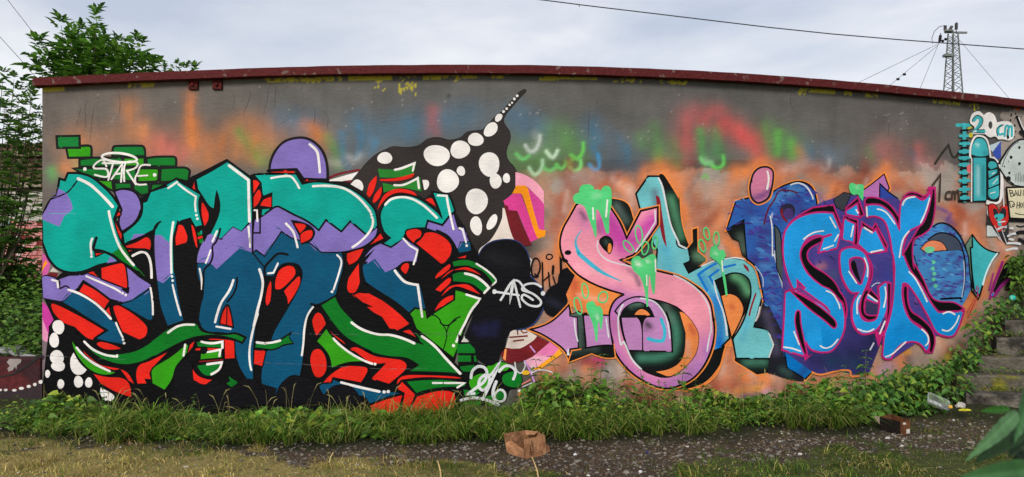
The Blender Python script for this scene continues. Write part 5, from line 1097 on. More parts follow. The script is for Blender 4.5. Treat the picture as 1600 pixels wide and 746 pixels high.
M_SLAB = mat_two('slab_paint', (84, 25, 26), (112, 92, 84), 11.0, 0.76, 0.92, rough=0.75, bs=0.6, bscale=25.0, bdist=0.02)
M_CONC = mat_two('concrete', (96, 92, 88), (70, 66, 62), 3.0, 0.3, 0.8, bs=0.6)
building = empty('graffiti_building', (FX[NF // 2], FY[NF // 2], 0))
tag(building, 'long low building with a graffiti covered front wall and dark red roof edge', 'building')
Z_WALL = H_TOP - 0.075
def child_of(o, p):
    o.parent = p; o.matrix_parent_inverse = Matrix.Translation(-Vector(p.location)); return o
def build_wall():
    nu, nv = NF * 14 + 1, 236
    U, V = np.meshgrid(np.linspace(0, U_MAX, nu), np.linspace(-0.35, Z_WALL, nv))
    col = wall_colours(U, V).reshape(-1, 3)
    W = uv2world(U.ravel(), V.ravel(), 0.0)
    i = np.arange(nu * nv).reshape(nv, nu)
    Q = np.stack([i[:-1, :-1], i[:-1, 1:], i[1:, 1:], i[1:, :-1]], -1).reshape(-1, 4)
    child_of(link('front_wall', mesh_np('front_wall', W, Q, col), M_PAINT), building)
    m = MB()                                            # end wall and back, 3 m deep
    a = Vector((FX[0], FY[0], 0)); b = Vector((FX[-1], FY[-1], 0)); na = Vector((-FNX[0], -FNY[0], 0)); nb = Vector((-FNX[-1], -FNY[-1], 0))
    a2 = a + na * 3.2; b2 = b + nb * 3.2; zb, zt = Vector((0, 0, -0.4)), Vector((0, 0, Z_WALL))
    m.quad(a2 + zb, a + zb, a + zt, a2 + zt); m.quad(b + zb, b2 + zb, b2 + zt, b + zt); m.quad(b2 + zb, a2 + zb, a2 + zt, b2 + zt)
    child_of(m.build('rear_wall', M_CONC), building)
    # roof slab, one profile swept along the curve, its edge chipped and a little wavy
    prof = [(OVER, 0.0), (OVER, 1.0), (-3.3, 1.0), (-3.3, 0.0)]
    us = np.linspace(-0.035, U_MAX, 260)
    Vv = []
    for u in us:
        uu = max(u, 0)
        X, Y = wall_xy(uu); nx, ny = np.interp(uu, FU, FNX), np.interp(uu, FU, FNY)
        X += (u - uu) * (-ny); Y += (u - uu) * nx
        w = 0.010 * (fbm(np.array([u * 2.3]), np.array([0.5]), 41, 3)[0] - 0.5); w2 = 0.012 * (fbm(np.array([u * 5.0]), np.array([9.5]), 43, 3)[0] - 0.5)
        for d, t in prof:
            Vv.append((X + nx * (d + (w2 if d > 0 else 0)), Y + ny * (d + (w2 if d > 0 else 0)), (H_TOP if t else H_TOP - 0.088) + w))
    Vv = np.array(Vv); n = len(us); k = 4
    ii = np.arange(n - 1)[:, None] * k; jj = np.arange(k)[None, :]
    Q = np.stack([ii + jj, ii + (jj + 1) % k, ii + k + (jj + 1) % k, ii + k + jj], -1).reshape(-1, 4)
    caps = np.array([[3, 2, 1, 0], [(n - 1) * k, (n - 1) * k + 1, (n - 1) * k + 2, (n - 1) * k + 3]])
    o = child_of(link('roof_slab', mesh_np('roof_slab', Vv, np.vstack([Q[:, ::-1], caps])), M_SLAB), building)
    # two rusty plates under the roof edge
    MR = mat_two('rusty_plate', (96, 26, 24), (52, 26, 22), 30.0, 0.4, 0.7, bs=0.6, bscale=60.0)
    for px in (303.5, 341.0):
        u0, z0 = pix2uv(px, 133.0); wq = 0.055
        p0 = uv2world(np.array([u0 - wq]), np.array([0.0]), 0.0)[0]; p1 = uv2world(np.array([u0 + wq]), np.array([0.0]), 0.0)[0]
        ax = Vector(p1) - Vector(p0); L_ = ax.length; ax.normalize(); nz = Vector((0, 0, 1)); ay = nz.cross(ax)
        Mx = Matrix((ax.to_4d(), ay.to_4d(), nz.to_4d(), (0, 0, 0, 1))).transposed(); Mx.translation = Vector((p0[0], p0[1], z0))
        for c in range(3): Mx[3][c] = 0.0
        m = MB(); m.box((0, -0.03, -0.055), (L_, 0.02, 0.05), Mx); m.box((L_ * 0.35, -0.05, -0.02), (L_ * 0.65, -0.03, 0.012), Mx); m.box((L_ * 0.1, -0.04, -0.045), (L_ * 0.22, -0.03, -0.03), Mx)
        child_of(m.build('bracket', MR, bevel=0.004), building)
build_wall()
paint_left(); paint_middle(); paint_right(); paint_far_right()
_bl = {o.name for o in COL.objects}
_holder = building
front = bpy.data.objects['front_wall']
build_shapes(front)
# ------------------------------------------------------------------ ground
def ground_pix(X, Y, Z): return CX + FPX * X / Y, HY - FPX * (Z - EYE) / Y
def zone(X, Y):
    """weights of dry grass, green grass, bare gravel for a point of the ground (bands along the wall, path in the middle)"""
    px, py = ground_pix(X, Y, 0.0)
    n = (fbm(X * 2.2 + 9, Y * 2.2 + 4, 51, 4) - 0.5); n2 = (fbm(X * 7 + 3, Y * 7 + 1, 52, 4) - 0.5)
    lim = np.interp(px, [-200, 0, 120, 250, 420, 560, 640, 720, 860, 1000, 1060, 1200, 1320, 1420, 1560, 1800], [690, 690, 697, 703, 715, 722, 712, 716, 742, 790, 722, 716, 704, 694, 690, 690])
    fore = ss(py + n * 78 + n2 * 40, lim - 8, lim + 10)               # grass of the foreground
    green = ss(px + n * 260, 560, 900)
    strip = ss(py + n * 26, np.interp(px, [-200, 60, 200, 700, 1000, 1200, 1330, 1420, 1500, 1600, 1800], [696, 692, 703, 700, 692, 684, 684, 664, 668, 676, 690]) + 8, np.interp(px, [-200, 60, 200, 700, 1000, 1200, 1330, 1420, 1500, 1600, 1800], [696, 692, 703, 700, 692, 684, 684, 664, 668, 676, 690]) - 10)
    patch = ss(n2 + n * .5, 0.10, 0.2) * 0.6
    return fore, green, strip, patch
def build_ground():
    def sheet(xs, ys):
        X, Y = np.meshgrid(xs, ys)
        Z = ground_z(X, Y)
        return X, Y, Z
    xs, ys = np.arange(-9.0, 10.001, 0.04), np.concatenate([np.arange(3.4, 10.6, 0.04), np.arange(10.6, 22, 0.4)])
    X, Y, Z = sheet(xs, ys)
    Z = Z + 0.018 * (fbm(X * 9, Y * 9, 61, 3) - 0.5)
    fore, green, strip, patch = zone(X, Y)
    n = fbm(X * 14, Y * 14, 62, 3)[..., None]
    soil = lin((76, 63, 50)) * (0.45 + 1.1 * n) * (0.75 + 0.5 * fbm(X * 2.5, Y * 2.5, 64, 3)[..., None]); straw = lin((140, 126, 78)) * (0.7 + 0.6 * n); turf = lin((72, 78, 40)) * (0.7 + 0.6 * n)
    col = soil
    g = fore[..., None]; gr = green[..., None]
    col = col * (1 - g) + (straw * (1 - gr) + turf * gr) * g
    s = strip[..., None]; col = col * (1 - s) + lin((48, 50, 30)) * s
    nv, nu = X.shape
    i = np.arange(nu * nv).reshape(nv, nu)
    Q = np.stack([i[:-1, :-1], i[:-1, 1:], i[1:, 1:], i[1:, :-1]], -1).reshape(-1, 4)
    V = np.stack([X, Y, Z], -1).reshape(-1, 3)
    # a coarse skirt out to the horizon, sharing the grid's rim height
    b = len(V); extra = []
    for sx, sy in ((-1, -1), (1, -1), (1, 1), (-1, 1)):
        extra.append((1500 * sx, 1500 * sy, -0.05))
    c00, c10, c11, c01 = i[0, 0], i[0, -1], i[-1, -1], i[-1, 0]
    T = []
    for row, A, B in ((i[0, :], b, b + 1), (i[:, -1], b + 1, b + 2), (i[-1, ::-1], b + 2, b + 3), (i[::-1, 0], b + 3, b)):
        mid = len(row) // 2
        for k in range(len(row) - 1): T.append((row[k], A if k < mid else B, row[k + 1]))
        T.append((row[mid], A, B))
    V = np.vstack([V, extra]); C = np.vstack([col.reshape(-1, 3), np.tile(lin((70, 76, 44)), (4, 1))])
    T = np.array(T); nrm = np.cross(V[T[:, 1]] - V[T[:, 0]], V[T[:, 2]] - V[T[:, 0]]); fl = nrm[:, 2] < 0; T[fl] = T[fl][:, [0, 2, 1]]
    m, N, K, B = nodes_of('earth')
    a = N.new('ShaderNodeVertexColor'); a.layer_name = 'Col'
    f, src = noise_var(N, K, 60.0, 0.55, 1.5, detail=6.0)
    K.new(mul(N, K, a.outputs[0], f), B.inputs['Base Color']); B.inputs['Roughness'].default_value = 0.95; B.inputs['Specular IOR Level'].default_value = 0.15
    bump(N, K, B, src, 90.0, 0.9, 0.03, 6.0)
    o = link('ground', mesh_np('ground', V, [Q, T], C, smooth=True), m)
    tag(o, 'gravelly earth path with dry and green grass in front of the painted wall', kind='structure')
build_ground()
def ok_ground(x, y):
    wy = np.interp(x, FX, FY)
    return (y < wy - 0.05) | (x < FX[0] - 0.1)
def scatter(n, y0, y1, fn, x0=-8.0, x1=9.0):
    """random ground points kept with probability fn(x, y), denser towards the viewer as seen"""
    y = RNG.uniform(y0, y1, n); x = RNG.uniform(-0.74, 0.8, n) * y
    p = fn(x, y)
    k = (RNG.random(n) < p) & ok_ground(x, y)
    return x[k], y[k]
# ------------------------------------------------------------------ leaf and blade builders
def unit(a): return a / (np.linalg.norm(a, axis=-1, keepdims=True) + 1e-9)
def leaves_mesh(pos, d, nrm, L, Wd, col, fold=0.25, droop=0.25, jag=True):
    n = len(pos); d = unit(d); side = unit(np.cross(d, nrm)); up = unit(np.cross(side, d))
    L = L[:, None]; Wd = Wd[:, None]
    dr = -np.array([0, 0, 1.0]) * L * droop
    b = pos; m1 = pos + d * L * 0.33 + dr * 0.1; m2 = pos + d * L * 0.68 + dr * 0.45; t = pos + d * L + dr
    f = up * Wd * fold
    l1 = pos + d * L * 0.28 + side * Wd * 0.5 + f + dr * 0.1; r1 = pos + d * L * 0.28 - side * Wd * 0.5 + f + dr * 0.1
    l2 = pos + d * L * 0.62 + side * Wd * 0.38 + f * .8 + dr * 0.4; r2 = pos + d * L * 0.62 - side * Wd * 0.38 + f * .8 + dr * 0.4
    V = np.stack([b, m1, m2, t, l1, r1, l2, r2], 1).reshape(-1, 3)
    o = (np.arange(n) * 8)[:, None]
    q = np.concatenate([o + np.array([[1, 4, 6, 2]]), o + np.array([[5, 1, 2, 7]])], 0)
    tr = np.concatenate([o + np.array([[0, 4, 1]]), o + np.array([[0, 1, 5]]), o + np.array([[6, 3, 2]]), o + np.array([[2, 3, 7]])], 0)
    C = np.repeat(col, 8, 0)
    return V, q, tr, C
def blades_mesh(x, y, z, h, w, az, bend, col, tipcol=None):
    n = len(x); b = np.stack([x, y, z], 1)
    dv = np.stack([np.cos(az), np.sin(az), np.zeros(n)], 1); sv = np.stack([-np.sin(az), np.cos(az), np.zeros(n)], 1)
    upv = np.array([0, 0, 1.0])
    rows = []
    for t, ww in ((0, 1.0), (0.4, 0.9), (0.75, 0.6)):
        p = b + upv * (h * (t - 0.35 * bend * t * t))[:, None] + dv * (h * bend * t * t)[:, None]
        rows += [p + sv * (w * ww / 2)[:, None], p - sv * (w * ww / 2)[:, None]]
    tip = b + upv * (h * (1 - 0.35 * bend - 0.15 * bend))[:, None] + dv * (h * bend)[:, None]
    V = np.stack(rows + [tip], 1).reshape(-1, 3)
    o = (np.arange(n) * 7)[:, None]
    q = np.concatenate([o + np.array([[0, 1, 3, 2]]), o + np.array([[2, 3, 5, 4]])], 0); tr = o + np.array([[4, 5, 6]])
    C = np.repeat(col[:, None, :], 7, 1)
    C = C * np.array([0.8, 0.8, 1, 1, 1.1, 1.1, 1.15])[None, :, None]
    return V, q, tr, C.reshape(-1, 3)
def rand_col(n, cols, jit=0.2, gain=1.3):
    c = np.array([lin(k) for k in cols]) * gain; i = RNG.integers(0, len(c), n)
    return c[i] * RNG.uniform(1 - jit, 1 + jit, (n, 1))
# ------------------------------------------------------------------ stones
def build_gravel():
    ico = bmesh.new(); bmesh.ops.create_icosphere(ico, subdivisions=1, radius=1.0)
    bv = np.array([v.co[:] for v in ico.verts]); bf = np.array([[v.index for v in f.verts] for f in ico.faces]); ico.free()
    def dens(x, y):
        fore, green, strip, patch = zone(x, y)
        return np.clip((1 - fore) * (1 - 0.8 * strip) * 0.9 + 0.04, 0, 1)
    x, y = scatter(22000, 5.3, 7.6, dens)
    n = len(x)
    s = 0.0045 + 0.016 * RNG.random(n) ** 3.2; s[: n // 60] *= 1.7
    ang = RNG.uniform(0, 6.28, n); sc = np.stack([s * RNG.uniform(.8, 1.5, n), s * RNG.uniform(.7, 1.1, n), s * RNG.uniform(.4, .8, n)], 1)
    P = bv[None] * sc[:, None, :] * RNG.uniform(0.75, 1.2, (n, len(bv), 1))
    ca, sa = np.cos(ang)[:, None], np.sin(ang)[:, None]
    Q = np.stack([P[..., 0] * ca - P[..., 1] * sa, P[..., 0] * sa + P[..., 1] * ca, P[..., 2]], -1)
    Q += np.stack([x, y, ground_z(x, y) + s * 0.25], 1)[:, None, :]
    F_ = (np.arange(n) * len(bv))[:, None, None] + bf[None]
    col = rand_col(n, [(92, 86, 80), (116, 110, 102), (70, 64, 60), (132, 124, 112), (106, 90, 72), (62, 54, 48), (90, 74, 58)], 0.3, 1.0)
    kw = RNG.random(n) < .016; col[kw] = lin((190, 186, 178)); s_ = RNG.random(n)
    m, N, K, B = nodes_of('stone')
    a = N.new('ShaderNodeVertexColor'); a.layer_name = 'Col'; f, src = noise_var(N, K, 120.0, 0.75, 1.2)
    K.new(mul(N, K, a.outputs[0], f), B.inputs['Base Color']); B.inputs['Roughness'].default_value = 0.9
    o = link('gravel', mesh_np('gravel', Q.reshape(-1, 3), F_.reshape(-1, 3), np.repeat(col, len(bv), 0)), m)
    tag(o, 'small grey stones strewn over the bare earth path', kind='stuff')
build_gravel()
# ------------------------------------------------------------------ grass
def build_grass():
    def d_fore(x, y): f = zone(x, y); return f[0] * (0.25 + 0.75 * ss(fbm(x * 2.6, y * 2.6, 76, 4), .36, .56))
    def d_bare(x, y):
        f = zone(x, y); px, py = ground_pix(x, y, 0.1)
        return np.maximum((px > 1390) * (py < 692) * .8 * (fbm(x * 4, y * 4, 77, 3) > .42), np.clip((f[3] * 0.85 + 0.07) * (1 - f[2]), 0, 1))
    parts = []
    x, y = scatter(40000, 5.2, 7.6, d_fore)
    z = zone(x, y); n = len(x)
    dry = RNG.random(n) > np.clip(z[1] * 0.75 + 0.9 * ss(fbm(x * 1.7, y * 1.7, 71, 4), .46, .66) - .12, 0.06, .95)
    col = np.where(dry[:, None], rand_col(n, [(158, 144, 84), (136, 122, 62), (112, 108, 48), (176, 158, 104), (126, 104, 66)], .35, 1.6), rand_col(n, [(64, 92, 26), (84, 108, 34), (98, 112, 40), (48, 74, 20)], .3))
    h = RNG.uniform(0.025, 0.075, n) * (0.5 + 1.5 * ss(fbm(x * 3.2, y * 3.2, 72, 4), .4, .7))
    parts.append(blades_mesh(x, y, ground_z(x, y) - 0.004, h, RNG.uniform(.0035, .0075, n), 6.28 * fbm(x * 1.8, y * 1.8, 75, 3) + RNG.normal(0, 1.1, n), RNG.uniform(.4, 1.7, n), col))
    x, y = scatter(30000, 5.2, 7.8, d_bare); n = len(x)
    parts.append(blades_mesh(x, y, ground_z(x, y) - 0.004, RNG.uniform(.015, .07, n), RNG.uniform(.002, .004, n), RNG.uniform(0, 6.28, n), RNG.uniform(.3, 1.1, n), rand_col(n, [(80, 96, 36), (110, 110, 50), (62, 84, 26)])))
    V, q, t, C = [], [], [], []; b = 0
    for p in parts:
        V.append(p[0]); q.append(p[1] + b); t.append(p[2] + b); C.append(p[3]); b += len(p[0])
    o = link('grass', mesh_np('grass', np.vstack(V), [np.vstack(q), np.vstack(t)], np.vstack(C)), M_GRASS)
    tag(o, 'short trodden grass, straw coloured on one side and green on the other', kind='stuff')
    # taller tussocks hanging over the path along the wall foot
    V, q, t, C = [], [], [], []; b = 0
    cl = []
    for k in range(310):
        px = RNG.uniform(30, 1340); base = np.interp(px, [60, 200, 700, 1000, 1200, 1340], [672, 684, 684, 674, 660, 660]) + RNG.uniform(-24, 12)
        Y0 = EYE * FPX / (base - HY); X0 = (px - CX) / FPX * Y0
        if Y0 > np.interp(X0, FX, FY) - 0.12 and X0 > FX[0]: continue
        cl.append((X0, Y0, RNG.uniform(.6, 1.25) * (0.35 + 1.3 * float(fbm(np.array([X0 * 1.5]), np.array([Y0 * 1.5]), 85, 3)[0]))))
    for X0, Y0, s in cl:
        n = int(34 * s)
        a = RNG.uniform(0, 6.28, n); r = RNG.random(n) * 0.06
        x = X0 + r * np.cos(a); y = Y0 + r * np.sin(a)
        az = np.where(RNG.random(n) < .6, RNG.normal(-1.57, 0.8, n), a)
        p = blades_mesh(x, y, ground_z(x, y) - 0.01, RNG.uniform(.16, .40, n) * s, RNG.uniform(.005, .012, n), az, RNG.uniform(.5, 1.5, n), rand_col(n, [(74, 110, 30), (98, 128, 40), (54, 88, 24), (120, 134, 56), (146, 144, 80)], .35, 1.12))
        V.append(p[0]); q.append(p[1] + b); t.append(p[2] + b); C.append(p[3]); b += len(p[0])
    o = link('tall_grass', mesh_np('tall_grass', np.vstack(V), [np.vstack(q), np.vstack(t)], np.vstack(C)), M_GRASS)
    tag(o, 'long arching grass along the foot of the painted wall', kind='stuff')
build_grass()
# ------------------------------------------------------------------ weeds
def top_line(px): return np.interp(px, [-20, 60, 130, 180, 260, 420, 560, 700, 800, 840, 880, 960, 1040, 1100, 1160, 1240, 1330, 1360, 1420, 1480, 1520, 1560], [600, 626, 622, 634, 646, 646, 646, 650, 640, 592, 572, 580, 592, 604, 620, 602, 592, 584, 572, 560, 552, 565])
def build_weeds():
    pos, d, nr, L, W = [], [], [], [], []
    n0 = 15000
    px = RNG.uniform(-60, 1500, n0)
    bot = np.interp(px, [-60, 60, 200, 700, 1000, 1200, 1340, 1440, 1500], [676, 676, 690, 688, 676, 668, 668, 650, 640])
    t = RNG.random(n0)
    Y0 = EYE * FPX / (bot - HY) + t * 0.95
    X0 = (px - CX) / FPX * Y0
    wy = np.interp(X0, FX, FY)
    k = (Y0 < wy - 0.06) | (X0 < FX[0] - .1)
    X0, Y0, t, px = X0[k], Y0[k], t[k], px[k]
    hmax = np.clip(EYE - (top_line(px) - HY) * Y0 / FPX - ground_z(X0, Y0), 0.10, 0.8)
    hmax = hmax * (0.30 + 1.5 * fbm(X0 * 2.2, Y0 * 2.2, 82, 3)); dens = (fbm(X0 * 1.6, Y0 * 1.6, 81, 3) > 0.42) | (px > 780)
    X0, Y0, hmax, t = X0[dens], Y0[dens], hmax[dens], t[dens]
    n = len(X0)
    z = ground_z(X0, Y0) + 0.02 + hmax * RNG.random(n) ** 1.15 * np.clip(0.45 + t * 0.6, 0, 1) * 0.82
    az = RNG.uniform(0, 6.28, n)
    d = np.stack([np.cos(az), np.sin(az) - 0.35, RNG.uniform(-.3, .45, n)], 1)
    nr = np.stack([RNG.normal(0, .35, n), RNG.normal(-.35, .35, n), np.ones(n)], 1)
    big = fbm(X0 * 1.3 + 7, Y0 * 1.3, 83, 3) > .52; L = RNG.uniform(.035, .075, n) * np.where(big, 1.55, .85); W = L * np.where(big, RNG.uniform(.7, .95, n), RNG.uniform(.3, .6, n))
    col = rand_col(n, [(58, 92, 26), (76, 114, 32), (46, 76, 22), (94, 130, 40), (70, 100, 32), (124, 136, 46)], .4, 1.55)
    V, q, tr, C = leaves_mesh(np.stack([X0, Y0, z], 1), d, nr, L, W, col)
    o = link('weeds', mesh_np('weeds', V, [q, tr], C), M_LEAF)
    tag(o, 'leafy ground weeds crowding the foot of the painted wall', kind='stuff')
build_weeds()
# tall nettles: individuals with stem and leaf pairs
def nettle_parts(h, seed):
    rg = np.random.default_rng(seed)
    m = MB(); lean = rg.normal(0, .08, 2)
    pts = [(lean[0] * t * t * h, lean[1] * t * t * h, h * t) for t in np.linspace(0, 1, 6)]
    m.tube(pts, [.004 * (1 - .6 * t) for t in np.linspace(0, 1, 6)], 5)
    pos, d, L = [], [], []
    lv = int(h / 0.055)
    for i in range(1, lv + 1):
        t = i / lv; p = np.array([lean[0] * t * t * h, lean[1] * t * t * h, h * t]); a0 = i * 1.57 + rg.normal(0, .3)
        for s in (0, math.pi):
            a = a0 + s; pos.append(p); d.append((math.cos(a), math.sin(a), .25 - .5 * (1 - t))); L.append((.055 + .07 * (1 - abs(2 * t - .9))) * rg.uniform(.8, 1.2))
    pos, d, L = np.array(pos), np.array(d), np.clip(np.array(L), .035, .14)
    n = len(pos)
    V, q, tr, C = leaves_mesh(pos, d, np.tile((0, 0, 1.0), (n, 1)), L, L * .5, rand_col(n, [(62, 104, 32), (78, 120, 38), (94, 134, 48)]), droop=.4)
    return m, mesh_np('leaves', V, [q, tr], C)
spots = [(845, .95), (858, .75), (880, 1.0), (905, .9), (925, .8), (935, 1.0), (960, .65), (985, .8), (1010, .75), (1030, .6), (1062, .95), (1085, .6), (1105, .55), (1128, .5), (870, .7), (820, .5), (770, .45), (1180, .45), (1215, .5), (1240, .6), (1262, .65), (1300, .7), (1318, .75), (1345, .8), (1352, .95), (1380, .6), (165, .55), (222, .3), (300, .4), (540, .35), (660, .4), (690, .35), (740, .4)]
protos = []
for k in range(5):
    root = empty('nettle_plant'); m, lm = nettle_parts(0.46, 100 + k)
    m.build('stem', M_STEM, root); link('leaves', lm, M_LEAF, root); protos.append(root)
used = set(); nettle_list = []
for j, (px, s) in enumerate(spots):
    top = HY + (EYE - s) * FPX / 7.6
    p = protos[j % 5]
    if j % 5 in used:
        r = p.copy(); COL.objects.link(r)
        for c in list(p.children):
            cc = c.copy(); COL.objects.link(cc); cc.parent = r
    else: r = p; used.add(j % 5)
    Y0 = float(np.interp((px - CX) / FPX * 7.7, FX, FY)) - RNG.uniform(.12, .4)
    X0 = (px - CX) / FPX * Y0
    r.location = (X0, Y0, float(ground_z(X0, Y0)) - 0.01); r.scale = (1, 1, 1); q = s * 0.70 / 0.46
    r.scale = (q, q, q); r.rotation_euler = (0, 0, RNG.uniform(0, 6.28))
    nettle_list.append((px, r))

ORD = ['leftmost', 'second from left', 'third from left', 'fourth from left', 'fifth from left', 'sixth from left', 'seventh from left', 'eighth from left']
zones_ = [(0, 'white dots at the left end'), (190, 'black lower edge of the left piece'), (600, 'red wedges by the year'), (760, 'maroon and pink fan'), (862, 'lilac foot with the arrow tip'), (975, 'pink ring'), (1075, 'black shade right of the ring'), (1150, 'pale turquoise foot'), (1250, 'first bright blue letter'), (1330, 'last bright blue letter')]
for zi, (z0, nm) in enumerate(zones_):
    z1 = zones_[zi + 1][0] if zi + 1 < len(zones_) else 9999
    mem = sorted([q for q in nettle_list if z0 <= q[0] < z1], key=lambda q: q[0])
    for k, (px, r) in enumerate(mem):
        tag(r, ('leafy nettle under the ' + nm) if len(mem) == 1 else (ORD[k] + ' leafy nettle under the ' + nm), 'nettle', 'nettles along the wall')

# dead stalks and seed heads standing among the weeds
def dead_stalks():
    m = MB(); rg = random.Random(8)
    for k in range(120):
        px = rg.uniform(40, 1420); X0 = (px - CX) / FPX * 7.5; Y0 = float(np.interp(X0, FX, FY)) - rg.uniform(.1, .75); X0 = (px - CX) / FPX * Y0
        z = float(ground_z(X0, Y0)); h = rg.uniform(.25, .6) * (1 if px > 780 else .75); lx, ly = rg.uniform(-.14, .14), rg.uniform(-.12, .06)
        P = [Vector((X0 + lx * t * t, Y0 + ly * t * t, z + h * t * (1 - .12 * t))) for t in (0, .3, .6, .85, 1)]
        m.tube(P, [.0022, .002, .0017, .0015, .001], 3)
        if rg.random() < .6: m.tube([P[-2], P[-1], P[-1] + Vector((lx * .5, ly * .4, .02))], [.002, .006, .001], 4)
    o = m.build('dry_stems', mat_flat('dry_stem', (150, 140, 88), .9, bs=0)); tag(o, 'thin dry stems and seed heads among the weeds by the wall', kind='stuff')
dead_stalks()
def gpt(px, py):
    """the ground point that the photograph shows at px, py"""
    z = 0.0
    for _ in range(12):
        Y = (EYE - z) * FPX / (py - HY); X = (px - CX) / FPX * Y; z = float(ground_z(X, Y))
    return Vector((X, Y, z))
# ------------------------------------------------------------------ concrete stairs at the right
M_STEP = mat_two('weathered_concrete', (104, 98, 88), (54, 51, 46), 5.0, 0.35, 0.75, rough=0.9, bs=0.9, bscale=35.0, bdist=0.03)
M_MOSS = mat_two('mossy_concrete', (92, 86, 76), (118, 112, 40), 3.0, 0.6, 0.8, rough=0.9, bs=0.9, bscale=35.0, bdist=0.03)
stairs = empty('concrete_stairs', (5.9, 8.0, 0))
tag(stairs, 'weathered concrete steps climbing beside the wall, half overgrown by brambles', 'stairs')
SL = 0.32
for k, (pl, d, z) in enumerate(((1516, 7.92, .25), (1503, 8.17, .42), (1533, 8.44, .60), (1556, 8.71, .80), (1567, 8.98, 1.0))):
    xr = 0.7 * d; xl = (pl - CX) / FPX * (d + .1); dirx = Vector((1, -SL, 0)).normalized(); nrm = Vector((-dirx.y, dirx.x, 0))
    a = Vector((xl, d + SL * (xr - xl), 0)); Lg = 2.6
    rg = random.Random(k)
    top = []; n = 14
    V = []
    for i in range(n + 1):
        p = a + dirx * Lg * i / n
        chip = rg.uniform(-.006, .006); ch2 = rg.uniform(0, .012) if rg.random() < .4 else 0
        for q, zz in ((p + nrm * (chip), z - .34), (p + nrm * chip, z - .02 - ch2), (p + nrm * (.018 + chip), z - ch2 * .3), (p + nrm * .46, z), (p + nrm * .46, z - .34)): V.append((q.x, q.y, zz))
    V = np.array(V); ii = np.arange(n)[:, None] * 5; jj = np.arange(5)[None]
    Q = np.stack([ii + jj, ii + 5 + jj, ii + 5 + (jj + 1) % 5, ii + (jj + 1) % 5], -1).reshape(-1, 4)
    V = V - np.array(stairs.location[:])
    me = mesh_np('step', V, [Q, np.array([[4, 3, 2, 1, 0], [n * 5, n * 5 + 1, n * 5 + 2, n * 5 + 3, n * 5 + 4]])])
    link('step', me, M_MOSS if k in (1, 2) else M_STEP, stairs)
# ------------------------------------------------------------------ brambles over the slope and the steps' edge
def bramble():
    poly = np.array([(1345, 604), (1400, 580), (1450, 568), (1492, 566), (1514, 520), (1536, 482), (1550, 462), (1575, 452), (1610, 458), (1640, 460), (1640, 482), (1600, 484), (1568, 492), (1560, 512), (1537, 536), (1528, 566), (1512, 574), (1520, 603), (1500, 628), (1440, 655), (1350, 650)], float)
    n = 5200
    px, py = RNG.uniform(1340, 1640, n), RNG.uniform(445, 660, n)
    k = in_poly(px + RNG.normal(0, 6, n), py + RNG.normal(0, 6, n), poly); px, py = px[k], py[k]
    n = len(px)
    u = np.interp(px, _upx, _uf); wx, wy = wall_xy(u)
    Y = wy - 0.14 - (0.12 + 1.05 * np.clip((py - 450) / 190, 0, 1)) * RNG.uniform(.35, 1, n)
    X = (px - CX) / FPX * Y; Z = EYE - (py - HY) / FPX * Y
    g = ground_z(X, Y); Z = np.maximum(Z, g + .02)
    k = Z < g + .95; X, Y, Z, px, py = X[k], Y[k], Z[k], px[k], py[k]; n = len(X)
    az = RNG.uniform(0, 6.28, n); d = np.stack([np.cos(az), np.sin(az) - .5, RNG.uniform(-.5, .2, n)], 1)
    nr = np.stack([RNG.normal(0, .3, n), RNG.normal(-.55, .3, n), np.ones(n)], 1)
    L = RNG.uniform(.04, .095, n); W = L * RNG.uniform(.55, .85, n)
    col = rand_col(n, [(58, 96, 30), (72, 116, 36), (46, 80, 26), (92, 132, 46), (112, 132, 44), (64, 104, 40)], .25)
    root = empty('bramble_bush', (5.0, 8.2, float(ground_z(5.0, 8.2))))
    tag(root, 'leafy bramble thicket climbing the slope between painted wall and concrete steps', 'bush')
    off = np.array(root.location[:])
    V, q, tr, C = leaves_mesh(np.stack([X, Y, Z], 1) - off, d, nr, L, W, col, droop=.45)
    link('leaves', mesh_np('leaves', V, [q, tr], C), M_LEAF, root)
    m = MB()
    for i in RNG.integers(0, n, 90):
        p = Vector((X[i], Y[i], Z[i])) - root.location; b = Vector((p.x + RNG.normal(0, .1), p.y + RNG.uniform(-.05, .25), float(ground_z(X[i], Y[i])) - root.location.z - .02))
        m.tube([b, (b + p) / 2 + Vector((RNG.normal(0, .04), 0, .05)), p], .003, 4)
    m.build('stems', M_STEM, root)
bramble()
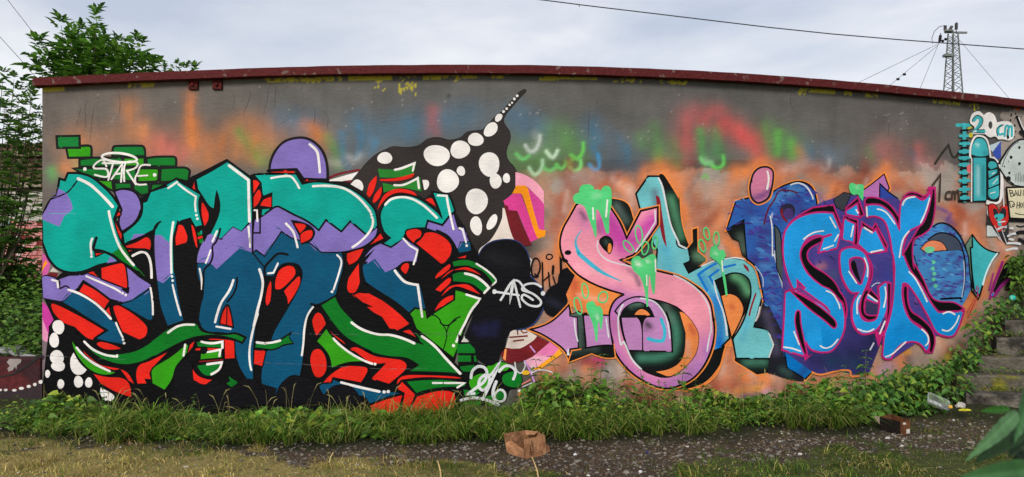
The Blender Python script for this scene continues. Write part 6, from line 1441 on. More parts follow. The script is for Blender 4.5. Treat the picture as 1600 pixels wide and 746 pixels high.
def climber():
    n = 900; px, py = RNG.uniform(1570, 1680, n), RNG.uniform(385, 470, n)
    k = in_poly(px + RNG.normal(0, 4, n), py + RNG.normal(0, 4, n), np.array([(1574, 412), (1588, 396), (1612, 386), (1680, 380), (1680, 470), (1590, 470), (1580, 440)], float)); px, py = px[k], py[k]; n = len(px)
    wx, wy = wall_xy(np.interp(px, _upx, _uf)); Y = wy - RNG.uniform(.08, .4, n); X = (px - CX) / FPX * Y; Z = EYE - (py - HY) / FPX * Y
    b = Vector((6.55, 9.1, 1.0)); root = empty('climbing_shrub', b); tag(root, 'green climbing shrub on the painted wall above the top step', 'shrub')
    az = RNG.uniform(0, 6.28, n); L = RNG.uniform(.05, .10, n)
    V, q, tr, C = leaves_mesh(np.stack([X, Y, Z], 1) - np.array(b[:]), np.stack([np.cos(az), np.sin(az) - .5, RNG.uniform(-.6, .2, n)], 1), np.stack([RNG.normal(0, .3, n), RNG.normal(-.6, .3, n), np.ones(n)], 1), L, L * .65, rand_col(n, [(70, 104, 32), (90, 122, 40), (54, 84, 26)], .3), droop=.45)
    link('leaves', mesh_np('leaves', V, [q, tr], C), M_LEAF, root)
    m = MB()
    for i in RNG.integers(0, n, 24):
        p = Vector((X[i], Y[i], Z[i])) - b; m.tube([Vector((p.x * .3, .1, 0)), p * .5 + Vector((0, .08, .1)), p], .004, 4)
    m.build('stems', M_STEM, root)
climber()
# ------------------------------------------------------------------ low painted wall at the left
def low_wall():
    y0 = float(FY[0]) - 0.03; x1 = float(FX[0]) - 0.005
    root = empty('low_wall', (x1 - 1.5, y0, 0)); tag(root, 'low dark red wall with a row of white dots at the left corner', 'wall')
    M = mat_two('low_wall_paint', (88, 34, 36), (58, 30, 34), 3.0, .3, .8, bs=.5)
    m = MB(); m.box((-2.8, 0, -.5), (1.5, .22, .60)); m.build('wall_body', M, root, bevel=.02)
    def P(px, py): X = (px - CX) / FPX * y0; return (X - root.location.x, EYE - (py - HY) * y0 / FPX)
    def flat(name, pts, c, off, rough=.6):
        cs = [P(*p) for p in pts]; n = len(cs)
        V = np.array([(a, -off, b) for a, b in cs] + [(a, .002, b) for a, b in cs])
        i = np.arange(n); j = (i + 1) % n
        me = bpy.data.meshes.new(name); me.from_pydata([tuple(v) for v in V], [], [tuple(range(n))] + [(int(a), int(b), int(b) + n, int(a) + n) for a, b in zip(i, j)]); me.update()
        return link(name, me, c, root)
    MG, MW, MK = mat_flat('grey_paint', (150, 140, 136), .6), mat_flat('white_paint', (226, 222, 216), .6), mat_flat('black_paint', (30, 26, 28), .6)
    flat('painted_band', [(-60, 640), (66, 640), (66, 596), (50, 605), (30, 610), (0, 611), (-60, 612)], mat_flat('soot_paint', (48, 34, 38), .7), .003)
    flat('painted_blotch', [(11, 566), (15, 561), (28, 561), (34, 562), (33, 567), (27, 571), (26, 578), (24, 573), (20, 579), (14, 581), (12, 576), (16, 572)], MG, .006)
    flat('painted_line', [(66, 553), (58, 557), (40, 571), (20, 584), (-5, 589), (-5, 591), (20, 587), (44, 573), (60, 561), (66, 559)], MK, .005)
    for x, y, rx, ry in ((64, 597, 3.2, 3), (55, 601, 2.8, 2.6), (45.5, 604, 3.2, 2.4), (34, 607, 4, 2.3), (23, 610, 3.6, 2), (9.6, 609.6, 2.8, 2), (1.3, 609.6, 2.4, 1.8), (-10, 609, 3, 2)):
        flat('painted_dot', [(x + rx * math.cos(t), y + ry * math.sin(t)) for t in np.linspace(0, 6.28, 13)[:-1]][::-1], MW, .008)
    # pale slab lying on top
    s = empty('stone_slab', (-5.85, y0 + .25, .60)); tag(s, 'pale grey stone slab lying on the low red wall', 'slab')
    m = MB(); m.box((-.26, -.1, 0), (.22, .3, .05), Matrix.Rotation(.2, 4, 'Y')); m.build('slab_block', mat_flat('pale_stone', (150, 150, 150), .9, bs=.6), s, bevel=.008)
low_wall()
# ------------------------------------------------------------------ brick shed behind, at the left
def brick_shed():
    Y0 = 14.0; xr = -8.55; xl = -11.2; zt = 3.22
    root = empty('brick_shed', (-9.8, Y0, 0)); tag(root, 'old brick shed with painted bricks behind shrubs at the left edge', 'shed')
    m = MB(); m.box((xl + 9.8, .03, -.2), (xr + 9.8, 3.0, zt)); m.build('mortar_wall', mat_flat('mortar', (120, 112, 104), .95, bs=.5), root)
    MWh = mat_two('white_brick', (190, 186, 176), (150, 140, 124), 6, .5, .8, bs=.5); MPk = mat_two('pink_brick', (216, 150, 146), (188, 112, 106), 6, .5, .8, bs=.5); MRd = mat_two('maroon_brick', (118, 44, 38), (150, 70, 62), 6, .5, .8, bs=.5); MSk = mat_two('pale_blue_brick', (176, 200, 206), (206, 210, 208), 6, .4, .7, bs=.5)
    mb = MB(); mb.box((-.119, -.02, -.041), (.119, .06, .041)); proto = mb.build('brick', MWh, root)
    me = proto.data; first = True
    r = 0; z = .95
    while z < zt - .05:
        x = xl + .125 - (.125 if r % 2 else 0)
        while x < xr - .1:
            o = proto if first else proto.copy()
            if not first: COL.objects.link(o); o.parent = root
            first = False
            o.location = (x + 9.8 + random.uniform(-.003, .003), random.uniform(-.006, .004), z); o.rotation_euler = (0, random.uniform(-.01, .01), 0)
            px, py = CX + FPX * x / Y0, HY - FPX * (z - EYE) / Y0
            curve_y = 345 + max(0, (px - 5)) ** 1.4 * .33
            mt = MWh if py < 347 else (MSk if curve_y < py < curve_y + 16 and px < 25 else (MPk if py > curve_y or int(px * 7 + r * 3) % 4 else MRd))
            if py > 440: mt = MWh if (int(px) + r) % 3 else MPk
            o.material_slots[0].link = 'OBJECT'; o.material_slots[0].material = mt
            x += .25
        z += .094; r += 1
    MT = mat_two('old_timber', (72, 48, 36), (120, 104, 84), 8, .5, .8, bs=.6)
    MP_ = mat_two('weathered_board', (150, 140, 122), (96, 62, 40), 9, .45, .7, bs=.6)
    for k, (z0, z1, yy, mm) in enumerate(((3.22, 3.33, -.10, MP_), (3.36, 3.62, .0, MT), (3.64, 3.80, -.04, MT), (3.82, 3.92, -.12, MP_), (3.94, 4.08, -.02, MT))):
        b = MB(); b.box((xl + 9.8 - .1, yy, z0), (xr + 9.8 + .12, 3.1, z1)); b.build('roof_board', mm, root, bevel=.01)
    MP2 = mat_flat('violet_line', (60, 44, 78), .7)
    def stroke(pts, w, mat):
        b = MB(); b.tube([(at(x, y, Y0).x + 9.8, -.03, at(x, y, Y0).z) for x, y in pts], w, 5); b.build('painted_line', mat, root)
    stroke([(-10, 341), (5, 347), (18, 354), (30, 365), (36, 380), (30, 390), (24, 392), (30, 386)], .02, MP2); stroke([(-5, 405), (8, 418), (20, 424), (40, 420), (55, 428)], .016, MP2); stroke([(30, 390), (28, 408), (45, 372)], .014, mat_flat('white_line', (220, 216, 212), .7))
brick_shed()
# ------------------------------------------------------------------ shrubs
def shrub(name, Y, base, tips, label, cat, cut, sp=.12, ls=1.7, cols=None, seed=1, spread=.25, group=None):
    rg = np.random.default_rng(seed); cols = cols or [(80, 122, 38), (60, 98, 30), (104, 144, 52), (50, 84, 28)]
    b0 = at(base[0], base[1], Y); b0.z = float(ground_z(b0.x, b0.y))
    root = empty(name, b0); tag(root, label, cat, group)
    st = MB(); pos, d, L, W = [], [], [], []
    def compound(p, dirn, s):
        dirn = np.array(dirn) / np.linalg.norm(dirn); side = np.cross(dirn, (0, 0, 1.0)); side /= np.linalg.norm(side) + 1e-9
        for t, sd, f in ((.45, 1, .8), (.5, -1, .85), (.8, .8, .9), (.85, -.8, .85), (1, 0, 1.1)):
            q = p + dirn * s * t; dd = dirn * .75 + side * sd * .8; dd[2] -= .1
            pos.append(q); d.append(dd); L.append(s * .8 * f * rg.uniform(.8, 1.2)); W.append(s * .38 * f)
    for tp in tips:
        x, y = tp[0], tp[1]; yy = Y + rg.uniform(-spread, spread) * 2
        T = np.array(at(x, y, yy)[:]); B = np.array([b0.x + (T[0] - b0.x) * .35 + rg.normal(0, .1), yy * .6 + b0.y * .4, b0.z])
        mid = B * .45 + T * .55; mid[0] += (T[0] - B[0]) * .12
        def bez(t): return (1 - t) ** 2 * B + 2 * t * (1 - t) * mid + t * t * T
        st.tube([Vector(bez(t)) - b0 for t in np.linspace(0, 1, 8)], [.016 * (1 - t) + .003 for t in np.linspace(0, 1, 8)], 5)
        ln = np.linalg.norm(T - B); n = int(ln / sp)
        for i in range(n + 1):
            t = i / n; p = bez(t)
            pyy = HY - FPX * (p[2] - EYE) / p[1]
            if pyy > cut or (pyy > 235 and rg.random() < .35): continue
            tan = bez(min(t + .02, 1)) - bez(max(t - .02, 0)); tan /= np.linalg.norm(tan)
            a = i * 1.57 + rg.normal(0, .35); s = ls * (.10 + .07 * (1 - t)) * rg.uniform(.8, 1.25)
            if t > .97: s *= .75
            for ph in (0, math.pi):
                h = np.array([math.cos(a + ph), math.sin(a + ph), 0]); compound(p - np.array(b0[:]), h + tan * (.35 + (.8 if t > .95 else 0)), s)
            if i == n:
                for ph in np.linspace(0, 6.28, 5)[:-1]: compound(p - np.array(b0[:]), np.array([math.cos(ph) * .4, math.sin(ph) * .4, 1]), s * .7)
    pos, d, L, W = np.array(pos), np.array(d), np.array(L), np.array(W); n = len(pos)
    V, q, tr, C = leaves_mesh(pos, d, np.stack([rg.normal(0, .2, n), rg.normal(0, .2, n), np.ones(n)], 1), L, W, rand_col(n, cols, .25), fold=.3, droop=.18)
    link('leaves', mesh_np('leaves', V, [q, tr], C), M_LEAF, root); st.build('stems', M_BARK, root)
shrub('elder_shrub', 11.8, (150, 420), [(151, 26), (96, 40), (127, 50), (60, 70), (184, 68), (216, 70), (229, 98), (160, 72), (110, 66), (76, 92), (204, 92), (140, 62), (170, 88), (120, 84), (90, 104), (190, 104), (145, 90), (155, 106), (128, 104), (222, 108), (105, 98), (135, 78), (165, 98), (178, 102), (198, 98), (212, 92), (82, 100), (70, 108), (118, 60), (148, 48), (150, 75), (185, 85), (95, 75), (130, 96), (165, 85), (236, 104)], 'green elder shrub rising behind the roof edge', 'shrub', 150, seed=3, ls=2.0)
shrub('elder_shrub', 12.4, (285, 420), [(276, 102), (304, 106), (258, 108), (290, 110)], 'low elder tips just peeping over the red roof edge', 'shrub', 150, seed=4, ls=1.4)
shrub('leafy_tree', 11.2, (-40, 470), [(5, 116), (22, 124), (38, 168), (58, 176), (-12, 130), (-35, 120), (8, 168), (48, 205), (-20, 190), (28, 210), (62, 215), (30, 145), (15, 195), (64, 190), (50, 150), (60, 300), (40, 330), (58, 380)], 'dark leafy tree beside the left end of the painted wall', 'tree', 470, seed=5, sp=.14, ls=1.5, cols=[(62, 96, 36), (48, 80, 30), (80, 116, 44), (98, 132, 52)], spread=.35)
# rough green growth on the bank behind the low wall
def bank():
    n = 9000; x = RNG.uniform(-9.4, -5.5, n); y = RNG.uniform(8.62, 12.6, n)
    k = x < np.interp(y, [8.5, 12.6], [-5.47, -7.3]); x, y = x[k], y[k]; n = len(x)
    z = ground_z(x, y) + RNG.random(n) ** 1.4 * (.10 + .5 * fbm(x * 1.3, y * 1.3, 91, 3))
    az = RNG.uniform(0, 6.28, n); d = np.stack([np.cos(az), np.sin(az) - .4, RNG.uniform(-.3, .4, n)], 1); nr = np.stack([RNG.normal(0, .35, n), RNG.normal(-.4, .35, n), np.ones(n)], 1)
    L = RNG.uniform(.05, .11, n)
    V, q, tr, C = leaves_mesh(np.stack([x, y, z], 1), d, nr, L, L * RNG.uniform(.45, .75, n), rand_col(n, [(62, 98, 30), (80, 116, 36), (98, 128, 46), (52, 84, 28)], .25))
    o = link('bank_weeds', mesh_np('bank_weeds', V, [q, tr], C), M_LEAF); tag(o, 'green weeds covering the bank behind the low red wall', kind='stuff')
bank()
# ------------------------------------------------------------------ litter
def panel(name, corners, th, mat, parent):
    c = [Vector(p) for p in corners]; n = (c[1] - c[0]).cross(c[-1] - c[0]).normalized() * th
    m = MB(); k = len(c); m.v = [tuple(p) for p in c] + [tuple(p + n) for p in c]
    m.f = [tuple(range(k))[::-1], tuple(range(k, 2 * k))] + [(i, (i + 1) % k, (i + 1) % k + k, i + k) for i in range(k)]
    return m.build(name, mat, parent)
M_CARD = mat_two('cardboard', (176, 128, 92), (150, 104, 72), 12, .3, .8, rough=.85, bs=.3, bscale=60)
M_CARD_SHADE = mat_two('cardboard_inside_shade', (150, 108, 76), (112, 78, 54), 9, .3, .8, rough=.9, bs=.3, bscale=60)  # stained cardboard, its colour darkened to carry the shade inside the box
def card_box():
    o = gpt(822, 709); root = empty('cardboard_box', o); tag(root, 'torn light brown cardboard box lying open on the path', 'box')
    q = lambda x, y, Y: at(x, y, Y) - o
    E0, D0, A0, B0 = q(822, 717, 6.19), q(853, 710, 6.34), q(793, 708.5, 6.40), q(826, 703, 6.52)
    for p in (E0, D0, A0, B0): p.z = float(ground_z(p.x + o.x, p.y + o.y)) - o.z
    Q = [A0, E0, D0, B0]
    panel('side_panel', [E0, D0, q(851, 680.5, 6.33), q(834, 684, 6.26), q(818, 686.5, 6.17)], .005, M_CARD, root)
    panel('side_panel', [B0, A0, q(787, 678, 6.44), q(800, 675.5, 6.5), q(821, 672.5, 6.56)], .005, M_CARD_SHADE, root)
    panel('side_panel', [D0, B0, q(822, 673, 6.55), q(840, 675, 6.5), q(851, 681, 6.35)], .005, M_CARD_SHADE, root)
    panel('flap', [A0, q(809, 714, 6.28), q(804, 701, 6.36), q(799, 689, 6.40), q(790, 692, 6.42)], .005, M_CARD, root)
    panel('flap', [q(809, 714, 6.28), E0 + Vector((-.01, .01, .004)), q(819, 703, 6.30), q(799, 689, 6.41)], .004, M_CARD_SHADE, root)
    panel('flap', [q(821, 672.5, 6.55), q(841, 674.5, 6.5), q(835, 679, 6.44), q(822, 679.5, 6.47)], .004, M_CARD, root)
    panel('flap', [D0 + Vector((0, .02, 0)), q(859, 705, 6.42), q(857, 697, 6.45), q(852, 694, 6.42)], .004, M_CARD, root)
    panel('base_panel', [p + Vector((0, 0, .003)) for p in (A0, E0, D0, B0)], .003, M_CARD_SHADE, root)
    # two lines of dark print, turned on their side
    MK = mat_flat('print_ink', (40, 34, 30), .8, bs=0); e = (Q[2] - Q[1]); e.normalize(); nn = Vector((e.y, -e.x, 0)); m = MB()
    for c, (a, b) in enumerate(((.062, .13), (.088, .165))):
        z = .025
        while z < b - .025:
            h = random.uniform(.007, .013)
            for s in (0, .5, 1):
                if random.random() < .8:
                    p = Q[1] + e * (a - .014 + .0015) + nn * .0065 + Vector((-.02 * z / .17, -.02 * z / .17, z + s * h * .8)); m.quad(p, p + e * .015, p + e * .015 + Vector((0, 0, .0028)), p + Vector((0, 0, .0028)))
            p = Q[1] + e * (a - .014 + random.choice((0, .006, .012))) + nn * .0068 + Vector((-.02 * z / .17, -.02 * z / .17, z)); m.quad(p, p + e * .003, p + e * .003 + Vector((0, 0, h)), p + Vector((0, 0, h)))
            z += h + .005
    m.build('printed_text', MK, root)
card_box()
def dark_box():
    P = [gpt(1375, 672), gpt(1407, 680), gpt(1426, 680), gpt(1397, 671)]; P[2].y += .05; o = sum((p for p in P), Vector()) / 4
    root = empty('shoe_box', o); tag(root, 'dark brown open cardboard carton with a small white label on the gravel', 'box')
    Q = [p - o for p in P]; up = lambda p, h, dx=0, dy=0: p + Vector((dx, dy, h))
    MD = mat_two('black_card', (30, 24, 22), (48, 34, 26), 10, .5, .9, rough=.7, bs=.2); MB2 = mat_two('brown_card', (112, 70, 42), (82, 48, 30), 10, .3, .8, rough=.8, bs=.2)
    panel('side_panel', [Q[0], Q[1], up(Q[1], .128), up(Q[0], .134)], .004, MD, root); panel('side_panel', [Q[1], Q[2], up(Q[2], .128), up(Q[1], .128)], .004, MB2, root)
    panel('side_panel', [Q[2], Q[3], up(Q[3], .15, -.02, .03), up(Q[2], .13)], .004, MB2, root); panel('side_panel', [Q[3], Q[0], up(Q[0], .134), up(Q[3], .15, -.02, .03)], .004, MB2, root)
    panel('flap', [up(Q[0], .134), up(Q[0], .05), up(Q[0], .136, -.055, .02)], .003, mat_flat('grey_card', (150, 132, 116), .8), root); panel('base_panel', [q + Vector((0, 0, .004)) for q in Q], .003, MB2, root)
    e = (Q[2] - Q[1]); nn = Vector((e.y, -e.x, 0)).normalized() * .0055; W_ = mat_flat('white_label', (200, 196, 190), .7, bs=0)
    b = Q[1] + nn; panel('label', [b + e * .58 + Vector((0, 0, .008)), b + e * .95 + Vector((0, 0, .008)), b + e * .95 + Vector((0, 0, .05)), b + e * .58 + Vector((0, 0, .05))], .001, W_, root)
    panel('label', [b + e * .2 + Vector((0, 0, .1)), b + e * .55 + Vector((0, 0, .098)), b + e * .5 + Vector((0, 0, .116)), b + e * .24 + Vector((0, 0, .118))], .001, W_, root)
dark_box()
def tray():
    m, N, K, B = nodes_of('clear_plastic')
    B.inputs['Base Color'].default_value = (.85, .88, .88, 1); B.inputs['Roughness'].default_value = .12
    t = N.new('ShaderNodeBsdfTransparent'); mx = N.new('ShaderNodeMixShader'); fr = N.new('ShaderNodeFresnel'); fr.inputs[0].default_value = 1.6
    ad = N.new('ShaderNodeMath'); ad.operation = 'ADD'; ad.inputs[1].default_value = .12; K.new(fr.outputs[0], ad.inputs[0]); K.new(ad.outputs[0], mx.inputs[0]); K.new(t.outputs[0], mx.inputs[1]); K.new(B.outputs[0], mx.inputs[2]); K.new(mx.outputs[0], N['Material Output'].inputs[0])
    c = at(1461, 639, 7.7)
    root = empty('plastic_tray', c); tag(root, 'clear plastic food tray lying tilted among the weeds', 'tray')
    root.rotation_euler = (R(48), R(24), R(-10)); root.scale = (.8, .8, .8)
    def ring(w, h, r, z, n=6):
        out = []
        for cx, cy, a0 in ((w - r, h - r, 0), (-w + r, h - r, 90), (-w + r, -h + r, 180), (w - r, -h + r, 270)):
            for k in range(n): a = R(a0 + 90 * k / (n - 1)); out.append((cx + r * math.cos(a), cy + r * math.sin(a), z))
        return out
    rings = [ring(.145, .082, .035, .075), ring(.135, .073, .03, .078), ring(.128, .066, .03, .07), ring(.112, .052, .026, .008), ring(.105, .046, .024, .0)]
    V = [p for r in rings for p in r]; k = len(rings[0]); Fc = []
    for a in range(len(rings) - 1):
        for i in range(k): Fc.append((a * k + i, a * k + (i + 1) % k, (a + 1) * k + (i + 1) % k, (a + 1) * k + i))
    V = [(x, y + .08, z) for x, y, z in V]
    me = bpy.data.meshes.new('tray_shell'); me.from_pydata(V, [], Fc + [tuple(range((len(rings) - 1) * k, len(rings) * k))]); me.update(); link('tray_shell', me, m, root)
    rim = MB(); rim.tube([Vector(p) + Vector((0, .08, 0)) for p in rings[0]] + [Vector(rings[0][0]) + Vector((0, .08, 0))], .0035, 5); rim.build('rim', mat_flat('plastic_rim', (140, 150, 144), .3, bs=0, spec=.5), root, smooth=True)
    p = [Vector((x, y + .08, z + .004)) for x, y, z in ring(.08, .034, .02, .0)]; q = MB(); q.v = [tuple(a) for a in p]; q.f = [tuple(range(len(p)))]; q.build('torn_film', mat_two('milky_film', (170, 174, 170), (110, 118, 108), 30, .4, .7, rough=.4), root)
tray()
def crumple(name, label, cat, px, py, s, c, flat=.6, seed=1, mat=None, dz=0.0, yy=None):
    rg = random.Random(seed); bm = bmesh.new(); bmesh.ops.create_icosphere(bm, subdivisions=3, radius=1)
    for v in bm.verts:
        n = math.sin(v.co.x * 5 + seed) * math.sin(v.co.y * 6 + 2) * .22 + rg.uniform(-.12, .16); v.co = v.co * (1 + n); v.co.x *= s[0]; v.co.y *= s[1]; v.co.z = max(v.co.z, -.5) * s[2]
    me = bpy.data.meshes.new(name); bm.to_mesh(me); bm.free()
    o = link(name, me, mat or mat_flat(name + '_skin', c, .5, 30, .6, 1.2, bs=.5)); p = gpt(px, py) if yy is None else at(px, py, yy); o.location = (p.x, p.y, p.z + s[2] * .5 + dz); tag(o, label, cat); return o
crumple('paper_scrap', 'crumpled grey white paper lying beside the clear tray', 'paper', 1501, 637, (.045, .03, .035), (190, 184, 178), seed=4, yy=7.6)
crumple('candy_wrapper', 'flat yellow wrapper lying on the turf below the steps', 'wrapper', 1508, 642, (.06, .03, .012), (206, 196, 40), seed=6, yy=7.55)
crumple('candy_wrapper', 'tiny orange and yellow scrap at the end of the clear tray', 'wrapper', 1485, 638, (.018, .02, .02), (220, 170, 60), seed=7, yy=7.6)
crumple('plastic_foil', 'crumpled clear foil strip caught in weeds under the pink spray', 'foil', 1211, 650, (.10, .03, .05), (196, 198, 204), seed=9, dz=.05)
crumple('bottle_cap', 'small blue bottle cap lying on the gravel path', 'cap', 1012, 708, (.012, .012, .008), (36, 50, 130), seed=11)
crumple('paper_scrap', 'small white paper scrap on gravel right of the torn box', 'paper', 899, 712, (.014, .012, .012), (226, 226, 230), seed=12)
crumple('paper_scrap', 'white crumpled bit near the lower picture edge on gravel', 'paper', 1001, 739, (.014, .012, .012), (226, 226, 230), seed=13)
p = at(1582, 466, 8.75)
bm = bmesh.new(); bmesh.ops.create_uvsphere(bm, u_segments=20, v_segments=14, radius=.036)
me = bpy.data.meshes.new('ball'); bm.to_mesh(me); bm.free()
for f in me.polygons: f.use_smooth = True
o = link('ball', me, mat_two('ball_rubber', (40, 176, 160), (120, 200, 150), 20, .5, .7, rough=.5, bs=.2)); o.location = p; tag(o, 'turquoise ball resting on bramble leaves above the steps', 'ball')
def twig(name, label, pts, r, c):
    m = MB(); g = [gpt(*q) + Vector((0, 0, h)) for q, h in pts]; base = g[0].copy(); m.tube([q - base for q in g], [r * (1 - .5 * i / (len(g) - 1)) for i in range(len(g))], 6); o = m.build(name, mat_flat(name + '_wood', c, .9, 60, bs=.4)); o.location = base; tag(o, label, 'twig')
twig('dry_stalk', 'pale dry stalk standing at the lower edge left of the torn box', [((690, 752), -.01), ((688, 742), .03), ((684, 738), .09)], .008, (196, 164, 112))
twig('dry_stalk', 'pale crooked dry stalk leaning in front of the torn box', [((842, 752), -.01), ((840, 744), .03), ((836, 740), .07), ((831, 738), .12)], .007, (196, 166, 112))
twig('stick', 'thin straw coloured stick lying flat on the bare earth', [((703, 724), .006), ((715, 723.6), .008), ((727, 723.5), .006)], .0035, (150, 128, 80))
# ------------------------------------------------------------------ big leaves near the viewer
def near_plant():
    o = Vector((1.05, 1.15, 0)); root = empty('knotweed', o); tag(root, 'large dark green leaves close to the viewer at the lower right corner', 'plant')
    def big(base, tip, wpx, Yb, Yt, c, curl=.15, roll=0.0):
        b, t = at(*base, Yb) - o, at(*tip, Yt) - o; ax = t - b; L = ax.length; ax.normalize(); view = Vector((0, -1, .35)).normalized()
        sd = ax.cross(view).normalized(); sd = Matrix.Rotation(roll, 3, ax) @ sd; up = sd.cross(ax).normalized(); W = wpx / FPX * (Yb + Yt) / 2
        V, Fq, n, k = [], [], 44, 7
        for i in range(n + 1):
            s = i / n; w = W / 2 * (math.sin(math.pi * min(1, s ** .62)) ** .8 * (1 - .12 * s) + .02) if s < 1 else .0005
            for j in range(k):
                q = (j - 3) / 3; V.append(tuple(b + ax * L * s + sd * w * q + up * (abs(q) * w * .35 - curl * L * s * s + 0.0012 * math.sin(s * 44 - abs(q) * 3) * abs(q))))
        for i in range(n):
            for j in range(k - 1): Fq.append((i * k + j, i * k + j + 1, (i + 1) * k + j + 1, (i + 1) * k + j))
        col = np.tile(lin(c), (len(V), 1)) * (1 + .35 * (np.arange(len(V)) % k == 3)[:, None] + .07 * np.sin(np.arange(len(V)) // k / n * 44 - np.abs(np.arange(len(V)) % k - 3) - .8)[:, None]) * RNG.uniform(.92, 1.08, (len(V), 1))
        link('leaf', mesh_np('leaf', np.array(V), np.array(Fq), col, smooth=True), M_LEAF, root)
    big((1590, 644), (1521, 716), 24, 1.15, 1.05, (84, 124, 78), .08); big((1604, 656), (1534, 720), 36, 1.22, 1.15, (38, 66, 30), .1); big((1578, 640), (1530, 642), 13, 1.35, 1.4, (52, 104, 32), .04)
    big((1620, 735), (1500, 748), 40, 1.0, .95, (64, 108, 60), .05); big((1612, 600), (1592, 690), 26, 1.2, 1.15, (56, 100, 56), .1); big((1615, 650), (1582, 712), 34, 1.25, 1.2, (28, 54, 28), .1); big((1612, 700), (1580, 770), 44, 1.3, 1.25, (26, 52, 26), .1); big((1625, 660), (1596, 745), 40, 1.35, 1.3, (34, 62, 30), .1)
    m = MB(); m.tube([(.02, .02, 0), (.0, .03, .5), at(1606, 700, 1.25) - o, at(1608, 600, 1.2) - o, at(1625, 560, 1.2) - o], [.009, .008, .006, .005, .004], 6); m.build('stem', M_STEM, root)
near_plant()
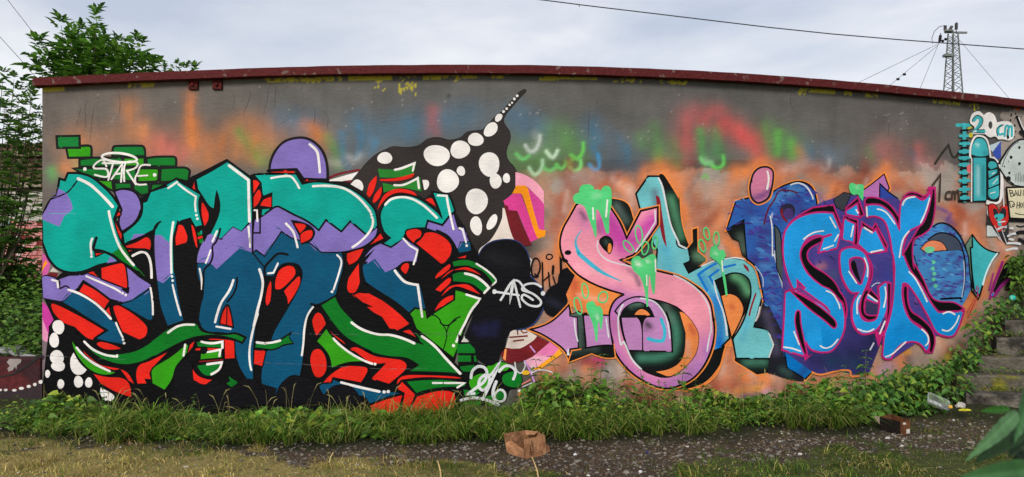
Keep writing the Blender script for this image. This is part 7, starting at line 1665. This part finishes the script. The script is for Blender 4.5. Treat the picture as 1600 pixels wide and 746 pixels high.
# ------------------------------------------------------------------ mast and wires behind
M_STEEL = mat_flat('galvanised_steel', (118, 124, 120), .6, 6, bs=0, metal=.3); M_DARK = mat_flat('insulator', (36, 30, 32), .4, bs=0); M_WIRE = mat_flat('wire', (58, 60, 66), .6, bs=0)
def mast():
    Y = 42.0; s = Y / FPX; c0 = at(1489.5, 143, Y); root = empty('lattice_mast', (c0.x, Y, 0)); tag(root, 'grey steel lattice mast with insulators beyond the roof', 'mast')
    zb = c0.z; zt = at(1488, 52, Y).z
    def half(z): return max(.14, .33 + (zb - z) * (.33 - .17) / (zt - zb))
    def corner(z, a): h = half(z); return Vector((h * (1, -1, -1, 1)[a] - .02, h * (1, 1, -1, -1)[a], z))
    rot = Matrix.Rotation(R(18), 3, 'Z')
    for a in range(4): m = MB(); m.tube([rot @ corner(0, a), rot @ corner(zt, a)], .038, 4); m.build('leg', M_STEEL, root)
    m = MB(); z = 2.0
    while z < zt - .2:
        st = half(z) * .95
        for a in range(4):
            b = (a + 1) % 4; z2 = min(z + st, zt); m.tube([rot @ corner(z, a), rot @ corner(z2, b)], .022, 3); m.tube([rot @ corner(z2, b), rot @ corner(min(z2 + st, zt), a)], .022, 3)
        z += 2 * st
    o = m.build('lattice_bracing', M_STEEL, root); o['kind'] = 'stuff'
    m = MB(); m.box((-.5, -.06, zt), (.5, .06, zt + .08)); m.box((-.62, -.22, zt + .04), (-.1, -.12, zt + .14)); m.box((.1, -.15, zt - .06), (.72, -.05, zt + .04)); m.build('crossarm', M_STEEL, root, bevel=.01)
    m = MB(); m.box((-.75, -.5, at(0, 92, Y).z), (-.3, -.2, at(0, 88, Y).z)); m.build('lamp_box', M_STEEL, root)
    def ins(p, q, nd=4):
        mm = MB(); p, q = Vector(p), Vector(q); mm.tube([p, q], .025, 5); dd = (q - p)
        for k in range(nd): a = p + dd * (.25 + .55 * k / max(1, nd - 1)); mm.tube([a, a + dd.normalized() * .05], .085, 7)
        mm.build('insulator', M_DARK, root)
    L = lambda x, y: at(x, y, Y) - Vector((c0.x, Y, 0))
    ins(L(1476.5, 50), L(1477, 40)); ins(L(1483, 49), L(1487.5, 41)); ins(L(1494, 50), L(1494.3, 35), 5); ins(L(1470, 52), L(1468, 67), 5); ins(L(1480, 60), L(1472, 65), 2)
    m = MB(); m.tube([L(1477, 40), L(1468, 42), L(1460, 49), L(1456, 60), L(1457, 69)], .018, 4); m.build('jumper_wire', M_WIRE, root)
    for x2, y2, x1, y1 in ((1340, 130, 1468, 68), (1385, 138, 1467, 70), (1437, 140, 1466, 70), (1575, 152, 1495, 58)):
        m = MB(); a, b = L(x1, y1), L(x1 + (x2 - x1) * 1.5, y1 + (y2 - y1) * 1.5); m.tube([a, b], .011, 4); m.build('guy_wire', M_WIRE, root)
    m = MB()
    for x, y in ((1403, 124), (1413, 116.5)): p = L(x, y); m.tube([p - Vector((.07, 0, 0)), p + Vector((.07, 0, 0))], .07, 6); m.build('wire_clamp', M_DARK, root); m = MB()
mast()
def wire(pts, Y, r, label):
    P = [at(x, y, Y) for x, y in pts]; o0 = P[0].copy(); m = MB(); m.tube([p - o0 for p in P], r, 5); o = m.build('overhead_wire', M_WIRE); o.location = o0; tag(o, label, 'wire')
wire([(600, -28), (845, 0), (920, 9.5), (1000, 19), (1100, 31), (1200, 43), (1300, 53.5), (1400, 62), (1500, 69.5), (1600, 77), (1800, 90)], 16.0, .0125, 'long dark wire crossing the sky above the roof towards the mast')
wire([(-20, -42), (12, 0), (40, 36), (67, 71), (92, 104), (120, 140)], 20.0, .008, 'thin slanting wire behind the elder shrub in the upper left')
wire([(-60, -8), (0, 58), (30, 91), (56, 121), (90, 160)], 20.0, .008, 'thin slanting wire meeting the left end of the roof edge')

# weeds rooted in the joints of the steps
def joint_weeds():
    P = []
    for pl, d, z in ((1520, 8.02, .26), (1510, 8.26, .43), (1540, 8.52, .61), (1560, 8.80, .81), (1575, 9.02, 1.0)):
        for k in range(16):
            t = RNG.random() ** 1.4; X = (pl - CX) / FPX * (d + .15) + t * .75; Y = d + .12 + SL * (.7 * d - X) + .06
            for j in range(RNG.integers(3, 14)): P.append((X + RNG.normal(0, .03), Y + RNG.normal(0, .03) - .08, z - .0 + RNG.uniform(0, .06)))
    P = np.array(P); n = len(P); az = RNG.uniform(0, 6.28, n); L = RNG.uniform(.02, .055, n)
    V, q, tr, C = leaves_mesh(P, np.stack([np.cos(az), np.sin(az) - .5, RNG.uniform(-.3, .6, n)], 1), np.tile((0, -.3, 1.0), (n, 1)), L, L * .6, rand_col(n, [(66, 100, 30), (88, 120, 36), (50, 80, 24), (110, 104, 50)], .3))
    o = link('joint_weeds', mesh_np('joint_weeds', V, [q, tr], C), M_LEAF); tag(o, 'small weeds rooted in the joints of the concrete steps', kind='stuff')
joint_weeds()
